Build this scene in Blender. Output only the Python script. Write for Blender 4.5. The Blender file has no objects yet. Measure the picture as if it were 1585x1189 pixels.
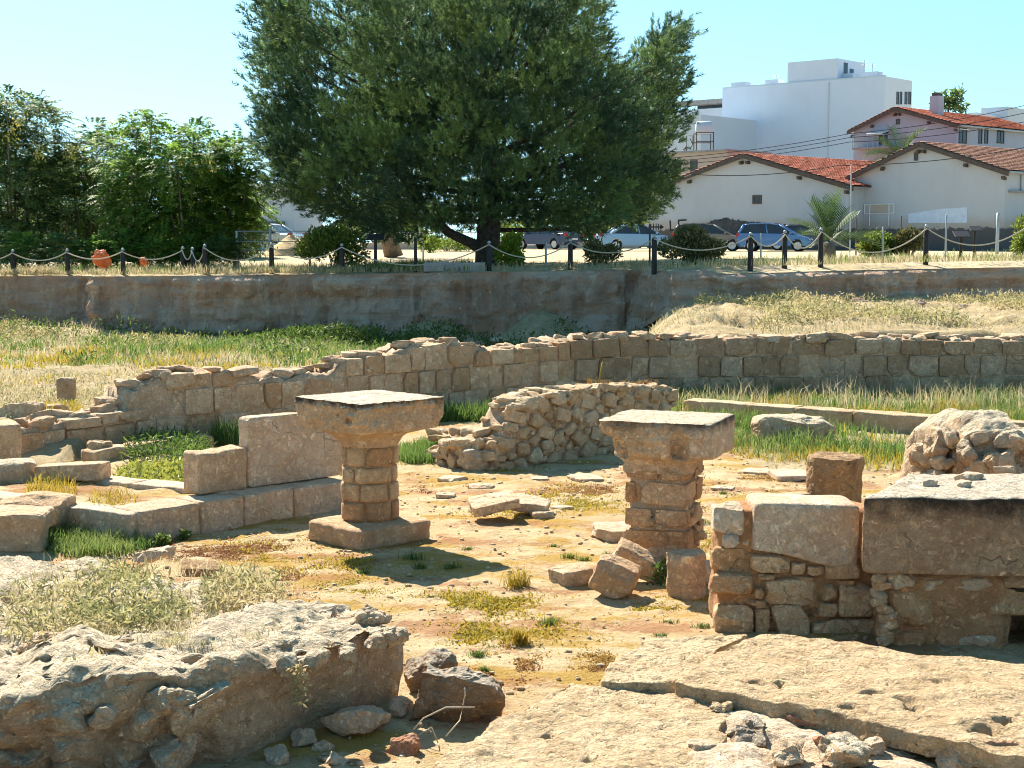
import bpy, math, random
import numpy as np
from mathutils import Vector, Matrix, Euler

S = bpy.context.scene
COL = S.collection
PI = math.pi
random.seed(7)
RNG = np.random.default_rng(7)

# ------------------------------------------------------------------ camera
F, CX, CY = 2400.0, 792.5, 594.5          # focal length and centre in photograph pixels
HCAM, YH = 2.6, 375.0                     # eye height above the court floor, horizon row
PITCH = math.atan((CY - YH) / F)
cam_d = bpy.data.cameras.new('camera')
cam_d.sensor_fit = 'HORIZONTAL'
cam_d.sensor_width = 36.0
cam_d.lens = 36.0 * F / 1585.0
cam_d.clip_start = 0.1
cam_d.clip_end = 3000.0
cam = bpy.data.objects.new('camera', cam_d)
cam.location = (0, 0, HCAM)
cam.rotation_euler = (PI / 2 - PITCH, 0, 0)
COL.objects.link(cam)
S.camera = cam

# ------------------------------------------------------------------ sky, sun, exposure
SUN_EL = math.radians(42)
SUN_AZ = math.atan2(-0.43, 0.90)          # clockwise from +Y: ahead and to the left of the camera
w = bpy.data.worlds.new('World')
S.world = w
w.use_nodes = True
nt = w.node_tree
nt.nodes.clear()
sky = nt.nodes.new('ShaderNodeTexSky')
sky.sky_type = 'NISHITA'
sky.sun_disc = False
sky.sun_elevation = SUN_EL
sky.sun_rotation = SUN_AZ
sky.air_density = 1.0
sky.dust_density = 0.15
sky.ozone_density = 1.2
bg = nt.nodes.new('ShaderNodeBackground')
bg.inputs['Strength'].default_value = 0.08
wo = nt.nodes.new('ShaderNodeOutputWorld')
hs = nt.nodes.new('ShaderNodeHueSaturation')
hs.inputs['Hue'].default_value = 0.474
hs.inputs['Saturation'].default_value = 1.16
tcw = nt.nodes.new('ShaderNodeTexCoord'); mpw = nt.nodes.new('ShaderNodeMapping')   # clear air: the pale horizon band sits low
mpw.inputs['Location'].default_value = (0, 0, 0.12)
nt.links.new(tcw.outputs['Generated'], mpw.inputs['Vector'])
nt.links.new(mpw.outputs[0], sky.inputs['Vector'])
nt.links.new(sky.outputs[0], hs.inputs['Color'])
nt.links.new(hs.outputs[0], bg.inputs[0])
nt.links.new(bg.outputs[0], wo.inputs[0])

sun_d = bpy.data.lights.new('sun', 'SUN')
sun_d.energy = 4.9
sun_d.angle = math.radians(0.53)
sun_d.color = (1.0, 0.91, 0.78)
sun = bpy.data.objects.new('sun', sun_d)
sv = Vector((math.sin(SUN_AZ) * math.cos(SUN_EL), math.cos(SUN_AZ) * math.cos(SUN_EL), math.sin(SUN_EL)))
sun.rotation_euler = sv.to_track_quat('Z', 'Y').to_euler()
sun.location = sv * 60
COL.objects.link(sun)

S.view_settings.view_transform = 'Standard'
S.view_settings.look = 'None'
S.view_settings.gamma = 1.0
S.view_settings.exposure = 1.46
S.render.engine = 'CYCLES'
S.cycles.use_denoising = True
S.cycles.filter_width = 1.05
S.cycles.max_bounces = 8
S.cycles.diffuse_bounces = 4
S.cycles.transparent_max_bounces = 8

# ------------------------------------------------------------------ helpers: pixels to places
CP, SP = math.cos(PITCH), math.sin(PITCH)
def ray(u, v):
    a = (u - CX) / F; b = (CY - v) / F
    return a, CP + b * SP, -SP + b * CP
def gp(u, v, z=0.0):                       # point at height z
    a, dy, dz = ray(u, v); t = (z - HCAM) / dz
    return Vector((a * t, dy * t, z))
def dp(u, v, Y):                           # point at distance Y
    a, dy, dz = ray(u, v); t = Y / dy
    return Vector((a * t, Y, HCAM + dz * t))
def px(Y): return F / Y                    # photograph pixels per metre

# ------------------------------------------------------------------ helpers: noise
def _h(ix, iy, iz, seed):
    n = (ix * 374761393 + iy * 668265263 + iz * 1440662683 + seed * 1274126177) & 0x7fffffff
    n = ((n ^ (n >> 13)) * 1274126177) & 0x7fffffff
    n = ((n ^ (n >> 15)) * 2246822519) & 0x7fffffff
    return ((n ^ (n >> 14)) & 0xffff) / 32767.5 - 1.0
def vnoise(P, seed=0):
    P = np.asarray(P, float); I = np.floor(P).astype(np.int64); f = P - I
    f = f * f * f * (f * (f * 6 - 15) + 10)
    x, y, z = I[:, 0], I[:, 1], I[:, 2]; fx, fy, fz = f[:, 0], f[:, 1], f[:, 2]
    r = 0
    for dx in (0, 1):
        wx = fx if dx else 1 - fx
        for dy in (0, 1):
            wy = fy if dy else 1 - fy
            for dz in (0, 1):
                wz = fz if dz else 1 - fz
                r = r + wx * wy * wz * _h(x + dx, y + dy, z + dz, seed)
    return r
def fbm(P, scale=1.0, octv=4, seed=0, gain=0.5, ridged=False):
    P = np.asarray(P, float) * scale; r = np.zeros(len(P)); a = 1.0; t = 0
    for o in range(octv):
        n = vnoise(P, seed + o * 17)
        if ridged: n = 1 - 2 * np.abs(n)
        r += a * n; t += a; a *= gain; P = P * 2.03 + 11.3
    return r / t
def sstep(a, b, x):
    t = np.clip((np.asarray(x, float) - a) / (b - a), 0, 1); return t * t * (3 - 2 * t)
def P3(x, y, z=0.0):
    x = np.asarray(x, float).ravel(); y = np.asarray(y, float).ravel()
    return np.stack([x, y, np.full_like(x, z)], 1)

# ------------------------------------------------------------------ helpers: meshes and objects
def mesh_np(name, V, Fc, tint=None, smooth=True):
    V = np.asarray(V, np.float32); Fc = np.asarray(Fc, np.int32)
    me = bpy.data.meshes.new(name)
    n = Fc.shape[1]
    me.vertices.add(len(V)); me.vertices.foreach_set('co', V.ravel())
    me.loops.add(Fc.size); me.loops.foreach_set('vertex_index', Fc.ravel())
    me.polygons.add(len(Fc))
    me.polygons.foreach_set('loop_start', np.arange(0, Fc.size, n, dtype=np.int32))
    me.polygons.foreach_set('loop_total', np.full(len(Fc), n, np.int32))
    me.polygons.foreach_set('use_smooth', np.full(len(Fc), smooth, bool))
    if tint is not None:
        at = me.attributes.new('tint', 'FLOAT', 'POINT')
        at.data.foreach_set('value', np.asarray(tint, np.float32))
    me.update(calc_edges=True)
    return me
def join(parts):
    Vs, Fs, o = [], [], 0
    for V, Fc in parts:
        Vs.append(V); Fs.append(np.asarray(Fc) + o); o += len(V)
    return np.concatenate(Vs), np.concatenate(Fs)
WL = {}                                    # world place of every object that carries parts
def _place(o, loc, rot, scale, parent):
    loc = Vector(loc)
    if parent is not None:
        o.parent = parent
        o.location = loc - WL.get(parent.name, Vector((0, 0, 0)))
    else:
        o.location = loc
    o.rotation_euler = rot
    o.scale = scale
    WL[o.name] = loc
def obj(name, me, mat, parent=None, loc=(0, 0, 0), rot=(0, 0, 0), scale=(1, 1, 1), label=None, cat=None, group=None, kind=None):
    o = bpy.data.objects.new(name, me)
    COL.objects.link(o)
    if mat is not None and len(me.materials) == 0: me.materials.append(mat)
    elif mat is not None and me.materials[0] is not mat:
        o.material_slots[0].link = 'OBJECT'; o.material_slots[0].material = mat
    _place(o, loc, rot, scale, parent)
    tag(o, label, cat, group, kind)
    return o
def tag(o, label=None, cat=None, group=None, kind=None):
    for k, v in (('label', label), ('category', cat), ('group', group), ('kind', kind or ('thing' if cat else None))):
        if v: o[k] = v
def thing(name, label, cat, loc=(0, 0, 0), group=None, rotz=0.0):
    o = bpy.data.objects.new(name, None)
    o.empty_display_size = 0.2
    COL.objects.link(o)
    o.location = loc; o.rotation_euler = (0, 0, rotz)
    WL[o.name] = Vector(loc)
    tag(o, label, cat, group)
    return o
def lpart(name, me, mat, parent, loc=(0, 0, 0), rot=(0, 0, 0), scale=(1, 1, 1), kind=None):   # part in its parent's own axes
    o = bpy.data.objects.new(name, me); COL.objects.link(o)
    if mat is not None:
        if len(me.materials) == 0: me.materials.append(mat)
        elif me.materials[0] is not mat:
            o.material_slots[0].link = 'OBJECT'; o.material_slots[0].material = mat
    o.parent = parent; o.location = loc; o.rotation_euler = rot; o.scale = scale
    if kind: o['kind'] = kind
    return o

_cube = {}
def cube_grid(n):
    if n in _cube: return _cube[n]
    idx = {}; V = []; Fc = []
    def vid(p):
        if p not in idx: idx[p] = len(V); V.append(p)
        return idx[p]
    for ax in range(3):
        a, b = (ax + 1) % 3, (ax + 2) % 3
        for s in (0, n):
            for i in range(n):
                for j in range(n):
                    q = []
                    for di, dj in ((0, 0), (1, 0), (1, 1), (0, 1)):
                        p = [0, 0, 0]; p[ax] = s; p[a] = i + di; p[b] = j + dj
                        q.append(vid(tuple(p)))
                    Fc.append(q if s else q[::-1])
    _cube[n] = (np.array(V, float) / n * 2 - 1, np.array(Fc, np.int32))
    return _cube[n]
def stone(size=(1, 1, 1), k=8, n=5, rough=0.03, freq=2.5, seed=0, cuts=0, cutlo=0.68, octv=3, ridged=False):
    """A worn block or rock: rounded box, random chisel planes, noise."""
    V, Fc = cube_grid(n); rs = np.random.default_rng(seed + 1000)
    V = np.tan(V * 0.7) / math.tan(0.7) if n > 3 else V.copy()
    V = np.sign(V) * np.abs(V)
    r = (np.abs(V) ** k).sum(1) ** (1.0 / k)
    V = V / r[:, None]
    sz = np.array(size, float) / 2
    for i in range(cuts):
        d = rs.normal(size=3); d /= np.linalg.norm(d)
        off = np.abs(d).sum() * rs.uniform(cutlo, 0.93) * 0.8
        s = V @ d; m = s > off
        V[m] -= (s[m] - off)[:, None] * d
    V = V * sz
    N = V / (np.linalg.norm(V, axis=1)[:, None] + 1e-9)
    mean = float(np.mean(size))
    off = rs.uniform(-50, 50, 3)
    V = V + N * (fbm(V / mean + off, freq, octv, seed, ridged=ridged) * rough * mean)[:, None]
    return V, Fc
def quad_stone(c, z0, z1, n=24, k=14, rough=0.01, freq=6, seed=0, edge=0.03, octv=5):
    """A slab over any four floor corners (fl, fr, br, bl)."""
    V, Fc = cube_grid(n); V = V.copy()
    r = (np.abs(V) ** k).sum(1) ** (1.0 / k); V = V / r[:, None]
    a = (V[:, 0] + 1) / 2; b = (V[:, 1] + 1) / 2; h = (V[:, 2] + 1) / 2
    c = [np.array((p[0], p[1]), float) for p in c]
    xy = ((1 - a) * (1 - b))[:, None] * c[0] + (a * (1 - b))[:, None] * c[1] + (a * b)[:, None] * c[2] + ((1 - a) * b)[:, None] * c[3]
    z0 = np.asarray(z0, float); z1 = np.asarray(z1, float)
    def zz(q):
        if q.ndim == 0: return q
        return (1 - a) * (1 - b) * q[0] + a * (1 - b) * q[1] + a * b * q[2] + (1 - a) * b * q[3]
    z = zz(z0) * (1 - h) + zz(z1) * h
    Q = np.stack([xy[:, 0], xy[:, 1], z], 1)
    d = fbm(Q, freq, octv, seed)
    Q[:, 2] += d * rough * (0.3 + h)
    side = sstep(0.9, 1.0, np.maximum(np.abs(V[:, 0]), np.abs(V[:, 1])))
    e = np.stack([fbm(Q, freq * 0.6, 4, seed + 5), fbm(Q, freq * 0.6, 4, seed + 9)], 1)
    Q[:, :2] += e * edge * (0.15 + side)[:, None]
    return Q, Fc
def tube(pts, radii, seg=8, cap=True):
    pts = [Vector(p) for p in pts]; V = []; Fc = []
    for i, p in enumerate(pts):
        t = (pts[min(i + 1, len(pts) - 1)] - pts[max(i - 1, 0)]).normalized()
        x = t.cross(Vector((0.01, 0.02, 1)) if abs(t.z) < 0.95 else Vector((1, 0, 0))).normalized(); y = t.cross(x)
        for s in range(seg):
            a = 2 * PI * s / seg
            V.append(p + (x * math.cos(a) + y * math.sin(a)) * radii[i])
    for i in range(len(pts) - 1):
        for s in range(seg):
            Fc.append((i * seg + s, i * seg + (s + 1) % seg, (i + 1) * seg + (s + 1) % seg, (i + 1) * seg + s))
    if cap:
        for i, e in ((0, 1), (len(pts) - 1, -1)):
            V.append(pts[i]); c = len(V) - 1
            for s in range(seg):
                q = (i * seg + (s + 1) % seg, i * seg + s)
                Fc.append((q[0], q[1], c, c) if e > 0 else (q[1], q[0], c, c))
    return np.array([tuple(v) for v in V]), np.array(Fc, np.int32)
def quads_clean(name, parts, smooth=False):
    """join (V, F) lists whose quads may be degenerate (cap triangles)"""
    V, Fc = join(parts)
    me = bpy.data.meshes.new(name)
    faces = [tuple(f[:3]) if len(f) == 4 and f[2] == f[3] else tuple(f) for f in Fc.tolist()]
    me.from_pydata([tuple(v) for v in V], [], faces)
    me.polygons.foreach_set('use_smooth', np.full(len(me.polygons), smooth, bool))
    me.update()
    return me
def box(cx, cy, cz, sx, sy, sz):
    V = np.array([(x, y, z) for z in (-.5, .5) for y in (-.5, .5) for x in (-.5, .5)]) * (sx, sy, sz) + (cx, cy, cz)
    Fc = np.array([(0, 2, 3, 1), (4, 5, 7, 6), (0, 1, 5, 4), (2, 6, 7, 3), (0, 4, 6, 2), (1, 3, 7, 5)], np.int32)
    return V, Fc
def box_me(name, *a): V, Fc = box(*a); return mesh_np(name, V, Fc, smooth=False)
def bevel(o, wdt, seg=2):
    m = o.modifiers.new('bevel', 'BEVEL'); m.width = wdt; m.segments = seg; m.limit_method = 'ANGLE'; return o

class Path:
    def __init__(s, pts):
        s.p = np.array([(q[0], q[1]) for q in pts], float)
        d = np.linalg.norm(np.diff(s.p, axis=0), axis=1); s.s = np.concatenate([[0], np.cumsum(d)]); s.L = s.s[-1]
    def at(s, t):
        return np.stack([np.interp(t, s.s, s.p[:, 0]), np.interp(t, s.s, s.p[:, 1])], -1)
    def tan(s, t, e=0.15):
        d = s.at(np.clip(np.asarray(t) + e, 0, s.L)) - s.at(np.clip(np.asarray(t) - e, 0, s.L))
        return d / (np.linalg.norm(d, axis=-1, keepdims=True) + 1e-9)
    def s_of_u(s, u):                      # arc length where the path stands in photograph column u
        ss = np.linspace(0, s.L, 800); q = s.at(ss); uu = q[:, 0] / q[:, 1] * F * CP + CX
        return float(np.interp(u, uu, ss))
def top_profile(path, pix):
    S_, Z_ = [], []
    for u, v in pix:
        t = path.s_of_u(u); q = path.at(t)
        S_.append(t); Z_.append(dp(u, v, q[1]).z)
    S_ = np.array(S_); Z_ = np.array(Z_); o = np.argsort(S_, kind='stable')
    return lambda t: np.interp(t, S_[o], Z_[o])
def wall_core(path, ztop, thick, inset=0.03, rough=0.03, z0=-0.1, ds=0.06, seed=0, s0=0.0, s1=None, toprough=0.05):
    s1 = path.L if s1 is None else s1
    ss = np.arange(s0, s1 + ds, ds); n = len(ss)
    q = path.at(ss); t = path.tan(ss); nb = np.stack([-t[:, 1], t[:, 0]], 1)   # towards the back (left of travel)
    zt = ztop(ss); rows = []
    nv, ntp = 8, 7
    prof = [(inset, i / (nv - 1)) for i in range(nv)] + [(inset + (thick - 2 * inset) * i / (ntp - 1), 1.0) for i in range(1, ntp)] + [(thick - inset, 1 - i / 3) for i in range(1, 4)]
    for d, h in prof:
        rows.append(np.column_stack([q + nb * d, z0 + (zt - z0) * h]))
    V = np.stack(rows, 1).reshape(-1, 3); m = len(prof)
    dn = fbm(V, 5, 4, seed); du = fbm(V, 7, 4, seed + 3)
    V[:, :2] += np.repeat(nb, m, 0) * (dn * rough)[:, None]
    hh = np.tile([p[1] for p in prof], n)
    V[:, 2] += du * toprough * hh
    i, j = np.meshgrid(np.arange(n - 1), np.arange(m - 1), indexing='ij')
    a = (i * m + j).ravel()
    Fc = np.stack([a, a + m, a + m + 1, a + 1], 1)
    c0 = np.array([[0, k, k + 1, k + 1] for k in range(1, m - 1)]); c1 = (n - 1) * m + c0[:, [0, 2, 1, 1]]
    Fc = np.concatenate([Fc, np.stack([c0[:, 0], c0[:, 1], c0[:, 2], c0[:, 2]], 1), c1])
    tri = Fc[:, 2] == Fc[:, 3]
    T = np.concatenate([Fc[~tri][:, [0, 1, 2]], Fc[~tri][:, [0, 2, 3]], Fc[tri][:, :3]])
    return V, T
# ------------------------------------------------------------------ materials
class NB:
    def __init__(s, name):
        s.m = bpy.data.materials.new(name); s.m.use_nodes = True
        s.t = s.m.node_tree; s.t.nodes.clear()
        s.out = s.t.nodes.new('ShaderNodeOutputMaterial')
        s.pos = s.t.nodes.new('ShaderNodeNewGeometry').outputs['Position']
    def n(s, ty, **kw):
        x = s.t.nodes.new(ty)
        for k, v in kw.items(): setattr(x, k, v)
        return x
    def link(s, a, b): s.t.links.new(a, b)
    def coord(s, kind): return s.n('ShaderNodeTexCoord').outputs[kind]
    def vmul(s, vec, sc):
        x = s.n('ShaderNodeVectorMath', operation='MULTIPLY'); s.link(vec, x.inputs[0]); x.inputs[1].default_value = sc; return x.outputs[0]
    def noise(s, scale, detail=5, rough=0.6, vec=None, dist=0.0):
        x = s.n('ShaderNodeTexNoise'); x.inputs['Scale'].default_value = scale; x.inputs['Detail'].default_value = detail
        x.inputs['Roughness'].default_value = rough; x.inputs['Distortion'].default_value = dist
        s.link(vec if vec is not None else s.pos, x.inputs['Vector']); return x.outputs['Fac']
    def vor(s, scale, feature='F1', vec=None):
        x = s.n('ShaderNodeTexVoronoi', feature=feature); x.inputs['Scale'].default_value = scale
        s.link(vec if vec is not None else s.pos, x.inputs['Vector']); return x.outputs['Distance']
    def ramp(s, fac, lo, hi, a=0.0, b=1.0):
        x = s.n('ShaderNodeMapRange', interpolation_type='SMOOTHSTEP'); s.link(fac, x.inputs['Value'])
        x.inputs['From Min'].default_value = lo; x.inputs['From Max'].default_value = hi
        x.inputs['To Min'].default_value = a; x.inputs['To Max'].default_value = b; return x.outputs['Result']
    def math(s, op, a, b):
        x = s.n('ShaderNodeMath', operation=op)
        for i, q in enumerate((a, b)):
            if isinstance(q, (int, float)): x.inputs[i].default_value = q
            else: s.link(q, x.inputs[i])
        return x.outputs[0]
    def mix(s, fac, a, b):
        x = s.n('ShaderNodeMix', data_type='RGBA')
        for sock, q in ((x.inputs['Factor'], fac), (x.inputs['A'], a), (x.inputs['B'], b)):
            if isinstance(q, (int, float)): sock.default_value = q
            elif isinstance(q, (tuple, list)): sock.default_value = (*q[:3], 1)
            else: s.link(q, sock)
        return x.outputs['Result']
    def bump(s, h, strength, dist):
        x = s.n('ShaderNodeBump'); x.inputs['Strength'].default_value = strength; x.inputs['Distance'].default_value = dist
        s.link(h, x.inputs['Height']); return x.outputs[0]
    def xyz(s, vec=None):
        x = s.n('ShaderNodeSeparateXYZ'); s.link(vec if vec is not None else s.pos, x.inputs[0]); return x.outputs
    def rnd(s): return s.n('ShaderNodeObjectInfo').outputs['Random']
    def attr(s, name):
        return s.n('ShaderNodeAttribute', attribute_name=name).outputs['Fac']
    def surf(s, col, rough=0.9, normal=None, metallic=0.0, spec=0.3):
        x = s.n('ShaderNodeBsdfPrincipled')
        for sock, q in (('Base Color', col), ('Roughness', rough)):
            if isinstance(q, (tuple, list)): x.inputs[sock].default_value = (*q[:3], 1)
            elif isinstance(q, (int, float)): x.inputs[sock].default_value = q
            else: s.link(q, x.inputs[sock])
        x.inputs['Metallic'].default_value = metallic
        x.inputs['Specular IOR Level'].default_value = spec
        if normal is not None: s.link(normal, x.inputs['Normal'])
        s.link(x.outputs[0], s.out.inputs[0]); return s.m

def stone_mat(name, a, b, stain=(0.16, 0.12, 0.08), stain_amt=0.5, pit=0.6, scale=1.0, vary=0.35, lichen=None, lich_z=None, top=None):
    k = NB(name)
    a = (a[0] * 1.31, a[1] * 1.17, a[2] * 1.12); b = (b[0] * 1.31, b[1] * 1.20, b[2] * 1.16)
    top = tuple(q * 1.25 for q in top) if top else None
    n1 = k.noise(2.2 * scale, 6, 0.62); n2 = k.noise(9 * scale, 6, 0.65); n3 = k.noise(48 * scale, 5, 0.7)
    c = k.mix(k.ramp(n1, 0.34, 0.66), a, b)
    pale = tuple(min(1, q * 1.28) for q in b)
    c = k.mix(k.ramp(n2, 0.48, 0.72, 0, 0.75), c, pale)
    c = k.mix(k.ramp(n3, 0.47, 0.34, 0, 0.5), c, tuple(q * 0.52 for q in a))
    r = k.rnd()
    c = k.mix(k.math('MULTIPLY', k.ramp(r, 0.0, 1.0, -0.1, 1.0), vary), c, (a[0] * 0.82, a[1] * 0.70, a[2] * 0.58))
    sm = k.math('MULTIPLY', k.ramp(k.noise(5.5 * scale, 8, 0.72, dist=0.4), 0.54, 0.72), stain_amt)
    c = k.mix(sm, c, stain)
    pits = k.ramp(k.vor(60 * scale), 0.0, 0.32)
    pm = k.ramp(k.noise(7 * scale, 4, 0.6), 0.42, 0.62)
    c = k.mix(k.math('MULTIPLY', k.math('MULTIPLY', k.math('SUBTRACT', 1.0, pits), pm), 0.45), c, stain)
    # hard-edged lichen blotches, pale spalls, and a sparse net of cracks
    bl = k.noise(15 * scale, 9, 0.74, dist=0.8)
    c = k.mix(k.ramp(bl, 0.60, 0.645, 0, 0.5 * stain_amt + 0.05), c, stain)
    c = k.mix(k.ramp(bl, 0.385, 0.35, 0, 0.6), c, tuple(min(0.85, q * 1.35) for q in b))
    c = k.mix(k.ramp(k.noise(34 * scale, 6, 0.8), 0.61, 0.68, 0, 0.5), c, tuple(q * 0.4 for q in a))
    wob = k.n('ShaderNodeVectorMath', operation='MULTIPLY_ADD'); nv = k.n('ShaderNodeTexNoise'); nv.inputs['Scale'].default_value = 5 * scale; nv.inputs['Detail'].default_value = 5
    k.link(k.pos, nv.inputs['Vector']); k.link(nv.outputs['Color'], wob.inputs[0]); wob.inputs[1].default_value = (0.35 / scale,) * 3; k.link(k.pos, wob.inputs[2])
    ck = k.math('MULTIPLY', k.ramp(k.vor(2.6 * scale, 'DISTANCE_TO_EDGE', wob.outputs[0]), 0.018, 0.004), k.ramp(k.noise(2.2 * scale, 4, 0.6), 0.54, 0.66))
    c = k.mix(k.math('MULTIPLY', ck, 0.42), c, tuple(q * 0.5 for q in stain))
    if lichen:
        z = k.xyz()[2]
        zz = k.math('ADD', z, k.math('MULTIPLY', k.math('SUBTRACT', k.noise(6, 7, 0.7), 0.5), lich_z[2]))
        c = k.mix(k.math('MULTIPLY', k.ramp(zz, lich_z[0], lich_z[1]), k.ramp(k.noise(14, 6, 0.7), 0.25, 0.5, 0.55, 1.0)), c, lichen)
    if top:                                # paler crust on what faces the sky, with sunlit tops put into its colour
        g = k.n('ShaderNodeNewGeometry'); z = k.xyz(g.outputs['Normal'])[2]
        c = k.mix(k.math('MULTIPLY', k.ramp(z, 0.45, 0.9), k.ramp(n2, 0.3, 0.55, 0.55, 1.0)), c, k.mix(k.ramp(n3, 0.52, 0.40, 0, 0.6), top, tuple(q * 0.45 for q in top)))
    h = k.math('ADD', k.math('MULTIPLY', n2, 0.7), k.math('ADD', k.math('MULTIPLY', n3, 0.35), k.math('SUBTRACT', k.math('MULTIPLY', k.math('MULTIPLY', pits, pm), 0.5 * pit), k.math('ADD', k.math('MULTIPLY', ck, 0.8), k.ramp(bl, 0.62, 0.40, 0, 0.45)))))
    return k.surf(c, 0.93, k.bump(h, 0.9, 0.032 / scale ** 0.5), spec=0.15)

M = {}
LIME = ((0.46, 0.33, 0.20), (0.58, 0.46, 0.31))
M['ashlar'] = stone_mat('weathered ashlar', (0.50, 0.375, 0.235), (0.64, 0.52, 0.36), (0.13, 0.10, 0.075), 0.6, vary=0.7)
M['ashlar_shaded'] = stone_mat('shade darkened weathered ashlar', (0.36, 0.28, 0.19), (0.50, 0.41, 0.29), (0.10, 0.085, 0.065), 0.7, vary=0.65)  # shade on the wall's right stretch painted in as a darker stone colour
M['mortar'] = stone_mat('lime mortar', (0.45, 0.35, 0.23), (0.58, 0.47, 0.33), (0.2, 0.15, 0.1), 0.5)
M['mortar_red'] = stone_mat('reddish clay mortar', (0.42, 0.25, 0.13), (0.52, 0.34, 0.19), (0.18, 0.12, 0.08), 0.4)
M['rubble'] = stone_mat('rubble stone', (0.48, 0.385, 0.245), (0.60, 0.51, 0.355), (0.17, 0.13, 0.10), 0.5, vary=0.55, scale=1.3)
M['lime'] = stone_mat('dressed limestone', (0.50, 0.37, 0.23), (0.62, 0.49, 0.33), (0.22, 0.16, 0.1), 0.3)
M['lime_pale'] = stone_mat('pale limestone slab', (0.56, 0.45, 0.31), (0.66, 0.56, 0.42), (0.26, 0.19, 0.12), 0.25, vary=0.2)
M['drum'] = stone_mat('shaft stone', (0.51, 0.34, 0.185), (0.63, 0.475, 0.295), (0.17, 0.105, 0.065), 0.6, vary=0.6, scale=1.4)
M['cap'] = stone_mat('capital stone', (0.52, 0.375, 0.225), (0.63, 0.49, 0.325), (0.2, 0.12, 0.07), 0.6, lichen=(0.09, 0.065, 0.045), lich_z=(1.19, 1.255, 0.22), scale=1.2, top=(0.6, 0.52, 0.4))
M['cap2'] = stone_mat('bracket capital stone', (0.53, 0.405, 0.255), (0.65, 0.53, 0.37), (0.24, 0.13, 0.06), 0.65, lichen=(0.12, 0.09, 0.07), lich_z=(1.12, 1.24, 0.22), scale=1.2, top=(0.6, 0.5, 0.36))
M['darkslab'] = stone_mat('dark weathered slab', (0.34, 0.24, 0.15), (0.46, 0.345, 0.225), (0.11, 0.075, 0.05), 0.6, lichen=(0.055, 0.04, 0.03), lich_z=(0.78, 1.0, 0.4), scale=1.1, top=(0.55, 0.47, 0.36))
M['stump'] = stone_mat('dark stump stone', (0.26, 0.18, 0.10), (0.38, 0.27, 0.15), (0.06, 0.045, 0.03), 0.8, scale=1.2)
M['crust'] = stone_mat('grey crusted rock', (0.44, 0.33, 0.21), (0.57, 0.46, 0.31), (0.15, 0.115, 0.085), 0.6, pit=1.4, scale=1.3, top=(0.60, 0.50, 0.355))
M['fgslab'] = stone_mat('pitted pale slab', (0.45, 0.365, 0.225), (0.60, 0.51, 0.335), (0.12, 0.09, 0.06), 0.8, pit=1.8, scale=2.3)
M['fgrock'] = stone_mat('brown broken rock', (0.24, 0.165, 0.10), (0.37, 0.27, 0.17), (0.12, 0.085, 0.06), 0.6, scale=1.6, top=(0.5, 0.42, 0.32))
M['white_rock'] = stone_mat('white limestone rubble', (0.55, 0.45, 0.31), (0.64, 0.55, 0.41), (0.36, 0.2, 0.1), 0.4, scale=1.5)
M['red_rock'] = stone_mat('reddish porous rock', (0.42, 0.22, 0.13), (0.54, 0.34, 0.23), (0.14, 0.08, 0.06), 0.5, scale=2)

def ground_mat():
    k = NB('court ground')
    n1 = k.noise(0.55, 6, 0.6); n2 = k.noise(3.3, 7, 0.65); n3 = k.noise(22, 6, 0.7); n4 = k.noise(90, 4, 0.7)
    sand = k.mix(k.ramp(n2, 0.3, 0.7), (0.49, 0.355, 0.19), (0.62, 0.495, 0.30))
    sand = k.mix(k.ramp(n3, 0.52, 0.72, 0, 0.6), sand, (0.70, 0.60, 0.45))
    sand = k.mix(k.ramp(n1, 0.50, 0.68, 0, 0.5), sand, (0.47, 0.29, 0.13))
    st = k.vmul(k.pos, (1.0, 1.9, 1.0))
    p1 = k.ramp(k.math('ADD', k.noise(0.9, 4, 0.55, vec=st), k.math('MULTIPLY', k.noise(16, 5, 0.75), 0.28)), 0.63, 0.75)
    sand = k.mix(k.math('MULTIPLY', p1, 0.85), sand, (0.42, 0.26, 0.05))
    off = k.n('ShaderNodeVectorMath', operation='ADD'); k.link(st, off.inputs[0]); off.inputs[1].default_value = (31.7, 8.1, 0)
    p2 = k.ramp(k.math('ADD', k.noise(1.1, 4, 0.55, vec=off.outputs[0]), k.math('MULTIPLY', k.noise(19, 5, 0.75), 0.3)), 0.66, 0.77)
    sand = k.mix(k.math('MULTIPLY', p2, 0.75), sand, (0.36, 0.17, 0.08))
    gr = k.ramp(k.noise(38, 5, 0.8), 0.56, 0.66)
    sand = k.mix(k.math('MULTIPLY', gr, 0.65), sand, (0.20, 0.13, 0.07))
    # soil under the grass: behind the walls and on the bank
    g = k.attr('tint')
    soil = k.mix(k.ramp(n2, 0.3, 0.7), (0.36, 0.27, 0.15), (0.52, 0.42, 0.26))
    soil = k.mix(k.ramp(n3, 0.5, 0.7, 0, 0.6), soil, (0.26, 0.23, 0.09))
    c = k.mix(k.ramp(k.math('ADD', g, k.math('MULTIPLY', k.math('SUBTRACT', n3, 0.5), 0.6)), 0.35, 0.65), sand, soil)
    h = k.math('ADD', k.math('MULTIPLY', n3, 0.8), k.math('MULTIPLY', n4, 0.35))
    return k.surf(c, 0.97, k.bump(h, 1.0, 0.05), spec=0.08)
M['ground'] = ground_mat()
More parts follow.
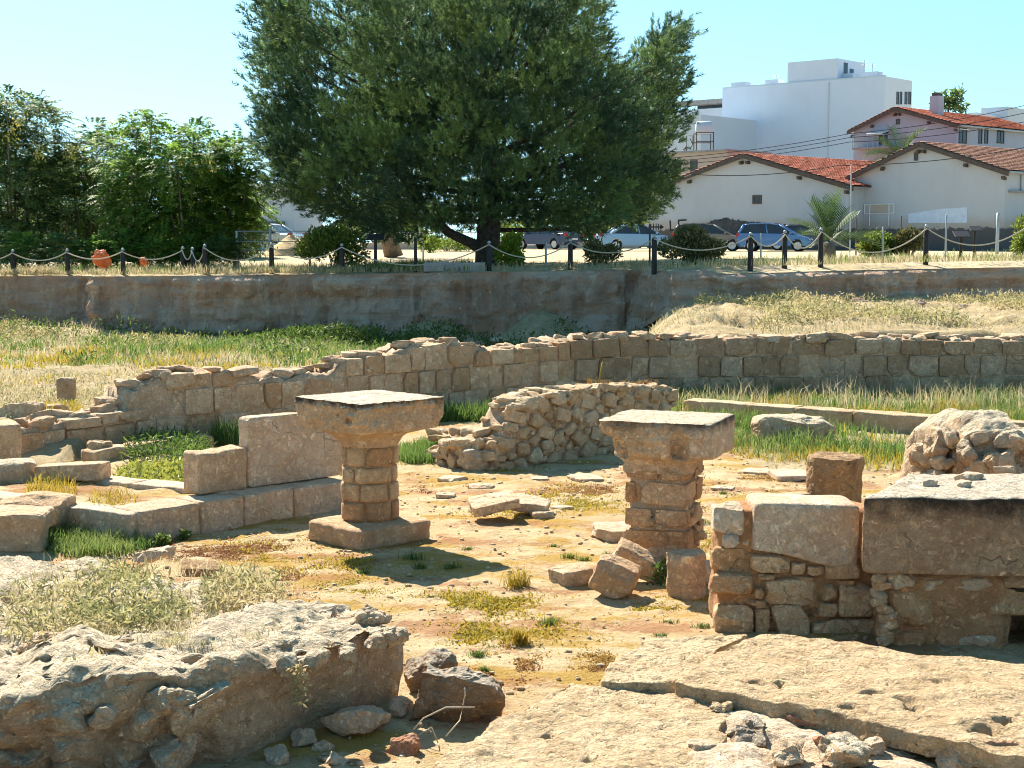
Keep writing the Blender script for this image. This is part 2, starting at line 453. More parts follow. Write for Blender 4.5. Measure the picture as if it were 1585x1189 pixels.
def earth_mat():
    k = NB('cut earth')
    v = k.vmul(k.pos, (1, 1, 0.3)); hz = k.vmul(k.pos, (0.22, 0.22, 2.6))
    n1 = k.noise(0.45, 6, 0.65, vec=v); n2 = k.noise(2.4, 8, 0.72, vec=v); n3 = k.noise(1.0, 6, 0.65, vec=hz); n4 = k.noise(14, 6, 0.75); n5 = k.noise(5.5, 6, 0.7)
    c = k.mix(k.ramp(n1, 0.36, 0.64), (0.64, 0.42, 0.30), (0.82, 0.62, 0.48))
    c = k.mix(k.ramp(n3, 0.46, 0.60, 0, 0.75), c, (0.66, 0.36, 0.21))
    c = k.mix(k.ramp(n2, 0.52, 0.66, 0, 0.8), c, (0.86, 0.68, 0.50))
    c = k.mix(k.ramp(n5, 0.46, 0.32, 0, 0.4), c, (0.34, 0.23, 0.17))
    c = k.mix(k.ramp(n4, 0.60, 0.72, 0, 0.5), c, (0.24, 0.16, 0.12))
    c = k.mix(k.ramp(k.vor(2.3), 0.14, 0.05, 0, 0.8), c, (0.78, 0.68, 0.54))
    return k.surf(c, 0.97, k.bump(k.math('ADD', k.math('ADD', n2, n5), k.math('MULTIPLY', n4, 0.5)), 1.0, 0.22), spec=0.08)
M['earth'] = earth_mat()
def terrace_mat():
    k = NB('dusty terrace ground')
    n1 = k.noise(0.25, 5, 0.6); n2 = k.noise(2.2, 7, 0.7); n3 = k.noise(11, 5, 0.7)
    c = k.mix(k.ramp(n1, 0.4, 0.62), (0.50, 0.41, 0.28), (0.42, 0.34, 0.20))
    c = k.mix(k.ramp(n2, 0.5, 0.72, 0, 0.7), c, (0.30, 0.27, 0.11))
    c = k.mix(k.ramp(n3, 0.55, 0.72, 0, 0.5), c, (0.66, 0.56, 0.42))
    return k.surf(c, 0.97, k.bump(n3, 0.6, 0.06), spec=0.08)
M['terrace'] = terrace_mat()

def leaf_mat(name, a, b, c3=None, trans=0.35, rough=0.55):
    k = NB(name); t = k.attr('tint')
    c = k.mix(t, a, b)
    if c3: c = k.mix(k.ramp(k.noise(0.8, 3, 0.6), 0.45, 0.65), c, c3)
    p = k.n('ShaderNodeBsdfPrincipled'); k.link(c, p.inputs['Base Color']); p.inputs['Roughness'].default_value = rough
    p.inputs['Specular IOR Level'].default_value = 0.25
    tr = k.n('ShaderNodeBsdfTranslucent'); k.link(c, tr.inputs['Color'])
    mx = k.n('ShaderNodeMixShader'); mx.inputs[0].default_value = trans
    k.link(p.outputs[0], mx.inputs[1]); k.link(tr.outputs[0], mx.inputs[2]); k.link(mx.outputs[0], k.out.inputs[0])
    return k.m
M['grass'] = leaf_mat('fresh grass', (0.07, 0.14, 0.03), (0.20, 0.29, 0.07), (0.24, 0.27, 0.09), 0.5)
M['grass_yel'] = leaf_mat('yellowing grass', (0.28, 0.25, 0.04), (0.50, 0.37, 0.05), (0.42, 0.30, 0.05), 0.45)
M['grass_dry'] = leaf_mat('dry grass', (0.38, 0.31, 0.17), (0.64, 0.55, 0.35), (0.40, 0.37, 0.20), 0.4)
M['weed'] = leaf_mat('grey green weeds', (0.19, 0.20, 0.07), (0.48, 0.45, 0.21), (0.54, 0.44, 0.24), 0.4)
M['weed_green'] = leaf_mat('green weeds', (0.06, 0.12, 0.025), (0.17, 0.24, 0.05), None, 0.4)
M['leaf_yel'] = leaf_mat('yellow green ground leaves', (0.26, 0.29, 0.05), (0.40, 0.40, 0.09), None, 0.4)
M['russet'] = leaf_mat('russet ground cover', (0.26, 0.11, 0.05), (0.42, 0.22, 0.08), (0.44, 0.28, 0.06), 0.3)
M['pine'] = leaf_mat('pine needles', (0.014, 0.054, 0.046), (0.23, 0.34, 0.095), None, 0.40)
M['pinnate'] = leaf_mat('pinnate leaves', (0.05, 0.13, 0.03), (0.24, 0.38, 0.06), None, 0.6)
M['pinnate_dark'] = leaf_mat('dull pinnate leaves', (0.035, 0.095, 0.04), (0.22, 0.30, 0.085), None, 0.55)
M['flower'] = leaf_mat('yellow blossom', (0.55, 0.48, 0.08), (0.75, 0.65, 0.2), None, 0.4)
M['shrub'] = leaf_mat('hedge leaves', (0.05, 0.10, 0.02), (0.27, 0.32, 0.06), None, 0.5)
M['shrub_bright'] = leaf_mat('bright hedge leaves', (0.10, 0.19, 0.02), (0.34, 0.42, 0.05), None, 0.5)
M['shrub_brown'] = leaf_mat('half dry hedge leaves', (0.07, 0.09, 0.03), (0.26, 0.22, 0.09), None, 0.3)
M['palm'] = leaf_mat('palm fronds', (0.03, 0.075, 0.03), (0.11, 0.17, 0.06), None, 0.3)
def plain(name, col, rough=0.7, var=0.12, scale=4, metallic=0.0, spec=0.3, bump=0.0):
    k = NB(name); n = k.noise(scale, 5, 0.65)
    c = k.mix(k.ramp(n, 0.3, 0.7), tuple(q * (1 - var) for q in col), tuple(min(1, q * (1 + var)) for q in col))
    return k.surf(c, rough, k.bump(n, 0.4, bump) if bump else None, metallic, spec)
M['bark'] = plain('bark', (0.075, 0.055, 0.042), 0.95, 0.4, 9, bump=0.05)
M['bark_pale'] = plain('pale bark', (0.20, 0.15, 0.11), 0.95, 0.3, 9, bump=0.04)
M['post'] = plain('dark stained timber', (0.028, 0.022, 0.020), 0.6, 0.3, 14)
M['rope'] = plain('pale rope', (0.50, 0.44, 0.34), 0.9, 0.12, 60)
M['steel'] = plain('grey galvanised steel', (0.38, 0.42, 0.44), 0.5, 0.12, 8, 0.3)
M['black'] = plain('black paint', (0.02, 0.02, 0.022), 0.5, 0.2, 8)
M['orange'] = plain('faded orange plastic', (0.72, 0.16, 0.05), 0.5, 0.18, 12)
M['sandheap'] = plain('sand', (0.58, 0.42, 0.22), 0.97, 0.15, 6, bump=0.05)
M['concrete'] = plain('grey concrete', (0.30, 0.29, 0.28), 0.9, 0.15, 3, bump=0.01)
# ------------------------------------------------------------------ the setting: court floor, cut earth face, terrace
WALL = Path([gp(*q) for q in ((20, 716), (60, 712), (230, 690), (400, 672), (560, 655), (640, 647), (700, 640), (760, 634), (820, 628), (880, 622), (960, 617), (1100, 613), (1300, 612), (1620, 612), (1900, 612))])
def wall_y(x): return np.interp(x, WALL.p[:, 0], WALL.p[:, 1])
SC = np.array([(-30, 45.4), (-12.35, 45.1), (-12.0, 44.7), (-11.8, 43.9), (-6, 44.1), (0, 44.0), (3.2, 44.1), (3.6, 43.7), (4.15, 41.2), (4.45, 40.6), (6, 40.5), (10, 41.3), (18, 42), (30, 43)])
def scarp_y(x): return np.interp(x, SC[:, 0], SC[:, 1]) + 0.12 * np.sin(np.asarray(x) * 1.7) + 0.06 * np.sin(np.asarray(x) * 4.3)
def terrace_z(x, y=None):
    z = np.interp(x, (-20, -12, -5, 0, 3.8, 4.6, 10, 16, 25), (1.62, 1.68, 1.74, 1.82, 1.88, 1.93, 2.05, 2.14, 2.15))
    if y is None: return z
    far = np.interp(y, (40, 75, 100, 200), (0, 0, 0.17, 0.3)) + 2.03
    t = sstep(48, 76, y)
    return z * (1 - t) + far * t
def fg_raise(x, y):                        # raised paving at the lower right
    d = (np.asarray(x) - (-0.42)) * 2.29 - (np.asarray(y) - 7.15) * 1.24     # >0 right of the edge line
    yb = 8.75 - 0.5 * np.maximum(0, np.asarray(x) - 1.4)
    return 0.2 * sstep(-0.1, 0.55, d / 2.6) * sstep(0.2, -0.15, np.asarray(y) - yb)
def ground_z(x, y):
    x = np.asarray(x, float); y = np.asarray(y, float)
    Pn = P3(x, y)
    beh = sstep(0.1, 0.6, (y - wall_y(x)) * 0.75)
    beh = np.where(x < -5.3, sstep(17.2, 20, y), beh)
    fld = 0.36 - 0.42 * sstep(30, 42, y) + 0.3 * np.exp(-((x + 13.5) / 3.0) ** 2 - ((y - 43) / 2.2) ** 2) - 0.35 * sstep(-6, -1, x) * sstep(26, 34, y)
    fld = fld + 1.0 * np.exp(-((y - 44.2) / 1.7) ** 2) * sstep(-5.0, -1, x) * (0.75 + 0.35 * np.sin(x * 1.9))
    xb = 2.2 + (y - 27) * 0.135
    bank = 1.0 + (y - 27) / 13.0 * 0.03 + (0.26 * fbm(Pn, 0.9, 5, 3, ridged=True).reshape(x.shape) - 0.04) * sstep(27.2, 29.5, y)
    fld = fld + (bank - fld) * sstep(-0.9, 0.9, x - xb + 0.5 * fbm(Pn, 0.5, 3, 9).reshape(x.shape))
    nz = fbm(Pn, 1.1, 5, 1).reshape(x.shape)
    z = fld * beh + nz * (0.03 + 0.09 * beh)
    return z + fg_raise(x, y)
def axis(segs):
    return np.concatenate([np.arange(a, b, s) for a, b, s in segs])
xs = axis([(-30, -14, 0.5), (-14, -6, 0.12), (-6, 6, 0.05), (6, 14, 0.12), (14, 30.1, 0.5)])
ys = axis([(0.5, 6, 0.2), (6, 18, 0.05), (18, 30, 0.1), (30, 46.1, 0.16)])
X, Y = np.meshgrid(xs, ys)
Z = ground_z(X, Y)
Pn = P3(X, Y)
fine = fbm(Pn, 7, 4, 21).reshape(X.shape) * 0.016 + np.maximum(0, fbm(Pn, 13, 3, 31).reshape(X.shape) - 0.25) * 0.05
Z = Z + fine
behind = np.where(X < -5.3, sstep(17.2, 19, Y), sstep(-0.1, 0.3, Y - wall_y(X)))
yr = 3.5 + 0.4 * np.sin(X * 1.3)
rightg = sstep(16.6, 18.4, Y + 0.5 * fbm(Pn, 0.8, 3, 5).reshape(X.shape)) * sstep(2.2, 3.3, X)
tint = np.clip(behind + rightg * 0.85 + sstep(-4.6, -5.2, X) * 0.4, 0, 1)
nx, ny = len(xs), len(ys)
i, j = np.meshgrid(np.arange(ny - 1), np.arange(nx - 1), indexing='ij')
a = (i * nx + j).ravel()
obj('ground', mesh_np('ground', np.stack([X.ravel(), Y.ravel(), Z.ravel()], 1), np.stack([a, a + 1, a + nx + 1, a + nx], 1), tint.ravel()), M['ground'], kind='structure')

xs = axis([(-30, -13, 0.3), (-13, 12, 0.07), (12, 30.1, 0.2)])
nr = 34
ysc = scarp_y(xs); zt = terrace_z(xs) - np.where(xs > 4.1, 0.17, 0.05); zb = ground_z(xs, ysc - 0.5) - 0.25
dx = np.gradient(xs); dyy = np.gradient(ysc); nrm = np.stack([dyy, -dx], 1); nrm /= np.linalg.norm(nrm, axis=1)[:, None]
h = np.linspace(0, 1, nr)
V = np.zeros((len(xs), nr, 3))
V[:, :, 0] = xs[:, None]; V[:, :, 1] = ysc[:, None]
V[:, :, 2] = zb[:, None] + (zt - zb)[:, None] * h
V = V.reshape(-1, 3)
dsp = 0.40 * fbm(V * (1, 1, 0.6), 0.8, 5, 40) + 0.12 * fbm(V * (1, 1, 1.6), 4.0, 4, 42) + 0.26 * fbm(V * (1, 1, 0.35), 2.6, 5, 44, ridged=True) - 0.25 * np.maximum(0, fbm(V, 1.7, 3, 47) - 0.3)
hh = np.tile(h, len(xs))
dsp = dsp * sstep(1.0, 0.9, hh) + 0.35 * (1 - hh) ** 2 + 0.06 * sstep(0.98, 0.85, hh) * sstep(0.6, 0.85, hh)
V[:, :2] += np.repeat(nrm, nr, 0) * dsp[:, None]
i, j = np.meshgrid(np.arange(len(xs) - 1), np.arange(nr - 1), indexing='ij'); a = (i * nr + j).ravel()
obj('earth_bank', mesh_np('earth_bank', V, np.stack([a, a + nr, a + nr + 1, a + 1], 1)), M['earth'], kind='structure')
V, Fc = stone((1.15, 1.6, 1.15), 3.4, 30, 0.2, 2.0, 17, cuts=5, cutlo=0.7, octv=5)      # the cut corner bulges forward where the right face begins
obj('earth_bank_corner', mesh_np('earth_bank_corner', V, Fc), M['earth'], None, (4.75, 41.1, 1.28), kind='structure')
offs = np.concatenate([np.arange(0, 2, 0.1), np.arange(2, 12, 0.5), np.arange(12, 60, 3), (60, 80, 120, 200, 400, 900)])
xt = axis([(-900, -100, 200), (-100, -30, 10)]); xt = np.concatenate([xt, xs, -xt[::-1]])
XX, OO = np.meshgrid(xt, offs, indexing='ij')
YY = scarp_y(np.clip(XX, -30, 30)) + OO - 0.02
lipd = np.where(XX > 4.1, 0.17, 0.05)
ZZ = terrace_z(XX, YY) - lipd * (1 - sstep(0.0, 1.7, OO)) + (0.05 * fbm(P3(XX, YY), 2.2, 4, 60) * sstep(40, 20, np.abs(OO.ravel())) * sstep(0, 0.5, OO.ravel())).reshape(XX.shape) + 0.02 * sstep(0, 0.4, OO)
m = len(offs); i, j = np.meshgrid(np.arange(len(xt) - 1), np.arange(m - 1), indexing='ij'); a = (i * m + j).ravel()
obj('terrace_ground', mesh_np('terrace_ground', np.stack([XX.ravel(), YY.ravel(), ZZ.ravel()], 1), np.stack([a, a + m, a + m + 1, a + 1], 1)), M['terrace'], kind='structure')

# ------------------------------------------------------------------ stone shapes shared by many pieces
ASH = [mesh_np('ashlar_block', *stone((1, 1, 1), 15, 7, 0.05, 3.2, 100 + q, cuts=2, cutlo=0.90, octv=4), smooth=False) for q in range(12)]
RUB = [mesh_np('rubble_stone', *stone((1, 1, 1), 7, 6, 0.10, 2.6, 200 + q, cuts=6, cutlo=0.66, octv=4), smooth=False) for q in range(18)]
ROK = [mesh_np('rock', *stone((1, 1, 1), 3.0, 10, 0.2, 2.4, 300 + q, cuts=9, cutlo=0.45, octv=5), smooth=False) for q in range(10)]
def piece(kind, parent, mat, loc, size, rz=0.0, tilt=(0, 0), name='stone', **kw):
    me = random.choice(kind)
    return obj(name, me, mat, parent, loc, (tilt[0], tilt[1], rz), size, **kw)

# ------------------------------------------------------------------ long ashlar wall at the back of the court
ztop = top_profile(WALL, [(20, 662), (60, 656), (200, 633), (204, 602), (245, 582), (300, 574), (400, 577), (405, 590), (520, 571), (545, 554), (620, 545), (640, 535), (740, 530), (745, 539), (850, 537), (870, 526), (950, 521), (1100, 524), (1350, 523), (1620, 526), (1900, 526)])
wl = thing('ashlar_wall', 'long curving ashlar wall of weathered blocks closing the court at the back', 'wall', (*WALL.at(WALL.L / 2), 0))
V, Fc = wall_core(WALL, lambda t: ztop(t) - 0.04, 0.62, 0.05, 0.02, -0.2, 0.05, 5, toprough=0.14)
obj('core', mesh_np('core', V, Fc), M['mortar'], wl, (0, 0, 0))
hs_c = [(-0.03, 0.33), (0.33, 0.69), (0.69, 1.2)]
send = WALL.s_of_u(1600)
for ci, (z0, z1) in enumerate(hs_c):
    t = 0.05 + 0.17 * ci
    while t < send:
        wd = random.uniform(0.26, 0.56)
        tc = t + wd / 2
        zt_ = float(min(ztop(tc), ztop(tc - wd * 0.4), ztop(tc + wd * 0.4))) + random.uniform(-0.03, 0.02)
        top = min(z1, zt_)
        if ci == 2: top = zt_
        if top - z0 > 0.12 and random.random() > (0.0 if ci == 0 else 0.05):
            q = WALL.at(tc); tn = WALL.tan(tc); nb = np.array((-tn[1], tn[0]))
            dpt = 0.30
            c = q + nb * (dpt / 2 + random.uniform(-0.03, 0.035))
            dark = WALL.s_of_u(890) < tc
            piece(ASH, wl, M['ashlar_shaded'] if dark else M['ashlar'], (c[0], c[1], (z0 + top) / 2 + random.uniform(-0.012, 0.012)), (wd - random.uniform(0.008, 0.03), dpt, top - z0 - random.uniform(0.004, 0.018)), math.atan2(tn[1], tn[0]) + random.uniform(-.05, .05), (random.uniform(-.03, .03), random.uniform(-.05, .05)), 'block')
        t += wd
for t in np.arange(0.1, send, 0.20):       # broken stones and mortar lumps bedded on the wall's top
    q = WALL.at(t); tn = WALL.tan(t); nb = np.array((-tn[1], tn[0]))
    sz = random.uniform(0.12, 0.34); c = q + nb * random.uniform(0.1, 0.5)
    piece(RUB, wl, M['mortar'], (c[0], c[1], float(ztop(t)) - 0.02 + random.uniform(-0.02, 0.04)), (sz * 1.3, sz, sz * random.uniform(0.35, 0.6)), random.uniform(0, 6), (random.uniform(-.15, .15), random.uniform(-.15, .15)), 'capping_stone')
for (u0, v0, u1, z1, w_) in ((150, 716, 335, 0.14, 0.35),):      # footing ledge
    A, B = gp(u0, v0), gp(u1, 690)
    d = (B - A); L = d.length; d.normalize(); nb = Vector((-d.y, d.x, 0))
    for q in range(3):
        c0 = A + d * (L * q / 3 + 0.01); c1 = A + d * (L * (q + 1) / 3 - 0.01)
        V, Fc = quad_stone([c0, c1, c1 + nb * w_, c0 + nb * w_], -0.1, z1, 8, 10, 0.02, 5, 50 + q, 0.03)
        obj('footing', mesh_np('footing', V, Fc), M['ashlar'], wl)

# ------------------------------------------------------------------ rubble wall in the middle
RW = Path([gp(*q) for q in ((664, 714), (700, 724), (770, 730), (850, 716), (930, 703), (1000, 692), (1042, 686))])
rz_ = top_profile(RW, [(668, 703), (690, 686), (772, 682), (790, 660), (802, 638), (815, 620), (850, 612), (900, 604), (960, 600), (1042, 600)])
rw = thing('rubble_wall', 'broken rubble wall stepping down to the left in the middle of the court', 'wall', (*RW.at(RW.L / 2), 0))
V, Fc = wall_core(RW, lambda t: rz_(t) - 0.03, 0.50, 0.035, 0.03, -0.1, 0.04, 15, toprough=0.10)
obj('core', mesh_np('core', V, Fc), M['mortar'], rw)
def pack(L, hfn, rmin, rmax, tries, seed, asp=1.35, gap=0.94):
    rs = random.Random(seed); out = []
    for q in range(tries):
        r = rmax - (rmax - rmin) * (q / tries) ** 0.7
        x = rs.uniform(0, L); hmax = hfn(x)
        z = rs.uniform(0.0, max(0.02, hmax - r * 0.5))
        if z + r * 0.6 > hmax + r * 0.35: continue
        if all(((x - a) / asp) ** 2 + (z - b) ** 2 > ((r + c) * gap) ** 2 for a, b, c in out): out.append((x, z, r))
    return out
for (t, z, r) in pack(RW.L, lambda t: float(rz_(t)), 0.022, 0.095, 7000, 3, gap=1.0):
    q = RW.at(t); tn = RW.tan(t); nb = np.array((-tn[1], tn[0]))
    c = q + nb * (0.045 + random.uniform(-0.02, 0.02))
    piece(RUB, rw, M['rubble'], (c[0], c[1], z), (r * 2.6, r * 1.5 + 0.05, r * 1.9), math.atan2(tn[1], tn[0]) + random.uniform(-.2, .2), (random.uniform(-.2, .2), random.choice((0, 0, 0, 0.7, -0.5)) + random.uniform(-.3, .3)))
for q in range(150):
    t = random.uniform(0.02, RW.L) if q < 100 else random.uniform(0.3, 1.1); nb_d = random.uniform(0.05, 0.46); r = random.uniform(0.04, 0.11)
    c0 = RW.at(t); tn = RW.tan(t); nb = np.array((-tn[1], tn[0])); c = c0 + nb * nb_d
    piece(RUB, rw, M['rubble'], (c[0], c[1], float(rz_(t)) - 0.01), (r * 3.0, r * 2.3, r * 0.95), random.uniform(0, 6), (random.uniform(-.2, .2), random.uniform(-.2, .2)), 'capping_stone')
for q in range(46):                         # the wall's collapsed low end spreads back behind its face
    u_ = random.uniform(668, 800); v_ = random.uniform(664, 700); c = gp(u_, v_, 0.16); r = random.uniform(0.05, 0.12)
    piece(RUB, rw, M['rubble'], c + Vector((0, 0, random.uniform(-0.08, 0.04))), (r * 2.6, r * 2.2, r * 1.3), random.uniform(0, 6), (random.uniform(-.3, .3), random.uniform(-.3, .3)), 'fallen_stone')
obj('stone', mesh_np('stone', *stone((0.36, 0.28, 0.26), 3, 12, 0.12, 3, 77, cuts=6, octv=4)), M['crust'], None, gp(735, 728) + Vector((0, 0, 0.11)), (0.1, 0.2, 0.3), label='pitted boulder at the foot of the rubble wall\'s low end', cat='rock')

# ------------------------------------------------------------------ left column
def arc_block(R, th0, th1, z0, z1, seed, depth=0.2, rough=0.025):
    wd = R * (th1 - th0); V, Fc = stone((wd - 0.012, depth, z1 - z0 - 0.010), 10, 6, rough, 3, seed, cuts=1, cutlo=0.9)
    th = (th0 + th1) / 2 + V[:, 0] / R; r = R - depth / 2 + 0.004 - V[:, 1]
    return np.stack([np.cos(th) * r, np.sin(th) * r, (z0 + z1) / 2 + V[:, 2]], 1), Fc[:, ::-1]
def loft(profile, n_side=22, rough=0.02, seed=0, freq=5, top_rough=0.006):
    """rings of rounded squares: (z, half width, squareness 2..20)"""
    zs = [p[0] for p in profile]; zz = np.arange(zs[0], zs[-1] + 1e-6, 0.014)
    hw = np.interp(zz, zs, [p[1] for p in profile]); ex = np.interp(zz, zs, [p[2] for p in profile])
    m = n_side * 4; th = (np.arange(m) + 0.5) / m * 2 * PI
    V = []
    for z, h_, e in zip(zz, hw, ex):
        c, s = np.cos(th), np.sin(th); r = h_ / (np.abs(c) ** e + np.abs(s) ** e) ** (1 / e)
        V.append(np.column_stack([c * r, s * r, np.full(m, z)]))
    k = len(zz)
    for f in np.linspace(0.96, 0.0, 14):
        V.append(np.column_stack([V[k - 1][:, 0] * f, V[k - 1][:, 1] * f, np.full(m, zz[-1] + 0.004)]))
    V = np.concatenate(V); K = len(V) // m
    N = V * (1, 1, 0); N /= np.linalg.norm(N, axis=1)[:, None] + 1e-6
    body = np.arange(len(V)) < k * m
    d = fbm(V, freq, 5, seed) * rough
    V = V + N * (d * body)[:, None]; V[:, 2] += fbm(V, freq * 2, 4, seed + 2) * np.where(body, rough * 0.25, top_rough)
    i, j = np.meshgrid(np.arange(K - 1), np.arange(m), indexing='ij'); i = i.ravel(); j = j.ravel(); j2 = (j + 1) % m
    return V, np.stack([i * m + j, i * m + j2, (i + 1) * m + j2, (i + 1) * m + j], 1)
c1 = gp(573, 834); c1.z = 0
col1 = thing('stone_column', 'round masonry column with a broad square capital left of the court\'s centre', 'column', c1)
V, Fc = stone((0.84, 0.80, 0.20), 9, 30, 0.055, 3.5, 5, cuts=0, octv=5)
obj('plinth', mesh_np('plinth', V, Fc), M['lime'], col1, c1 + Vector((0, 0, 0.085)), (0.0, -0.01, 0.75))
R = 0.245
zc = [0.185, 0.36, 0.52, 0.665, 0.845]
V, Fc = loft([(0.17, R - 0.018, 2), (0.85, R - 0.018, 2)], 12, 0.008, 3)
obj('core', mesh_np('core', V, Fc), M['mortar_red'], col1, c1)
for ci in range(4):
    n = (6, 6, 5, 6)[ci]; th = random.uniform(0, 1)
    cutp = np.sort(th + (np.arange(n) + np.random.default_rng(ci).uniform(-0.22, 0.22, n)) * 2 * PI / n)
    for q in range(n):
        a0 = cutp[q]; a1 = cutp[(q + 1) % n] + (2 * PI if q == n - 1 else 0)
        V, Fc = arc_block(R + random.uniform(-0.006, 0.008), a0, a1, zc[ci], zc[ci + 1], 700 + ci * 10 + q, 0.11)
        obj('shaft_block', mesh_np('shaft_block', V, Fc), M['drum'], col1, c1)
V, Fc = loft([(0.835, 0.25, 2), (0.90, 0.275, 2), (0.94, 0.315, 2.2), (0.97, 0.36, 3.5), (0.985, 0.425, 14), (1.02, 0.445, 24), (1.12, 0.455, 34), (1.262, 0.468, 40)], 60, 0.035, 11, 8)
# hollows broken out of the two faces that look at the camera
for (hx, hy, hz, hr, dp_) in ((-0.46, 0.1, 1.12, 0.15, 0.07), (-0.44, -0.12, 1.06, 0.13, 0.07), (-0.2, -0.46, 1.02, 0.08, 0.04), (0.15, -0.47, 1.14, 0.035, 0.035), (0.3, -0.46, 1.10, 0.05, 0.05), (0.36, -0.46, 1.2, 0.06, 0.03)):
    d = np.linalg.norm((V - (hx, hy, hz)) * (1, 1, 1.3), axis=1); w_ = sstep(hr, hr * 0.45, d)
    cN = V * (1, 1, 0); cN /= np.linalg.norm(cN, axis=1)[:, None] + 1e-6
    V -= cN * (w_ * dp_)[:, None]
V += (V * (1, 1, 0)) * (0.05 * fbm(V, 7, 4, 99, ridged=True) * (V[:, 2] < 1.22))[:, None]
obj('capital', mesh_np('capital', V, Fc, smooth=False), M['cap'], col1, c1, (0, 0, -PI / 4 - 0.03))

# ------------------------------------------------------------------ right column
c2 = gp(1027, 880); c2.z = 0
RZ2 = -0.36
col2 = thing('masonry_pillar', 'square rubble masonry pillar with a T-shaped bracket capital right of centre', 'pillar', c2)
V, Fc = loft([(-0.05, 0.25, 6), (0.4, 0.225, 6), (0.82, 0.235, 8)], 14, 0.04, 8, 6)
obj('core', mesh_np('core', V, Fc), M['mortar'], col2, c2, (0, 0, RZ2))
m2 = Matrix.Rotation(RZ2, 3, 'Z')
for face in range(4):
    fr = Matrix.Rotation(face * PI / 2, 3, 'Z')
    for ci, (z0, z1) in enumerate(((0.0, 0.16), (0.17, 0.36), (0.37, 0.53), (0.545, 0.74), (0.75, 0.83))):
        cuts_ = ((-0.25, -0.06, 0.25), (-0.25, 0.25), (-0.25, -0.02, 0.25), (-0.25, -0.14, 0.25), (-0.25, 0.03, 0.25))[(ci + face) % 5]
        for x0, x1 in zip(cuts_[:-1], cuts_[1:]):
            p = m2 @ (fr @ Vector(((x0 + x1) / 2, -0.185 + random.uniform(-0.012, 0.012), (z0 + z1) / 2)))
            piece(ASH if x1 - x0 > 0.2 else RUB, col2, M['drum'], c2 + p, (x1 - x0 - 0.025, 0.15, z1 - z0 - 0.02), RZ2 + face * PI / 2, (0, random.uniform(-.04, .04)))
for q in range(26):
    face = random.randrange(4); p = m2 @ (Matrix.Rotation(face * PI / 2, 3, 'Z') @ Vector((random.uniform(-0.23, 0.23), -0.25, random.uniform(0.05, 0.8))))
    r = random.uniform(0.02, 0.04); piece(RUB, col2, M['rubble'], c2 + p, (r * 2.5, r * 1.6, r * 1.8), random.uniform(0, 6))
V, Fc = loft([(0.80, 0.255, 8), (0.88, 0.262, 8), (0.905, 0.285, 7), (0.925, 0.33, 7), (0.945, 0.375, 8), (0.98, 0.395, 12), (1.10, 0.41, 16), (1.228, 0.425, 20)], 44, 0.035, 21, 8)
for (hx, hy, hz, hr, dp_) in ((-0.34, -0.40, 0.97, 0.17, 0.13), (-0.41, -0.25, 1.05, 0.16, 0.08), (0.26, -0.42, 0.97, 0.15, 0.13), (0.22, -0.40, 1.08, 0.09, 0.06), (-0.42, 0.0, 0.98, 0.2, 0.09), (-0.42, 0.25, 1.0, 0.18, 0.08)):
    d = np.linalg.norm(V - (hx, hy, hz), axis=1); w_ = sstep(hr, hr * 0.4, d)
    cN = V * (1, 1, 0); cN /= np.linalg.norm(cN, axis=1)[:, None] + 1e-6
    V -= cN * (w_ * dp_)[:, None]
V += (V * (1, 1, 0)) * (0.05 * fbm(V, 7, 4, 98, ridged=True) * (V[:, 2] < 1.19))[:, None]
obj('capital', mesh_np('capital', V, Fc, smooth=False), M['cap2'], col2, c2, (0, 0, RZ2))
V, Fc = stone((0.20, 0.80, 0.29), 12, 16, 0.03, 3, 41, cuts=0)       # the squared bracket block on its right
p = m2 @ Vector((0.385, 0.0, 1.085))
obj('bracket', mesh_np('bracket', V, Fc), M['cap2'], col2, c2 + p, (0, 0, RZ2))

# ------------------------------------------------------------------ blocks lying about the court
def fallen(name, label, cat, u, v, size, rz, tilt, seed, mat='lime', k=6, n=12, rough=0.04, cuts=3, lift=0.5, z=0.0, group=None):
    c = gp(u, v, z); V, Fc = stone(size, k * 1.5, max(n, 18), rough * 1.6, 3, seed, cuts=cuts, cutlo=0.84, octv=6)
    return obj(name, mesh_np(name, V, Fc, smooth=False), M[mat], None, c + Vector((0, size[1] * 0.35, size[2] * lift)), (tilt[0], tilt[1], rz), (1, 1, 1), label, cat, group)
fallen('fallen_block', 'flat pale block lying left of the leaning pair near the pillar', 'stone block', 884, 908, (0.31, 0.24, 0.13), 0.25, (0.05, -0.12), 1)
fallen('fallen_block', 'chunky block tilted on its corner in front of the pillar', 'stone block', 953, 926, (0.31, 0.26, 0.25), -0.25, (0.12, 0.38), 2, lift=0.55)
fallen('fallen_block', 'long block leaning over the tilted chunky one beside the pillar', 'stone block', 990, 902, (0.40, 0.22, 0.17), -0.1, (0.3, 0.48), 3, lift=0.95)
def drum(label, u, v, r, h_, seed, mat):
    c = gp(u, v); c.y += r * 0.8; V, Fc = loft([(-0.05, r * 0.97, 2.6), (h_ * 0.6, r, 2.6), (h_ * 0.9, r * 0.99, 2.5), (h_, r * 0.93, 2.5)], 18, r * 0.16, seed, 1.6 / r, 0.02)
    obj('drum_stump', mesh_np('drum_stump', V, Fc, smooth=False), M[mat], None, c, (0.02, 0.03, seed), (1, 1, 1), label, 'stone block')
drum('short upright drum stump at the pillar\'s right foot', 1066, 926, 0.14, 0.32, 4, 'lime')
fallen('fallen_block', 'small pale block half hidden between drum stump and masonry pier', 'stone block', 1099, 905, (0.2, 0.2, 0.16), 0.4, (0, 0.1), 6, 'lime_pale')
fallen('fallen_slab', 'flat slab lying behind the pillar\'s left side', 'stone slab', 950, 838, (0.32, 0.4, 0.11), 0.1, (0.05, 0), 7, 'lime_pale', 7)
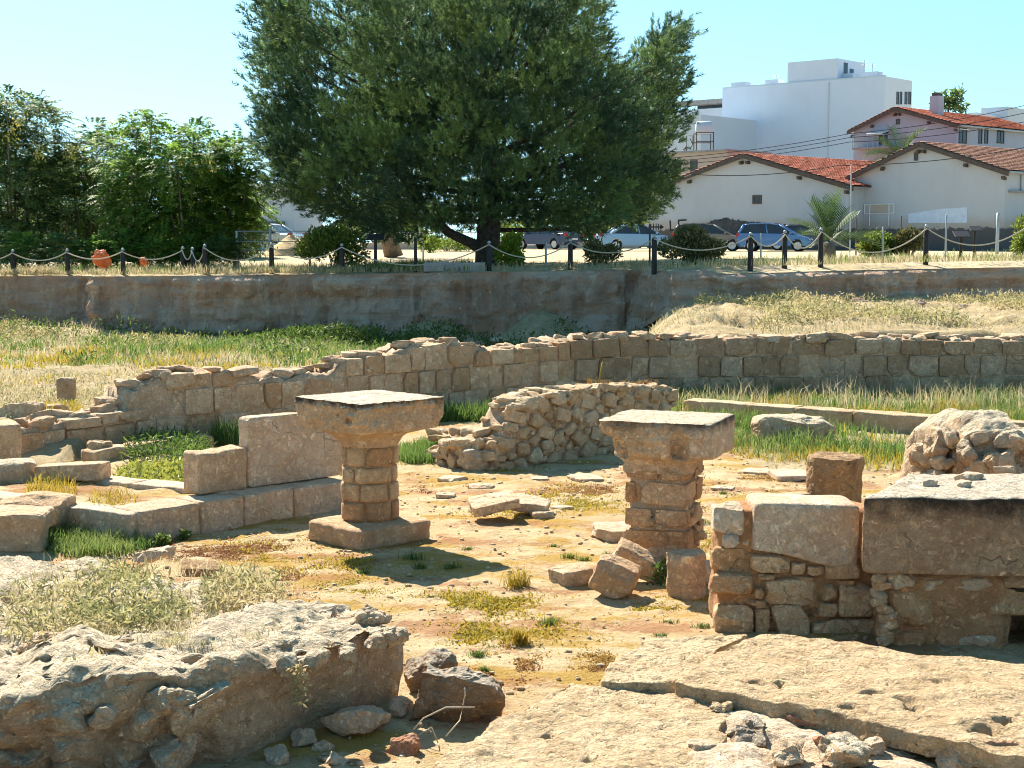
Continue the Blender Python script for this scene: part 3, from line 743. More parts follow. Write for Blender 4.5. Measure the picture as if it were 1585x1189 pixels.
fallen('fallen_slab', 'thick slab propped up at an angle in the middle of the court', 'stone slab', 764, 808, (0.46, 0.34, 0.13), 0.22, (0.12, -0.13), 8, 'lime', 8, lift=1.15)
fallen('fallen_slab', 'broken pale slab behind the propped one in mid court', 'stone slab', 822, 800, (0.36, 0.36, 0.10), -0.1, (0.06, 0.12), 9, 'lime_pale', 7, lift=1.0)
fallen('fallen_slab', 'low rubble fragment under the propped slab\'s right end', 'stone slab', 838, 804, (0.2, 0.2, 0.07), 0.3, (0, 0), 10, 'rubble', 4)
fallen('flat_stone', 'small flat stone at the foreground wall\'s grassy back edge', 'stone slab', 306, 892, (0.26, 0.22, 0.07), 0.2, (0.1, 0.1), 11, 'stump', 5, z=0.25)
drum('dark weathered drum stump standing behind the right hand pier', 1297, 788, 0.265, 0.50, 12, 'stump')
fallen('fallen_slab', 'pale flat slab lying left of the dark drum stump', 'stone slab', 1228, 744, (0.42, 0.5, 0.07), 0.1, (0.02, 0), 13, 'lime_pale')
fallen('flat_stone', 'broad grey stone sunk in the grass before the low kerb', 'rock', 1232, 684, (1.05, 0.6, 0.32), 0.1, (0, 0.03), 14, 'crust', 4, 18, 0.08, 6)
for (u, v, sx, rz, seed) in ((1216, 788, 0.55, 0.45, 15),):
    fallen('kerb_slab', 'narrow slab on edge running from the drum stump towards the pier', 'stone slab', u, v, (0.62, 0.16, 0.14), 0.5, (0, 0), 15, 'lime', 9)
for q, (u, v, s_) in enumerate(((745, 757, .13), (700, 745, .16), (905, 744, .2), (690, 770, .1), (1000, 770, .15), (660, 700, .1), (1120, 760, .12), (870, 790, .1), (835, 745, .12), (1180, 735, .2))):
    fallen('flat_stone', ('bleached stone flush with the sand behind the propped slab', 'bleached stone flush with the sand behind the left column', 'bleached stone patch before the rubble wall\'s shadow', 'little bleached stone right of the left column shaft', 'bleached stone just left of the pillar shaft', 'small stone at the rubble wall\'s left foot', 'bleached stone right of the pillar\'s shaft', 'little stone right of the propped slab', 'bleached stone behind the broken pale slab', 'pale flat stone by the grass edge behind the bracket capital')[q], 'stone', u, v, (s_ * 2, s_ * 1.6, 0.05), q, (0, 0), 60 + q, 'lime_pale', 4, 8, 0.08, 5, lift=0.25)

# ------------------------------------------------------------------ low platform on the left
pf = thing('stone_platform', 'low platform of squared kerb blocks with an earth filled top at left', 'platform', gp(305, 772, 0.28) * 1.0)
def kerb(parent, name, A, B, w_, z0, z1, n, mat, seed, gap=0.004, rough=0.012, ns=14):
    A = Vector((A[0], A[1], 0)); B = Vector((B[0], B[1], 0)); d = B - A; L = d.length; d.normalize(); nb = Vector((-d.y, d.x, 0))
    cuts_ = [0] + sorted(L * (q + random.uniform(-.2, .2)) / n for q in range(1, n)) + [L]
    for q in range(n):
        c0 = A + d * (cuts_[q] + gap); c1 = A + d * (cuts_[q + 1] - gap); zz = z1 + random.uniform(-.006, .006)
        V, Fc = quad_stone([c0, c1, c1 + nb * w_, c0 + nb * w_], z0, zz, ns, 30, rough, 5, seed + q, 0.012)
        obj(name, mesh_np(name, V, Fc), M[mat], parent)
A_ = gp(215, 841); B_ = gp(545, 785)
kerb(pf, 'kerb_block', A_, B_, 0.42, -0.15, 0.275, 4, 'lime_pale', 400)
C0 = gp(207, 796, 0.27); C0.z = 0
dv = Vector((-0.86, 0.515, 0)); 
D0 = gp(300, 774, 0.27); D0.z = 0
kerb(pf, 'kerb_block', C0 + dv * 3.6, C0 + dv * 0.05, 0.30, -0.15, 0.268, 3, 'lime_pale', 420)
kerb(pf, 'kerb_block', D0 + dv * 4.0 + Vector((0.2, 0.3, 0)), D0 + Vector((0.2, 0.3, 0)), 0.32, -0.15, 0.282, 4, 'lime_pale', 440)
V, Fc = quad_stone([C0 + dv * 3.6 + Vector((.1, .2, 0)), C0 + dv * 0.25 + Vector((.12, .2, 0)), D0 + Vector((0.2, 0.45, 0)), D0 + dv * 4 + Vector((0.2, .4, 0))], -0.2, 0.245, 30, 16, 0.05, 3, 450, 0.02)
obj('earth_fill', mesh_np('earth_fill', V, Fc, np.zeros(len(V))), M['ground'], pf)
# blocks standing on it
def upright(name, label, A, B, thick, z0, z1, mat, seed, n=16, rough=0.012):
    A = Vector((A[0], A[1], 0)); B = Vector((B[0], B[1], 0)); d = (B - A).normalized(); nb = Vector((-d.y, d.x, 0))
    V, Fc = quad_stone([A, B, B + nb * thick, A + nb * thick], z0, z1, n, 18, rough, 4, seed, 0.018)
    return obj(name, mesh_np(name, V, Fc), M[mat], label=label, cat='stone slab')
upright('upright_slab', 'large upright slab standing on the kerb behind the left column', gp(384, 756, 0.28), gp(548, 733, 0.28), 0.17, 0.28, (0.955, 0.93, 0.93, 0.955), 'lime_pale', 461, 22)
upright('upright_block', 'smaller rounded block standing left of the large upright slab', gp(307, 767, 0.28), gp(383, 757, 0.28), 0.26, 0.28, (0.665, 0.68, 0.68, 0.66), 'lime', 462, 14, 0.03)
upright('fallen_block', 'long low block lying on the platform\'s far kerb', gp(52, 741, 0.28), gp(156, 744, 0.28), 0.26, 0.27, (0.40, 0.45, 0.45, 0.40), 'lime', 463, 12)
upright('squared_block', 'big squared block cut off by the photo\'s left edge', gp(-60, 722, 0.1), gp(34, 716, 0.1), 0.5, 0.0, 0.55, 'lime', 464, 12, 0.02)
fallen('step_slab', 'flat step slab at the platform\'s near corner above the green grass', 'stone slab', 152, 818, (0.6, 0.5, 0.12), 0.1, (0, 0.02), 21, 'lime', 9, lift=0.5)
fallen('fallen_block', 'wide grey block with a worn top left of the green grass', 'stone block', 62, 815, (0.45, 0.4, 0.26), -0.15, (0, 0.06), 22, 'lime', 6, z=0.1)
fallen('fallen_block', 'rounded grey block cut off at the left edge beside the wide one', 'stone block', 10, 818, (0.4, 0.4, 0.24), 0.1, (0, -.1), 23, 'lime', 5, z=0.08)
fallen('squared_block', 'squared block at the left edge in front of the green grass', 'stone block', 8, 854, (0.64, 0.5, 0.34), 0.05, (0, 0.05), 24, 'lime', 8)
fallen('kerb_slab', 'long low slab at the left edge below the platform', 'stone slab', 30, 783, (1.2, 0.3, 0.2), 0.25, (0, 0.0), 25, 'lime', 9, z=0.0)
fallen('rock', 'dark round boulder at the left edge on the platform', 'rock', 5, 762, (0.55, 0.4, 0.3), 0.25, (0, 0.0), 26, 'crust', 3, z=0.15)
fallen('rock', 'lone upright rock in the dry grass behind the low wall end', 'rock', 101, 622, (0.25, 0.2, 0.34), 0.1, (0, 0.0), 27, 'crust', 4, z=0.36)
for q, (u, v, s_, lb) in enumerate(((60, 690, 0.3, 'rough stone beside the squared block at the low wall\'s broken end'), (105, 697, 0.34, 'rough stone lying second from the left below the low wall\'s end'), (150, 704, 0.26, 'rough stone nearest the low wall\'s corner'), (30, 655, 0.4, 'pale stone at the field\'s edge by the left margin'), (75, 650, 0.3, 'pale stone at the field\'s edge left of the wall end'))):
    fallen('rubble_stone', lb, 'rock', u, v, (s_ * 1.4, s_, s_ * 0.6), q, (0.1, 0.1), 30 + q, 'rubble', 3.4, 8, 0.1, 6, z=0.05 if q < 3 else 0.3)

# ------------------------------------------------------------------ low kerb across the grass on the right
kb = thing('low_kerb', 'long low grey kerb of stone running through the grass at right', 'kerb', gp(1240, 656))
kerb(kb, 'kerb_block', gp(1056, 644), gp(1442, 674), 0.34, -0.1, 0.25, 4, 'lime', 500, ns=12)
kerb(kb, 'kerb_block', gp(1442, 675), gp(1680, 688), 0.34, -0.1, 0.24, 2, 'lime', 510, ns=12)

# ------------------------------------------------------------------ rubble mass and masonry pier on the right
rm_c = dp(1535, 700, 13.3); rm_c.z = 0.0
rm = thing('rubble_mass', 'rough mass of mortared rubble behind the long dark slab at right', 'rubble', rm_c)
V, Fc = stone((1.55, 1.3, 2.15), 3.2, 46, 0.16, 2.2, 61, cuts=6, cutlo=0.7, octv=6)
V[:, 2] *= np.where(V[:, 0] > 0.1, 0.9, 1)
obj('core', mesh_np('core', V, Fc, smooth=False), M['crust'], rm, rm_c)
for q in range(70):
    th = random.uniform(PI, 2 * PI); zz = random.uniform(0.3, 1.0); e = 0.70
    p = rm_c + Vector((math.cos(th) * 0.72, math.sin(th) * 0.6, zz)) * 1.0
    f = math.sqrt(max(0.1, 1 - (zz / 1.35) ** 2)); p = rm_c + Vector((math.cos(th) * 0.74 * f, math.sin(th) * 0.62 * f, zz))
    r = random.uniform(0.05, 0.13); piece(ROK if r > 0.09 else RUB, rm, M[random.choice(('rubble', 'crust', 'white_rock', 'rubble'))], p, (r * 2.3, r * 1.8, r * 1.7), random.uniform(0, 6), (random.uniform(-.6, .6), random.uniform(-.6, .6)))

YP = 10.15
def pier_block(parent, u0, v0, u1, v1, Yf, depth, mat, seed, kind='ash', name='stone', k=9, rough=0.05, tilt=0.0):
    a = dp(u0, v1, Yf); b = dp(u1, v0, Yf); sz = (b.x - a.x, depth, b.z - a.z)
    V, Fc = stone(sz, k, 14, rough * 1.5, 2.6, seed, cuts=5, cutlo=0.78, octv=5)
    return obj(name, mesh_np(name, V, Fc, smooth=False), M[mat], parent, Vector(((a.x + b.x) / 2, Yf + depth / 2 - 0.01, (a.z + b.z) / 2)), (0, tilt, 0))
pr_c = dp(1220, 985, YP); pr_c.z = 0
pr = thing('masonry_pier', 'short pier of mortared stones topped by a pale slab, right of the pillar', 'pier', pr_c)
a = dp(1112, 990, YP); b = dp(1372, 800, YP)
V, Fc = stone((b.x - a.x, 0.46, 0.84), 10, 26, 0.05, 4, 71, octv=5)
obj('core', mesh_np('core', V, Fc), M['mortar_red'], pr, ((a.x + b.x) / 2, YP + 0.29, 0.40))
PB = [(1121, 781, 1153, 830), (1105, 786, 1130, 831), (1121, 829, 1145, 849), (1148, 832, 1160, 845), (1103, 848, 1153, 887), (1163, 858, 1225, 887), (1225, 869, 1249, 891), (1250, 877, 1280, 895), (1279, 873, 1332, 898), (1101, 889, 1168, 925), (1186, 898, 1269, 938), (1169, 912, 1183, 929), (1157, 929, 1187, 939), (1271, 906, 1297, 931), (1299, 905, 1354, 956), (1107, 939, 1168, 990), (1169, 943, 1192, 985), (1195, 939, 1255, 988), (1257, 958, 1372, 1002), (1267, 934, 1298, 955), (1175, 890, 1200, 898), (1230, 893, 1262, 902), (1296, 898, 1330, 906), (1170, 930, 1186, 942)]
for q, (u0, v0, u1, v1) in enumerate(PB):
    pier_block(pr, u0, v0, u1, v1, YP + (0.0 if q not in (1, 3, 4) else 0.05) + random.uniform(-0.015, 0.02), 0.2, 'drum' if q > 3 else 'lime_pale', 800 + q, k=8 if q % 3 else 5)
V, Fc = stone((0.71, 0.44, 0.385), 14, 22, 0.022, 3, 72, cuts=2, cutlo=0.93, octv=5)
V[:, 2] -= 0.045 * sstep(-0.2, 0.25, V[:, 0]) * sstep(0.0, -0.2, V[:, 2])
a = dp(1248, 824, YP)
obj('top_slab', mesh_np('top_slab', V, Fc), M['lime_pale'], pr, (a.x, YP + 0.21, a.z), (0, 0.03, 0))
for q, (u0, v0, u1, v1) in enumerate(((1100, 800, 1125, 990), (1100, 850, 1130, 930))):   # stones on its left return
    pass

YS = 9.75
sl_c = dp(1470, 1020, YS); sl_c.z = 0
ls = thing('long_slab_base', 'massive dark slab resting on rubble masonry at the right edge', 'masonry', sl_c)
a = dp(1330, 890, YS); b = dp(1330, 768, YS); zt0 = b.z; zb0 = a.z
xl = a.x
bk = gp(1402, 735, zt0)
V, Fc = quad_stone([(xl, YS), (xl + 2.3, YS - 0.22), (bk.x + 2.2, bk.y + 0.2), (bk.x, bk.y)], zb0, zt0, 60, 24, 0.022, 5, 81, 0.02, 6)
obj('slab', mesh_np('slab', V, Fc), M['darkslab'], ls)
xh = dp(1563, 1000, YS).x
for q, (x0_, x1_, yb) in enumerate(((xl + 0.16, xh, 0.09), (xh - 0.05, xh + 0.34, 0.62), (xh + 0.30, xl + 2.4, 0.12))):   # a dark niche opens between the two masses
    V, Fc = quad_stone([(x0_, YS + yb), (x1_, YS + yb - 0.05), (x1_, YS + 1.1), (x0_ + 0.03, YS + 1.0)], -0.1, zb0 + 0.0, 30, 10, 0.05, 4, 82 + q * 7, 0.09, 6)
    obj('core', mesh_np('core', V, Fc), M['mortar_red'], ls)
for q, (u0, v0, u1, v1, mt) in enumerate(((1372, 888, 1420, 912, 'white_rock'), (1420, 892, 1470, 918, 'white_rock'), (1470, 895, 1545, 915, 'lime_pale'), (1540, 892, 1600, 912, 'lime'), (1368, 915, 1455, 975, 'drum'), (1450, 915, 1530, 962, 'lime'), (1525, 912, 1600, 955, 'drum'), (1372, 972, 1440, 1012, 'drum'), (1446, 980, 1480, 1018, 'red_rock'), (1485, 980, 1566, 1022, 'lime_pale'), (1490, 962, 1560, 984, 'drum'), (1600, 965, 1660, 1040, 'drum'))):
    pier_block(ls, u0, v0, u1, v1, YS + 0.06 + random.uniform(-0.03, 0.03), 0.26, mt, 840 + q, k=5, rough=0.12)
for q in range(9):                          # broken edge between pier and slab, catching the sun
    a = dp(1352 + random.uniform(-4, 14) + q * 2, 895 + q * 12, YS + 0.05)
    piece(RUB, ls, M['lime'], a, (0.07, 0.12, 0.06), random.uniform(0, 6), (random.uniform(-.5, .5), 0))
for q, (u, v, s_) in enumerate(((1500, 742, .10), (1490, 754, .07), (1440, 752, .06), (1555, 730, .08))):
    p = gp(u, v, zt0); piece(RUB, ls, M['white_rock'], p + Vector((0, 0, 0.015)), (s_ * 1.6, s_ * 1.5, 0.06), random.uniform(0, 6), name='chip')

# ------------------------------------------------------------------ foreground paving, lower right
def pslab(label, corners, z, th, seed, n=56, name='paving_slab', mat='fgslab', rough=0.03, edge=0.07):
    V, Fc = quad_stone([gp(u, v, z) for u, v in corners], z - th, z, n, 20, rough, 5, seed, edge, 6)
    pit = np.maximum(0, fbm(V, 6, 5, seed + 40) - 0.44) * 0.35 + np.maximum(0, fbm(V * (1, 2.2, 1), 22, 3, seed + 50) - 0.2) * 0.04      # weather holes
    V[:, 2] -= pit * (V[:, 2] > z - th * 0.5)
    return obj(name, mesh_np(name, V, Fc), M[mat], label=label, cat='stone slab')
pslab('long pitted slab crossing the lower right foreground', [(1046, 1052), (1640, 1176), (1640, 1034), (1166, 977)], 0.35, 0.11, 901, 90)
pslab('broad pitted slab at the bottom centre sloping to the sand', [(565, 1245), (1110, 1235), (1140, 1078), (880, 1050)], 0.27, 0.12, 902, 90)
pslab('triangular pitted slab between the sand and the long slab\'s left end', [(925, 1050), (1044, 1056), (1162, 979), (1002, 984)], 0.31, 0.13, 903, 50)
V, Fc = quad_stone([gp(1040, 1230, 0.2), gp(1700, 1230, 0.2), gp(1640, 1150, 0.2), gp(1100, 1070, 0.2)], 0.0, 0.245, 70, 20, 0.055, 4, 905, 0.05, 6)
obj('mortar_bed', mesh_np('mortar_bed', V, Fc, smooth=False), M['white_rock'], label='bright crumbly mortar bed between the slabs at the lower right corner', cat='mortar')
RK = [(1192, 1092, .20, 'white_rock', 'white flat rock at the long slab\'s front edge'), (1258, 1122, .24, 'red_rock', 'reddish porous rock among the foreground rubble'), (1326, 1120, .15, 'white_rock', 'small white rock right of the reddish porous rock'),
      (1165, 1150, .24, 'fgrock', 'dark hollow rock below the reddish porous rock'), (1403, 1148, .14, 'fgrock', 'olive brown rock near the lower right corner'), (1088, 1168, .14, 'white_rock', 'white rock at the bottom between slab and dark hollow rock'),
      (1310, 1182, .26, 'crust', 'rough rock at the bottom edge under the white one'), (1480, 1178, .22, 'crust', 'streaked rock at the bottom right below the olive one'), (1545, 1182, .2, 'red_rock', 'reddish rock at the lower right corner'),
      (1372, 1140, .10, 'white_rock', 'white lump left of the olive brown rock'), (1225, 1180, .16, 'white_rock', 'white rock at the bottom edge right of centre'), (1440, 1170, .12, 'white_rock', 'white lump right of the olive brown rock'), (1120, 1105, .12, 'fgslab', 'loose slab chip at the broad slab\'s right corner'), (1350, 1165, .13, 'white_rock', 'white stone between the rough and the olive rocks'), (1500, 1152, .10, 'fgrock', 'small brown stone under the long slab\'s right half'), (1285, 1158, .12, 'red_rock', 'small reddish stone below the reddish porous rock'), (1560, 1160, .11, 'white_rock', 'small white stone by the right edge under the long slab')]
for q, (u, v, s_, mt, lb) in enumerate(RK):
    c = gp(u, v, 0.25); s_ *= 0.85; V, Fc = stone((s_ * 1.35, s_ * 1.1, s_ * 0.62), 3.2, 22, 0.26, 2.4, 930 + q, cuts=10, cutlo=0.42, octv=6)
    obj('rock', mesh_np('rock', V, Fc, smooth=False), M[mt], None, c + Vector((0, 0.05, s_ * 0.14)), (random.uniform(-.2, .2), random.uniform(-.2, .2), random.uniform(0, 6)), (1, 1, 1), lb, 'rock')

# ------------------------------------------------------------------ foreground wall, lower left
fw_c = gp(300, 1100); fw_c.z = 0
fw = thing('rough_wall', 'broad crumbling wall with a weedy top filling the lower left foreground', 'wall', fw_c)
V, Fc = quad_stone([(-4.6, 7.1), (-0.56, 8.44), (-0.98, 9.12), (-4.6, 11.3)], -0.15, (0.42, 0.46, 0.40, 0.40), 150, 16, 0.11, 2.2, 951, 0.16, 7)
yf0 = 7.1 + (V[:, 0] + 4.6) * (8.44 - 7.1) / 4.04; yb0 = np.interp(V[:, 0], (-4.6, -0.98), (11.3, 9.12))
bq = np.clip((V[:, 1] - yf0) / np.maximum(yb0 - yf0, 0.3), -0.1, 1)
V[:, 1] += (1 - bq) * (np.interp(V[:, 0], (-4.6, -2.6, -2.0, -1.4, -1.0, -0.5), (6.8, 6.95, 7.15, 7.55, 8.0, 8.62)) - yf0)
lump = fbm(V, 1.5, 5, 77); topm = sstep(0.2, 0.4, V[:, 2])
V[:, 2] += topm * 0.07 * lump
V[:, 2] += topm * 0.045 * fbm(V, 5, 6, 78, gain=0.6, ridged=True)
fl = sstep(-1.6, -2.4, V[:, 0]); front = sstep(0.45, 0.1, bq)
V[:, 1] += front * (0.10 + fl * 0.28) * fbm(V, 2.2, 6, 79, ridged=True)
V[:, 2] += front * (0.03 + fl * 0.09) * fbm(V, 3.5, 5, 80)
obj('core', mesh_np('core', V, Fc), M['crust'], fw)
for q, (u, v, z, sx, sy, sz) in enumerate(((40, 1105, .34, .5, .5, .26), (120, 1075, .40, .34, .4, .16), (210, 1115, .34, .44, .5, .26), (290, 1100, .36, .34, .4, .2), (250, 1165, .16, .26, .4, .2), (100, 1165, .16, .3, .4, .2), (160, 1050, .45, .3, .3, .14), (20, 1190, .1, .14, .14, .12), (180, 1185, .1, .28, .2, .12), (560, 965, .46, .34, .3, .14), (470, 960, .46, .3, .3, .1), (60, 1000, .45, .3, .25, .1), (590, 985, .47, .16, .16, .1), (230, 860, .44, .3, .3, .08), (120, 880, .42, .36, .3, .07), (30, 960, .44, .26, .22, .12), (150, 1005, .45, .3, .22, .08))):
    c = gp(u, v, z); V, Fc = stone((sx * 1.1, sy, sz * 0.95), 3, 26, 0.30, 2.6, 960 + q, cuts=8, cutlo=0.5, octv=6)
    obj('stone', mesh_np('stone', V, Fc, smooth=False), M['crust' if q < 9 else 'white_rock' if q % 2 else 'crust'], fw, c + Vector((0, sy * 0.5, -0.02)), (random.uniform(-.2, .2), random.uniform(-.2, .2), random.uniform(0, 6)))
for q in range(30):                         # broken lumps along the crest and front of the wall
    u_ = random.uniform(-10, 350) if q < 18 else random.uniform(350, 640); fr = random.random()
    v_ = np.interp(u_, (0, 340, 650), (1062, 1048, 985)) + (random.uniform(-25, 12) if fr < 0.6 else random.uniform(10, 70) if q < 18 else random.uniform(-18, 4))
    z_ = 0.45 if v_ < np.interp(u_, (0, 340, 650), (1072, 1058, 995)) else 0.36; s_ = random.uniform(0.07, 0.2) if q < 18 else random.uniform(0.05, 0.11)
    obj('stone', random.choice(ROK), M['crust'], fw, gp(u_, v_, z_) + Vector((0, 0.04, -0.02)), (random.uniform(-.3, .3), random.uniform(-.3, .3), random.uniform(0, 6)), (s_ * 1.6, s_ * 1.3, s_))
FR = [(690, 1120, .30, .52, .40, .32, 'fgrock', 'big dark splintered rock lying at the foreground wall\'s end', 0.12), (668, 1075, .34, .30, .26, .26, 'fgrock', 'rock with a flat shaded face behind the dark splintered one', 0.1), (548, 1140, .1, .34, .24, .18, 'white_rock', 'large white rock before the foreground wall\'s foot', 0.08),
      (618, 1108, .1, .20, .14, .1, 'white_rock', 'small white rock between large white and dark splintered rocks', 0.05), (465, 1158, .1, .17, .13, .08, 'white_rock', 'small white stone left of the large white rock', 0.03), (430, 1182, .1, .19, .13, .08, 'white_rock', 'flat white stone at the bottom edge', 0.03),
      (520, 1185, .1, .13, .1, .07, 'white_rock', 'little white stone at the bottom under the large white rock', 0.02), (500, 1165, .1, .1, .08, .06, 'white_rock', 'tiny white stone below the large white rock\'s left end', 0.02), (620, 1172, .1, .16, .14, .1, 'red_rock', 'brown rock at the broad slab\'s left tip', 0.03), (722, 1070, .1, .1, .08, .06, 'fgrock', 'small dark stone on the sand behind the splintered rock', 0.02)]
for q, (u, v, _, sx, sy, sz, mt, lb, lift) in enumerate(FR):
    c = gp(u, v); V, Fc = stone((sx * 1.1, sy, sz), 3.4, 30, 0.24, 2.2, 985 + q, cuts=11, cutlo=0.45, octv=6)
    obj('rock', mesh_np('rock', V, Fc, smooth=False), M[mt], None, c + Vector((0, sy * 0.3, lift)), (random.uniform(-.15, .15), random.uniform(-.15, .15), 0.4 * q), (1, 1, 1), lb, 'rock')
for q, pts in enumerate((((640, 1130), (655, 1112), (690, 1095), (735, 1095)), ((690, 1140), (712, 1115), (720, 1075), (719, 1065)), ((640, 1142), (668, 1126), (678, 1150)))):
    P_ = [dp(u, v, 7.85) for u, v in pts]
    V, Fc = tube(P_, [0.004] * len(P_), 6)
    obj('dry_stalk', quads_clean('dry_stalk', [(V, Fc)], True), M['rope'], label=('dry stalk lying across the dark splintered rock', 'curved dry stalk rising before the dark splintered rock', 'short dry stalk curled at the splintered rock\'s foot')[q], cat='twig')

# pebbles and chips strewn over the court
V0, F0 = stone((1, 1, 1), 3, 2, 0.1, 2, 5, cuts=3)
n = 6500
pu = RNG.uniform(-5, 5, n); pv = 7 + RNG.uniform(0, 1, n) ** 1.3 * 12
r = 0.008 + RNG.uniform(0, 1, n) ** 3 * 0.034
pz = ground_z(pu, pv) + r * 0.15
an = RNG.uniform(0, 2 * PI, n)
ca, sa = np.cos(an), np.sin(an)
Vp = V0[None] * (r[:, None] * np.stack([RNG.uniform(.9, 1.6, n), RNG.uniform(.7, 1.2, n), RNG.uniform(.4, .8, n)], 1))[:, None]
Vp = np.stack([Vp[:, :, 0] * ca[:, None] - Vp[:, :, 1] * sa[:, None], Vp[:, :, 0] * sa[:, None] + Vp[:, :, 1] * ca[:, None], Vp[:, :, 2]], 2) + np.stack([pu, pv, pz], 1)[:, None]
Fp = (F0[None] + (np.arange(n) * len(V0))[:, None, None]).reshape(-1, 4)
obj('pebbles', mesh_np('pebbles', Vp.reshape(-1, 3), Fp), M['rubble'], label='small pebbles strewn over the sandy court floor', cat='pebbles', kind='stuff')
# ------------------------------------------------------------------ plants: blades, leaves, needles, fronds
def blades(P, h, wd, lean=0.35, seed=0, curl=1.0):
    rs = np.random.default_rng(seed); n = len(P)
    h = np.broadcast_to(h, n) * rs.uniform(0.45, 1.2, n) * (0.62 + 0.75 * sstep(-0.35, 0.45, fbm(np.asarray(P) * (1, 1, 0), 1.3, 3, 77 + seed))); wd = np.broadcast_to(wd, n)
    th = rs.uniform(0, 2 * PI, n); side = np.stack([np.cos(th), np.sin(th), np.zeros(n)], 1)
    ld = rs.normal(size=(n, 3)) * (1, 1, 0); ld /= np.linalg.norm(ld, axis=1)[:, None] + 1e-6
    ln = (lean * h * np.abs(rs.normal(0.7, 0.5, n)))[:, None]
    up = np.array((0, 0, 1.0))
    mid = P + up * (h * 0.55)[:, None] + ld * ln * 0.3
    tip = P + up * (h * (1 - 0.25 * np.minimum(1, ln[:, 0] / (h + 1e-6)) * curl))[:, None] + ld * ln
    s = side * (wd / 2)[:, None]
    V = np.stack([P - s, P + s, mid + s * 0.8, mid - s * 0.8, tip], 1).reshape(-1, 3)
    b = np.arange(n)[:, None] * 5
    T = np.concatenate([b + (0, 1, 2), b + (0, 2, 3), b + (3, 2, 4)], 1).reshape(-1, 3)
    t = np.repeat(rs.uniform(0, 1, n), 5)
    return V, T, t
def leaves(P, L, W, up=0.3, seed=0, D=None):
    rs = np.random.default_rng(seed); n = len(P)
    d = rs.normal(size=(n, 3)) if D is None else D + rs.normal(size=(n, 3)) * 0.45
    d[:, 2] += up; d /= np.linalg.norm(d, axis=1)[:, None]
    s = np.cross(d, rs.normal(size=(n, 3))); s /= np.linalg.norm(s, axis=1)[:, None] + 1e-6
    L = (np.broadcast_to(L, n) * rs.uniform(0.6, 1.2, n))[:, None]; W = np.broadcast_to(W, n)[:, None]
    nn = np.cross(d, s)
    V = np.stack([P, P + d * L * 0.5 + s * W / 2 + nn * L * 0.06, P + d * L - nn * L * 0.1, P + d * L * 0.5 - s * W / 2 + nn * L * 0.06], 1).reshape(-1, 3)
    b = np.arange(n)[:, None] * 4
    T = np.concatenate([b + (0, 1, 2), b + (0, 2, 3)], 1).reshape(-1, 3)
    return V, T, np.repeat(rs.uniform(0, 1, n), 4)
def join3(L):
    Vs, Ts, ts, o = [], [], [], 0
    for V, T, t in L:
        Vs.append(V); Ts.append(T + o); ts.append(t); o += len(V)
    return np.concatenate(Vs), np.concatenate(Ts), np.concatenate(ts)
def stuff(name, L, mat, label, cat, parent=None, kind='stuff'):
    V, T, t = join3(L) if isinstance(L, list) else L
    if parent is not None: return obj(name, mesh_np(name, V, T, t), mat, parent)
    return obj(name, mesh_np(name, V, T, t), mat, label=label, cat=cat, kind=kind)
def area(n, x0, x1, y0, y1, seed, dens=None):
    rs = np.random.default_rng(seed); x = rs.uniform(x0, x1, n); y = rs.uniform(y0, y1, n)
    if dens is not None:
        m = rs.uniform(0, 1, n) < dens(x, y); x, y = x[m], y[m]
    return x, y
def on_ground(x, y, dz=-0.01): return np.stack([x, y, ground_z(x, y) + dz], 1)
def patchy(scale, lo, hi, seed): return lambda x, y: sstep(lo, hi, fbm(P3(x, y), scale, 3, seed))
def both(*fs):
    def f(x, y):
        r = 1.0
        for q in fs: r = r * q(x, y)
        return r
    return f
behind_wall = lambda x, y: (y > np.where(x < -5.4, 18.6 + 0.4 * np.sin(x * 3), wall_y(x) + 0.75)).astype(float)
bank_m = lambda x, y: sstep(-0.6, 0.6, x - (2.2 + (y - 27) * 0.135))
notbank = lambda x, y: 1 - bank_m(x, y)

# left field: fresh band, yellow flowers band, dry near edge
x, y = area(48000, -18, 1.5, 27.5, 43.6, 1, both(behind_wall, notbank, lambda x, y: (0.04 + 0.96 * patchy(0.55, -0.1, 0.3, 3)(x, y)) * (0.25 + 0.75 * sstep(41, 36, y)) * sstep(-0.5, -3.5, x)))
g1 = blades(on_ground(x, y), 0.24, 0.020, 0.6, 2)
stuff('field_grass', g1, M['grass'], 'green grass growing over the field behind the left wall', 'grass')
x, y = area(15000, -13, -2, 24.5, 33, 3, both(behind_wall, patchy(0.8, 0.0, 0.3, 6)))
x2, y2 = area(4000, -16, -8, 28, 34, 33, patchy(0.4, 0.0, 0.3, 8))
stuff('yellow_grass', [blades(on_ground(x, y), 0.18, 0.02, 0.6, 4), blades(on_ground(x2, y2), 0.2, 0.02, 0.6, 5)], M['grass_yel'], 'yellow flowering weeds between green and dry grass at left', 'grass')
x, y = area(26000, -12, -1.5, 19, 26.5, 5, both(behind_wall, lambda x, y: 0.35 + 0.65 * patchy(0.7, -0.2, 0.2, 9)(x, y)))
x2, y2 = area(22000, -19, 0.5, 27, 43.5, 6, both(behind_wall, notbank, lambda x, y: 0.15 + 0.85 * patchy(0.35, -0.15, 0.3, 12)(x, y)))
stuff('dry_grass', [blades(on_ground(x, y), 0.12, 0.014, 0.9, 6), blades(on_ground(x2, y2), 0.22, 0.02, 0.8, 7)], M['grass_dry'], 'dry straw coloured grass behind the low end of the back wall', 'grass')
rs = np.random.default_rng(61); Cx = rs.uniform(-18, 1.5, 110); Cy = rs.uniform(29, 43.5, 110); kk = Cy > wall_y(Cx) + 1.2; Qs = []
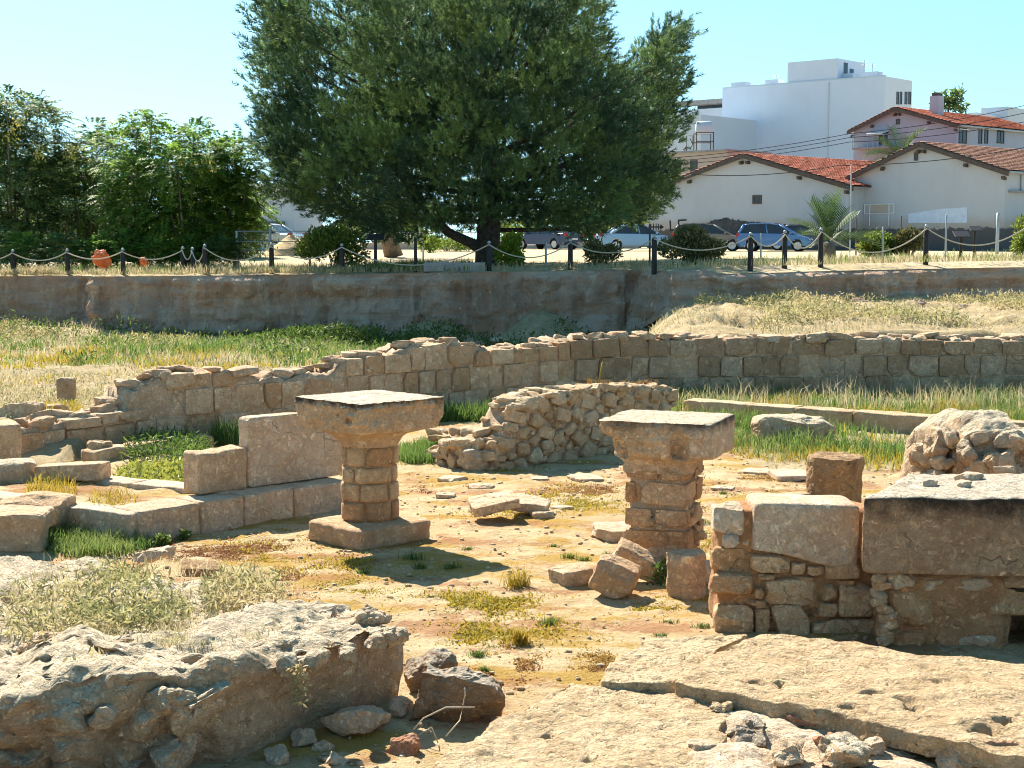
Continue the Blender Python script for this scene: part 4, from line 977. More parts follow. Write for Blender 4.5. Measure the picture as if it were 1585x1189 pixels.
for cx_, cy_ in zip(Cx[kk], Cy[kk]):
    m_ = int(rs.uniform(40, 130)); r_ = rs.uniform(0.15, 0.5); q = np.column_stack([cx_ + rs.normal(0, r_, m_), cy_ + rs.normal(0, r_, m_), rs.uniform(0, 1, m_) ** 1.5 * r_ * 0.9]); q[:, 2] += ground_z(q[:, 0], q[:, 1]); Qs.append(q)
stuff('field_weeds', leaves(np.concatenate(Qs), 0.13, 0.04, 0.6, 62), M['weed_green'], 'darker leafy weeds clumped through the left field', 'weeds')
x, y = area(11000, -12, -2.5, 19.5, 27, 63, both(behind_wall, patchy(1.1, -0.15, 0.25, 65))); P_ = on_ground(x, y); P_[:, 2] += RNG.uniform(0, 0.09, len(P_))
stuff('scrub_weeds', leaves(P_, 0.075, 0.02, 0.4, 64), M['weed'], 'pale grey green scrub behind the low end of the left wall', 'weeds')
# bank at right: dry stalks and grey weeds
x, y = area(46000, 2, 20, 26.8, 41.5, 8, both(behind_wall, bank_m, lambda x, y: 0.10 + 0.8 * patchy(0.8, 0.0, 0.3, 14)(x, y)))
stuff('bank_dry_grass', blades(on_ground(x, y), 0.13, 0.016, 1.1, 9), M['grass_dry'], 'dry grass covering the earth bank behind the right wall', 'grass')
x, y = area(60000, 4.5, 20, 29.0, 40, 10, both(bank_m, patchy(0.42, 0.05, 0.25, 17)))
P_ = on_ground(x, y); P_[:, 2] += RNG.uniform(0, 0.24, len(P_))
for q in range(16):
    x_ = random.uniform(4, 13); y_ = random.uniform(28.5, 40); s_ = random.uniform(0.15, 0.45)
    obj('earth_clod', random.choice(ROK), M['earth'], None, (x_, y_, float(ground_z(x_, y_))), (0, 0, random.uniform(0, 6)), (s_ * 1.4, s_, s_ * 0.6), 'dry earth clod on the grassy bank behind the right wall', 'clod', 'earth clods on the right bank')
stuff('bank_weeds', leaves(P_, 0.11, 0.03, 0.5, 11), M['weed'], 'grey green low weeds in clumps on the earth bank', 'weeds')
# grass on the right, both sides of the kerb
kx0, ky0 = gp(1056, 644)[:2]; kx1, ky1 = gp(1442, 674)[:2]
kerb_y = lambda x: ky0 + (x - kx0) * (ky1 - ky0) / (kx1 - kx0)
front_edge = lambda x: np.interp(x, (1.8, 2.4, 3.0, 4.2, 6, 8), (21.5, 19.5, 18.3, 17.4, 15.8, 15.0))
rg = lambda x, y: ((y > front_edge(x) + 0.4 * fbm(P3(x, y), 1.2, 3, 4)) & (y < wall_y(x) - 0.05) & ((y < kerb_y(x) - 0.04) | (y > kerb_y(x) + 0.36))).astype(float)
x, y = area(68000, 1.9, 11, 15.5, 26.3, 12, both(rg, lambda x, y: sstep(-0.2, 1.6, y - front_edge(x)) * (0.12 + 0.7 * patchy(0.9, -0.2, 0.3, 19)(x, y)) * (1 - 0.75 * ((y > kerb_y(x) - 0.5) & (y < kerb_y(x))))))
stuff('kerb_grass', blades(on_ground(x, y), 0.22, 0.014, 0.6, 13), M['grass'], 'lush green grass on both sides of the low kerb at right', 'grass')
x, y = area(42000, 1.9, 11, 15, 21.5, 14, both(rg, lambda x, y: sstep(3.2, 0.6, y - front_edge(x)) * (0.3 + 0.7 * patchy(0.9, -0.35, 0.2, 23)(x, y))))
x2, y2 = area(24000, 2.2, 11, 18, 26, 141, both(rg, patchy(1.0, -0.1, 0.3, 24)))
stuff('yellow_grass', [blades(on_ground(x, y), 0.12, 0.014, 0.6, 15), blades(on_ground(x2, y2), 0.18, 0.014, 0.6, 151)], M['grass_yel'], 'yellowing grass along the near edge of the right lawn', 'grass')
x, y = area(2600, 2.2, 11, 23.4, 26.2, 16, rg)
stuff('grass_heads', blades(on_ground(x, y), 0.34, 0.012, 0.6, 17), M['grass_dry'], 'pale seeding stalks standing along the foot of the back wall at right', 'grass')
# patches near the rubble wall, by the platform, bright tuft bed at left
def bed(u0, v0, u1, v1, n, seed, z=0.0, soft=False):
    a = gp(u0, v1, z); b = gp(u1, v0, z); rs = np.random.default_rng(seed)
    u = rs.uniform(u0, u1, n); v = rs.uniform(v0, v1, n)
    if soft: u = rs.normal((u0 + u1) / 2, (u1 - u0) / 3.2, n); v = rs.normal((v0 + v1) / 2, (v1 - v0) / 3.2, n)
    e = ((u - (u0 + u1) / 2) / ((u1 - u0) / 2)) ** 2 + ((v - (v0 + v1) / 2) / ((v1 - v0) / 2)) ** 2
    k = (e + rs.uniform(-.4, .2, n) < 1) | soft; u, v = u[k], v[k]
    Q = np.array([tuple(gp(p, q, z)) for p, q in zip(u, v)])
    if soft: Q = Q[RNG.uniform(0, 1, len(Q)) < patchy(3.0, -0.25, 0.25, seed)(Q[:, 0], Q[:, 1])]
    if z == 0.0: Q[:, 2] = ground_z(Q[:, 0], Q[:, 1]) - 0.01
    return Q
stuff('grass_clump', blades(bed(55, 808, 235, 862, 5200, 20), 0.20, 0.009, 0.7, 21), M['grass'], 'bright green grass clump between the platform and the foreground wall', 'grass')
stuff('grass_clump', [blades(bed(612, 690, 690, 720, 3200, 22), 0.17, 0.010, 0.5, 23)], M['grass'], 'green grass tuft between the left column and the rubble wall', 'grass')
stuff('grass_clump', blades(bed(640, 640, 820, 655, 3600, 26), 0.24, 0.012, 0.5, 27), M['grass'], 'shaded grass strip between rubble wall and back wall', 'grass')
stuff('yellow_moss', [blades(bed(u0, v0, u1, v1, int(n_ * 1.5), 30 + i, soft=True), 0.032, 0.014, 1.0, 40 + i) for i, (u0, v0, u1, v1, n_) in enumerate(((620, 715, 800, 735, 2600), (500, 862, 620, 880, 1200), (660, 920, 830, 945, 2600), (700, 960, 880, 1000, 2600), (840, 760, 960, 790, 2200), (1050, 790, 1110, 870, 1500), (350, 845, 490, 880, 2600), (420, 815, 500, 835, 900), (950, 925, 1110, 945, 1600), (480, 895, 610, 920, 1800), (1080, 745, 1260, 770, 1600), (700, 780, 900, 800, 1000)))], M['grass_yel'], 'yellow moss and creeping weeds in patches on the court floor', 'moss')
stuff('russet_cover', [blades(bed(u0, v0, u1, v1, int(n_ * 2.6), 60 + i, soft=True), 0.024, 0.015, 1.2, 80 + i) for i, (u0, v0, u1, v1, n_) in enumerate(((180, 830, 480, 880, 7000), (740, 1010, 850, 1060, 1400), (860, 750, 1000, 775, 1800), (1100, 730, 1240, 760, 1600), (380, 880, 470, 930, 1500), (640, 735, 760, 760, 1000), (640, 1040, 700, 1060, 300), (900, 1000, 960, 1050, 600)))], M['russet'], 'russet dried ground cover in patches on the court floor', 'ground cover')
TF = [(803, 910, .17, 'yellow', 'large yellow grass tuft on the sand before the column\'s shadow'), (805, 996, .10, 'yellow', 'spiky yellow green tuft in the sand at centre'), (880, 905, .05, 'g', None), (858, 845, .05, 'g', 1), (882, 862, .06, 'g', 1), (905, 866, .05, 'g', 1), (1025, 905, .17, 'weed', 'green weed growing between leaning block and drum stump'), (760, 1002, .04, 'g', 1), (850, 968, .06, 'g', 1), (1035, 965, .05, 'g', 1), (1090, 972, .06, 'g', 1), (740, 1015, .05, 'g', 1), (940, 858, .05, 'g', 1), (1088, 812, .06, 'g', 1), (560, 885, .05, 'g', 1), (640, 868, .07, 'g', 1), (700, 880, .06, 'g', 1), (650, 880, .05, 'g', 1), (375, 895, .06, 'g', 1), (430, 885, .05, 'g', 1), (1020, 985, .05, 'g', 1), (1120, 765, .05, 'g', 1), (915, 745, .04, 'g', 1), (725, 850, .05, 'g', 1), (940, 832, .06, 'g', 1), (750, 1040, .03, 'g', 1), (502, 775, .10, 'weed', 'dark weed at the foot of the kerb behind the left column'), (250, 845, .10, 'weed', 'leafy weed at the platform\'s front foot'), (285, 835, .07, 'weed', 'small leafy weed right of the other at the platform\'s foot')]
gs = []
for q, (u, v, h_, ty, lb) in enumerate(TF):
    c = np.array(gp(u, v)); n_ = 150 if h_ > 0.09 else 80
    rs = np.random.default_rng(500 + q); Q = c + rs.normal(size=(n_, 3)) * (h_ * (0.55 if lb in (None, 1) else 0.3), h_ * 0.3, 0); Q[:, 2] = ground_z(Q[:, 0], Q[:, 1]) - 0.005
    if lb in (None, 1): gs.append(blades(Q, h_, 0.006, 0.9, 600 + q)); continue
    if ty == 'weed':
        Q[:, 2] += rs.uniform(0, h_, n_); me = leaves(Q, 0.06, 0.02, 0.6, 600 + q); mt = M['weed_green']
    else:
        Q = c + rs.normal(size=(n_, 3)) * (h_ * 0.28, h_ * 0.2, 0); me = blades(Q, h_ * 1.25, 0.007, 0.75, 600 + q); mt = M['grass_yel']
    obj('grass_tuft' if ty == 'yellow' else 'weed', mesh_np('tuft', *me), mt, label=lb, cat='plant')
stuff('low_weeds', gs, M['weed_green'], 'little grey green weeds dotted over the sand', 'weeds')
# weeds in the platform, on the foreground wall, at the scarp foot
Q = bed(180, 722, 315, 762, 2600, 90, 0.12); Q[:, 2] += RNG.uniform(-0.03, 0.07, len(Q))
stuff('creeping_weeds', leaves(Q, 0.09, 0.035, 0.25, 91), M['leaf_yel'], 'yellow green creeping leaves beside the upright blocks', 'weeds')
Q = np.concatenate([bed(190, 690, 330, 724, 1500, 92), bed(265, 690, 310, 735, 700, 93)]); Q[:, 2] += RNG.uniform(0, 0.22, len(Q))
stuff('shaded_weeds', [leaves(Q, 0.10, 0.022, 0.5, 94), blades(bed(320, 650, 385, 690, 1200, 95), 0.28, 0.012, 0.5, 96)], M['weed_green'], 'green weeds in the shade between platform and back wall', 'weeds')
stuff('grass_clump', [blades(bed(40, 745, 120, 780, 500, 97, 0.26), 0.13, 0.008, 0.7, 98), blades(bed(60, 670, 130, 700, 1200, 99), 0.18, 0.01, 0.6, 100), blades(bed(140, 775, 215, 805, 700, 101, 0.15), 0.14, 0.008, 0.9, 102)], M['grass_yel'], 'thin yellow grass growing on and beside the low platform', 'grass')
fz = lambda u0, v0, u1, v1, n_, s_: bed(u0, v0, u1, v1, n_, s_, 0.45)
Q = np.concatenate([fz(0, 905, 300, 985, 1500, 110), fz(310, 895, 440, 955, 1300, 111), fz(0, 965, 160, 1000, 300, 112), fz(90, 1035, 170, 1062, 260, 113), fz(100, 925, 290, 975, 900, 114), fz(120, 885, 250, 925, 500, 1140)])
Q[:, 2] += RNG.uniform(-0.02, 0.09, len(Q))
stuff('wall_weeds', leaves(Q, 0.065, 0.016, 0.25, 115), M['weed'], 'grey green withered weeds carpeting the foreground wall\'s top', 'weeds')
Q = np.concatenate([fz(0, 870, 470, 1010, 2600, 116), fz(230, 965, 330, 1010, 500, 117)])
stuff('wall_stalks', blades(Q, 0.10, 0.006, 1.1, 118), M['grass_dry'], 'dry straw stalks among the weeds on the foreground wall', 'grass')
Q = np.array([tuple(dp(*p)) for p in [(462 + RNG.normal() * 6, 1030 + RNG.uniform(0, 60), 7.75) for _ in range(160)]])
stuff('hanging_weed', leaves(Q, 0.035, 0.014, -0.3, 119), M['weed'], 'thin weed hanging down the foreground wall\'s face', 'plant', kind=None)
x, y = area(9000, -10, -3.5, 41.0, 43.6, 120, patchy(0.6, -0.2, 0.2, 41)); P_ = on_ground(x, y); P_[:, 2] += RNG.uniform(0, 0.5, len(P_)) * sstep(-8, -4.4, x)
x2, y2 = area(9000, -3.5, 4.2, 38.5, 43.4, 121, patchy(0.5, -0.05, 0.3, 43)); P2 = on_ground(x2, y2); P2[:, 2] += RNG.uniform(0, 0.25, len(P2))
stuff('scarp_weeds', [leaves(P_, 0.16, 0.05, 0.6, 122), leaves(P2, 0.15, 0.05, 0.5, 123)], M['weed_green'], 'dark green weeds in the shade at the earth face\'s foot', 'weeds')
x, y = area(14000, -17, -8.5, 40, 43.8, 124, patchy(0.7, -0.1, 0.3, 45)); P_ = on_ground(x, y); P_[:, 2] += RNG.uniform(0, 0.14, len(P_))
stuff('mound_weeds', leaves(P_, 0.13, 0.035, 0.5, 125), M['weed'], 'pale weeds over the sunlit mound at the left earth face', 'weeds')
# slumped stones below the earth face
for q in range(22):
    x_ = -3.5 + q * 0.33 + random.uniform(-.2, .2); y_ = random.uniform(40.5, 43); s_ = random.uniform(0.2, 0.6)
    obj('slumped_stone', random.choice(ROK), M['earth'] if q % 3 else M['crust'], None, (x_, y_, float(ground_z(x_, y_)) + s_ * 0.15), (0, 0, random.uniform(0, 6)), (s_ * 1.3, s_, s_ * 0.6), 'earthy stone in the shaded slump behind the back wall', 'rock', 'stones in the shaded slump behind the back wall')
# wall top weeds: tall stalk on the rubble wall, russet tufts
p0 = dp(926, 600, 20.0)
stalk = [p0, p0 + Vector((0.02, 0, 0.15)), p0 + Vector((0.06, 0, 0.33))]
V, Fc = tube(stalk, [0.012, 0.01, 0.014], 5)
obj('tall_stalk', quads_clean('tall_stalk', [(V, Fc)], True), M['grass_yel'], label='single tall yellow stalk standing on the rubble wall', cat='plant')
Q = np.array([tuple(dp(u, 597, 20.3)) for u in np.concatenate([RNG.uniform(910, 950, 90), RNG.uniform(960, 1020, 140)])])
stuff('wall_tuft', blades(Q, 0.14, 0.008, 0.6, 131), M['russet'], 'russet dry tufts along the rubble wall\'s crest', 'plant', kind=None)
Q = np.array([tuple(dp(u, 645, 18.8)) for u in RNG.uniform(775, 800, 90)])
stuff('wall_tuft', blades(Q, 0.16, 0.01, 0.6, 132), M['grass_yel'], 'yellow tuft in the rubble wall\'s step', 'plant', kind=None)
# grass along the terrace lip
n = 46000
x = RNG.uniform(-19, 19, n); y = scarp_y(x) + RNG.uniform(0, 1, n) ** 1.6 * 3.2 + 0.03
keep = RNG.uniform(0, 1, n) < (0.35 + 0.65 * patchy(0.6, -0.2, 0.2, 51)(x, y)) * np.where((x > -3.6) & (x < 4.2), 0.35, np.where(x > 4.2, np.where(y < scarp_y(x) + 0.5, 0.12, 0.6), 1))
x, y = x[keep], y[keep]; P_ = np.stack([x, y, terrace_z(x, y)], 1)
stuff('terrace_grass', blades(P_, 0.22, 0.018, 0.7, 135), M['grass_dry'], 'pale dry grass along the terrace\'s edge above the earth face', 'grass')
n = 12000; x = np.concatenate([RNG.uniform(-4.6, -1.2, 5000), RNG.uniform(-18, -3, 4000), RNG.uniform(3, 18, 1500)]); n = len(x)
y = scarp_y(x) + RNG.uniform(0.2, 4.5, n); P_ = np.stack([x, y, terrace_z(x, y)], 1)
stuff('terrace_green_grass', blades(P_, 0.26, 0.02, 0.6, 136), M['grass'], 'green grass under the pine and along the terrace posts', 'grass')

# ------------------------------------------------------------------ the big pine
def twig_needles(P, D, nn, L, wd, seed, tl=0.28, bt=None):
    rs = np.random.default_rng(seed); n = len(P)
    D = D / np.linalg.norm(D, axis=1)[:, None]
    Pr = np.repeat(P, nn, 0); Dr = np.repeat(D, nn, 0); m = len(Pr)
    t = rs.uniform(0, 1, m)[:, None] * tl
    r = rs.normal(size=(m, 3)); r -= (r * Dr).sum(1)[:, None] * Dr; r /= np.linalg.norm(r, axis=1)[:, None] + 1e-6
    d = Dr * 0.75 + r * 0.66
    base = Pr + Dr * t; tip = base + d * (L * rs.uniform(0.7, 1.15, m))[:, None]
    s = np.cross(d, rs.normal(size=(m, 3))); s *= (wd / 2 / (np.linalg.norm(s, axis=1) + 1e-6))[:, None]
    V = np.stack([base - s, base + s, tip], 1).reshape(-1, 3)
    T = np.arange(m * 3).reshape(-1, 3)
    bt = rs.uniform(0, 1, n) if bt is None else bt * 0.75 + rs.uniform(0, 0.25, n)
    tt = np.repeat(np.clip(np.repeat(bt, nn) * 0.85 + rs.uniform(0, 0.15, m), 0, 1), 3)
    return V, T, tt
TP = 51.5
def inside(poly, u, v):
    poly = np.asarray(poly, float); r = np.zeros(len(u), bool); j = len(poly) - 1
    for i in range(len(poly)):
        xi, yi = poly[i]; xj, yj = poly[j]
        c = ((yi > v) != (yj > v)) & (u < (xj - xi) * (v - yi) / (yj - yi + 1e-9) + xi); r ^= c; j = i
    return r
PINE = [(430, 40), (424, 100), (432, 150), (420, 200), (450, 250), (455, 290), (500, 312), (530, 330), (575, 350), (640, 352), (700, 338), (790, 338), (860, 338), (905, 348), (960, 338), (1010, 318), (1042, 288), (1050, 260), (1030, 225), (1062, 190), (1055, 120), (1070, 55), (1062, 18), (1035, 45), (1005, 102), (955, 112), (915, 75), (905, -2), (820, -14), (680, -22), (560, -16), (470, -6), (432, 6)]
base_pine = dp(757, 412, TP - 1.2); base_pine.y = TP - 1.2; base_pine.z = float(terrace_z(base_pine.x, base_pine.y))
pine = thing('pine_tree', 'huge dark spreading pine rising above the terrace edge', 'tree', base_pine)
rs = np.random.default_rng(91)
cu = rs.uniform(380, 1095, 9000); cv = rs.uniform(-100, 365, 9000); k = inside(PINE, cu, cv) & ((fbm(np.stack([cu, cv * 1.3, cu * 0], 1), 1 / 75.0, 3, 5) < 0.34) | (np.abs(cu - 765) < 130)); cu, cv = cu[k], cv[k]
pts = []
for u, v in zip(cu, cv):
    if all((u - a) ** 2 + (v - b) ** 2 > 24 ** 2 for a, b, _ in pts): pts.append((u, v, 0))
    if len(pts) > 560: break
TW, TD, BT = [], [], []
limbs = []
for bi, (u, v, _) in enumerate(pts):
    fx = (u - 735) / 350.0; fz_ = (v - 30) / 340.0
    half = 6.2 * math.sqrt(max(0.05, 1 - min(0.97, fx * fx)))
    if v > 300: half *= 0.7
    shift = 5.0 * float(sstep(900, 1010, u))      # right-hand boughs set back so their shade misses the terrace lip
    for yo in ((rs.uniform(-1, -0.4), rs.uniform(-0.3, 0.3), rs.uniform(0.3, 1)) if half > 2.5 else (rs.uniform(-1, 0), rs.uniform(0, 1))):
        yy = TP + yo * half + shift
        c = np.array(dp(CX + (u - CX), v, TP)); c[1] = yy
        out = c - np.array((base_pine.x, TP, c[2] - 1.5)); out[2] = 0; nrm_ = np.linalg.norm(out) + 1e-6; out /= nrm_
        n = int(rs.uniform(36, 62)); rr = rs.uniform(0.42, 0.78); BT.append(np.full(n, rs.uniform(0, 1) ** 1.9))
        q = rs.normal(size=(n, 3)); q /= np.linalg.norm(q, axis=1)[:, None]; q *= (rs.uniform(0.15, 1, n) ** 0.5)[:, None] * rr
        q = q * (1, 1, 0.8) + out * (q @ out)[:, None] * 0.5
        TW.append(c + q)
        d = out * 0.55 + np.array((0, 0, 0.75)) + q / rr * 0.55 + rs.normal(size=(n, 3)) * 0.3
        if v > 290: d[:, 2] -= 0.5
        TD.append(d)
        if bi % 4 == 0: limbs.append(c)
TW = np.concatenate(TW); TD = np.concatenate(TD); BT = np.concatenate(BT)
# loose sprays that break the outline
PO = np.array(PINE + [PINE[0]], float); seg = np.linalg.norm(np.diff(PO, axis=0), axis=1); cs = np.concatenate([[0], np.cumsum(seg)])
tt = rs.uniform(0, cs[-1], 420); uu = np.interp(tt, cs, PO[:, 0]); vv = np.interp(tt, cs, PO[:, 1])
ou = np.array([(a - 735, b - 60) for a, b in zip(uu, vv)]); ou = ou / np.linalg.norm(ou, axis=1)[:, None]
sp, sd = [], []
for a, b, (ox, oy) in zip(uu, vv, ou):
    y_ = TP + rs.normal() * 1.6 + 5.0 * float(sstep(900, 1010, a)); c = np.array(dp(a, b, TP)); c[1] = y_
    dirv = np.array((ox, rs.normal() * 0.3, max(-0.25, -oy) + 0.55)); dirv /= np.linalg.norm(dirv); L_ = rs.uniform(0.2, 0.75)
    for s_ in np.linspace(0, 1, 6):
        sp.append(c + dirv * L_ * s_ + rs.normal(size=3) * 0.06); sd.append(dirv + rs.normal(size=3) * 0.35)
V, T, t = join3([twig_needles(TW, TD, 22, 0.18, 0.027, 92, bt=BT), twig_needles(np.array(sp), np.array(sd), 26, 0.15, 0.016, 93, 0.2)])
obj('crown', mesh_np('crown', V, T, t), M['pine'], pine)
tp = [base_pine + Vector((0, 0, -0.2)), base_pine + Vector((-0.05, 0, 0.5)), base_pine + Vector((0.0, 0.2, 1.3)), base_pine + Vector((0.1, 0.5, 3.0)), base_pine + Vector((-0.1, 0.8, 5.6)), base_pine + Vector((-0.3, 1.0, 8.0))]
obj('trunk', quads_clean('trunk', [tube(tp, [0.48, 0.40, 0.38, 0.33, 0.2, 0.05], 14)], True), M['bark'], pine)
b1 = [base_pine + Vector((-0.02, 0, 0.35)), base_pine + Vector((-0.55, -0.1, 0.75)), base_pine + Vector((-1.3, -0.3, 1.1)), base_pine + Vector((-2.1, -0.5, 1.9)), base_pine + Vector((-3.2, -0.6, 3.4))]
obj('limb', quads_clean('limb', [tube(b1, [0.20, 0.17, 0.15, 0.12, 0.06], 10)], True), M['bark'], pine)
for c in limbs[::6][:34]:
    c = Vector(c); f = max(0.8, min(7, (c.z - base_pine.z) * 0.65)); a = base_pine + Vector((0, 0.4, f)); mid = a.lerp(c, 0.55) + Vector((0, 0, -0.3))
    obj('branch', quads_clean('branch', [tube([a, mid, c], [0.09, 0.06, 0.02], 5)], True), M['bark'], pine)

# ------------------------------------------------------------------ pinnate-leaved trees on the left
def fronds(P, D, pairs, L, ll, lw, seed, droop=0.5):
    rs = np.random.default_rng(seed); n = len(P)
    D = D / np.linalg.norm(D, axis=1)[:, None]
    side = np.cross(D, (0, 0, 1.0)); side /= np.linalg.norm(side, axis=1)[:, None] + 1e-6
    L = L * rs.uniform(0.65, 1.2, n)
    Vs = []
    for j in range(pairs):
        s_ = (j + 1) / pairs
        base = P + D * (L * s_)[:, None] + np.array((0, 0, -1.0)) * (droop * L * s_ * s_)[:, None]
        tg = D + np.array((0, 0, -2 * droop * s_)); tg /= np.linalg.norm(tg, axis=1)[:, None]
        sz = 0.75 + 0.5 * math.sin(PI * min(1, s_ * 0.9))
        for sg in (-1, 1):
            d = side * sg * 0.85 + tg * 0.45 + np.array((0, 0, -0.28)) + rs.normal(size=(n, 3)) * 0.12
            d /= np.linalg.norm(d, axis=1)[:, None]
            wv = tg * (lw * sz / 2)
            tip = base + d * ll * sz; mid = base + d * ll * sz * 0.5
            Vs.append(np.stack([base, mid + wv, tip, mid - wv], 1))
    V = np.stack(Vs, 1).reshape(-1, 3); k = len(V) // 4
    b = np.arange(k)[:, None] * 4
    T = np.concatenate([b + (0, 1, 2), b + (0, 2, 3)], 1).reshape(-1, 3)
    t = np.repeat(np.repeat(rs.uniform(0, 1, n), pairs * 2), 4)
    return V, T, t
def leafy_tree(label, u, vb, Y, blobs, seed, mat, nfr=190, L=0.62, flowers=None, group='trees on the terrace at left'):
    b = dp(u, vb, Y); b.z = float(terrace_z(b.x, Y)) - 0.05
    t = thing('tree', label, 'tree', b, group)
    rs = np.random.default_rng(seed); Ps, Ds = [], []
    for (bu, bv, br) in blobs:
        c = np.array(dp(bu, bv, Y + rs.uniform(-1.2, 1.2))); r = br / px(Y)
        n = int(nfr * (r / 1.0) ** 2) + 14
        q = rs.normal(size=(n, 3)); q /= np.linalg.norm(q, axis=1)[:, None]; q *= (rs.uniform(0.2, 1, n) ** 0.45)[:, None]
        Ps.append(c + q * r * (1, 1, 0.8)); Ds.append(q * (1, 1, 0.4) + (0, 0, 0.32) + rs.normal(size=(n, 3)) * 0.25)
        mid = b.lerp(Vector(c), 0.45); mid.z = b.z + (c[2] - b.z) * 0.35
        obj('branch', quads_clean('branch', [tube([b + Vector((0, 0, 0.4)), mid, Vector(c)], [0.07, 0.045, 0.015], 5)], True), M['bark_pale'], t)
    P = np.concatenate(Ps); D = np.concatenate(Ds)
    obj('crown', mesh_np('crown', *fronds(P, D, 8, L, 0.16, 0.055, seed + 1)), mat, t)
    obj('trunk', quads_clean('trunk', [tube([b, b + Vector((0.03, 0, 0.5)), b + Vector((0, 0, 1.0))], [0.13, 0.10, 0.08], 8)], True), M['bark_pale'], t)
    if flowers:
        Q = np.concatenate([np.array(dp(fu, fv, Y - 1.1)) + rs.normal(size=(60, 3)) * 0.16 for fu, fv in flowers])
        obj('blossom', mesh_np('blossom', *leaves(Q, 0.10, 0.06, 0.6, seed + 3)), M['flower'], t)
    return t
leafy_tree('tall open tree with yellow blossom at the far left edge', 20, 405, 53, [(-20, 185, 45), (25, 175, 34), (70, 190, 30), (5, 225, 45), (60, 235, 40), (-30, 270, 50), (30, 285, 46), (85, 265, 34), (0, 335, 46), (50, 345, 42), (-40, 340, 50), (90, 320, 30), (10, 150, 14), (60, 168, 18), (30, 375, 36)], 300, M['pinnate_dark'], flowers=[(30, 190), (62, 237), (112, 240), (15, 210)])
leafy_tree('dull green tree second from the left edge', 130, 405, 54, [(110, 260, 40), (150, 235, 34), (145, 205, 18), (120, 310, 44), (165, 290, 40), (135, 355, 42), (175, 345, 34), (95, 360, 30), (150, 385, 26)], 310, M['pinnate_dark'], flowers=[(118, 232)])
leafy_tree('feathery green tree in the middle of the left group', 215, 408, 51, [(190, 230, 34), (225, 215, 30), (210, 190, 16), (235, 185, 12), (205, 270, 42), (240, 260, 36), (185, 310, 36), (225, 320, 42), (200, 355, 34), (240, 360, 36), (180, 375, 26), (215, 385, 24)], 320, M['pinnate'])
leafy_tree('feathery bright green tree with a rounded top', 290, 408, 50, [(270, 220, 26), (300, 208, 20), (310, 235, 34), (275, 260, 38), (315, 270, 38), (290, 305, 42), (330, 310, 36), (285, 350, 40), (325, 350, 36), (300, 380, 30), (265, 330, 30)], 330, M['pinnate'], flowers=[(283, 250), (322, 256)])
leafy_tree('feathery green tree nearest the pine', 365, 408, 51, [(340, 232, 24), (365, 235, 28), (385, 262, 24), (350, 265, 34), (380, 290, 32), (350, 305, 36), (395, 320, 26), (365, 335, 36), (345, 365, 34), (375, 365, 26)], 340, M['pinnate'])
# undergrowth below them
rs = np.random.default_rng(5)
for q, (u, v, r_) in enumerate(((-10, 385, 40), (40, 392, 36), (90, 390, 36), (140, 395, 30), (190, 392, 34), (240, 394, 34), (290, 394, 32), (340, 393, 28))):
    Y_ = 48.8; c = np.array(dp(u, v, Y_)); n = 130; k = rs.normal(size=(n, 3)); k /= np.linalg.norm(k, axis=1)[:, None]; k *= (rs.uniform(0.1, 1, n) ** 0.5)[:, None] * r_ / px(Y_)
    Pp = c + k * (1, 0.8, 0.7); Pp[:, 2] = np.maximum(Pp[:, 2], float(terrace_z(c[0], Y_)) + 0.05)
    lb = ('shadowy', 'dark', 'tangled', 'low', 'leafy', 'drooping', 'dense', 'small')[q]
    obj('undergrowth_shrub', mesh_np('undergrowth_shrub', *fronds(Pp, k + (0, 0, 0.35), 7, 0.5, 0.15, 0.05, 400 + q)), M['pinnate' if q in (1, 3, 4, 5, 6) else 'pinnate_dark'], label=lb + ' feathery shrub under the left trees, number %s from the left edge' % ('one', 'two', 'three', 'four', 'five', 'six', 'seven', 'eight')[q], cat='shrub', group='undergrowth shrubs under the left trees')
# far tree line behind, seen through the gaps
for q, (u, v, r_, Y_) in enumerate(((0, 300, 90, 66), (110, 320, 80, 66), (220, 330, 80, 66), (330, 335, 70, 66))):
    c = np.array(dp(u, v, Y_)); n = 900; k = rs.normal(size=(n, 3)); k /= np.linalg.norm(k, axis=1)[:, None]; k *= (rs.uniform(0.05, 1, n) ** 0.4)[:, None] * r_ / px(Y_)
    b = Vector((c[0], Y_, float(terrace_z(c[0], Y_))))
    t_ = thing('tree', ('background tree seen through gaps behind the leftmost tree', 'background tree behind the second tree from the left', 'background tree behind the middle of the left group', 'background tree behind the rounded bright tree')[q], 'tree', b)
    obj('crown', mesh_np('crown', *fronds(c + k * (1, 0.8, 0.9), k + (0, 0, 0.3), 5, 0.8, 0.28, 0.10, 420 + q)), M['pinnate_dark' if q != 1 else 'pinnate'], t_)
    obj('trunk', quads_clean('trunk', [tube([b, Vector(c)], [0.16, 0.08], 8)], True), M['bark_pale'], t_)

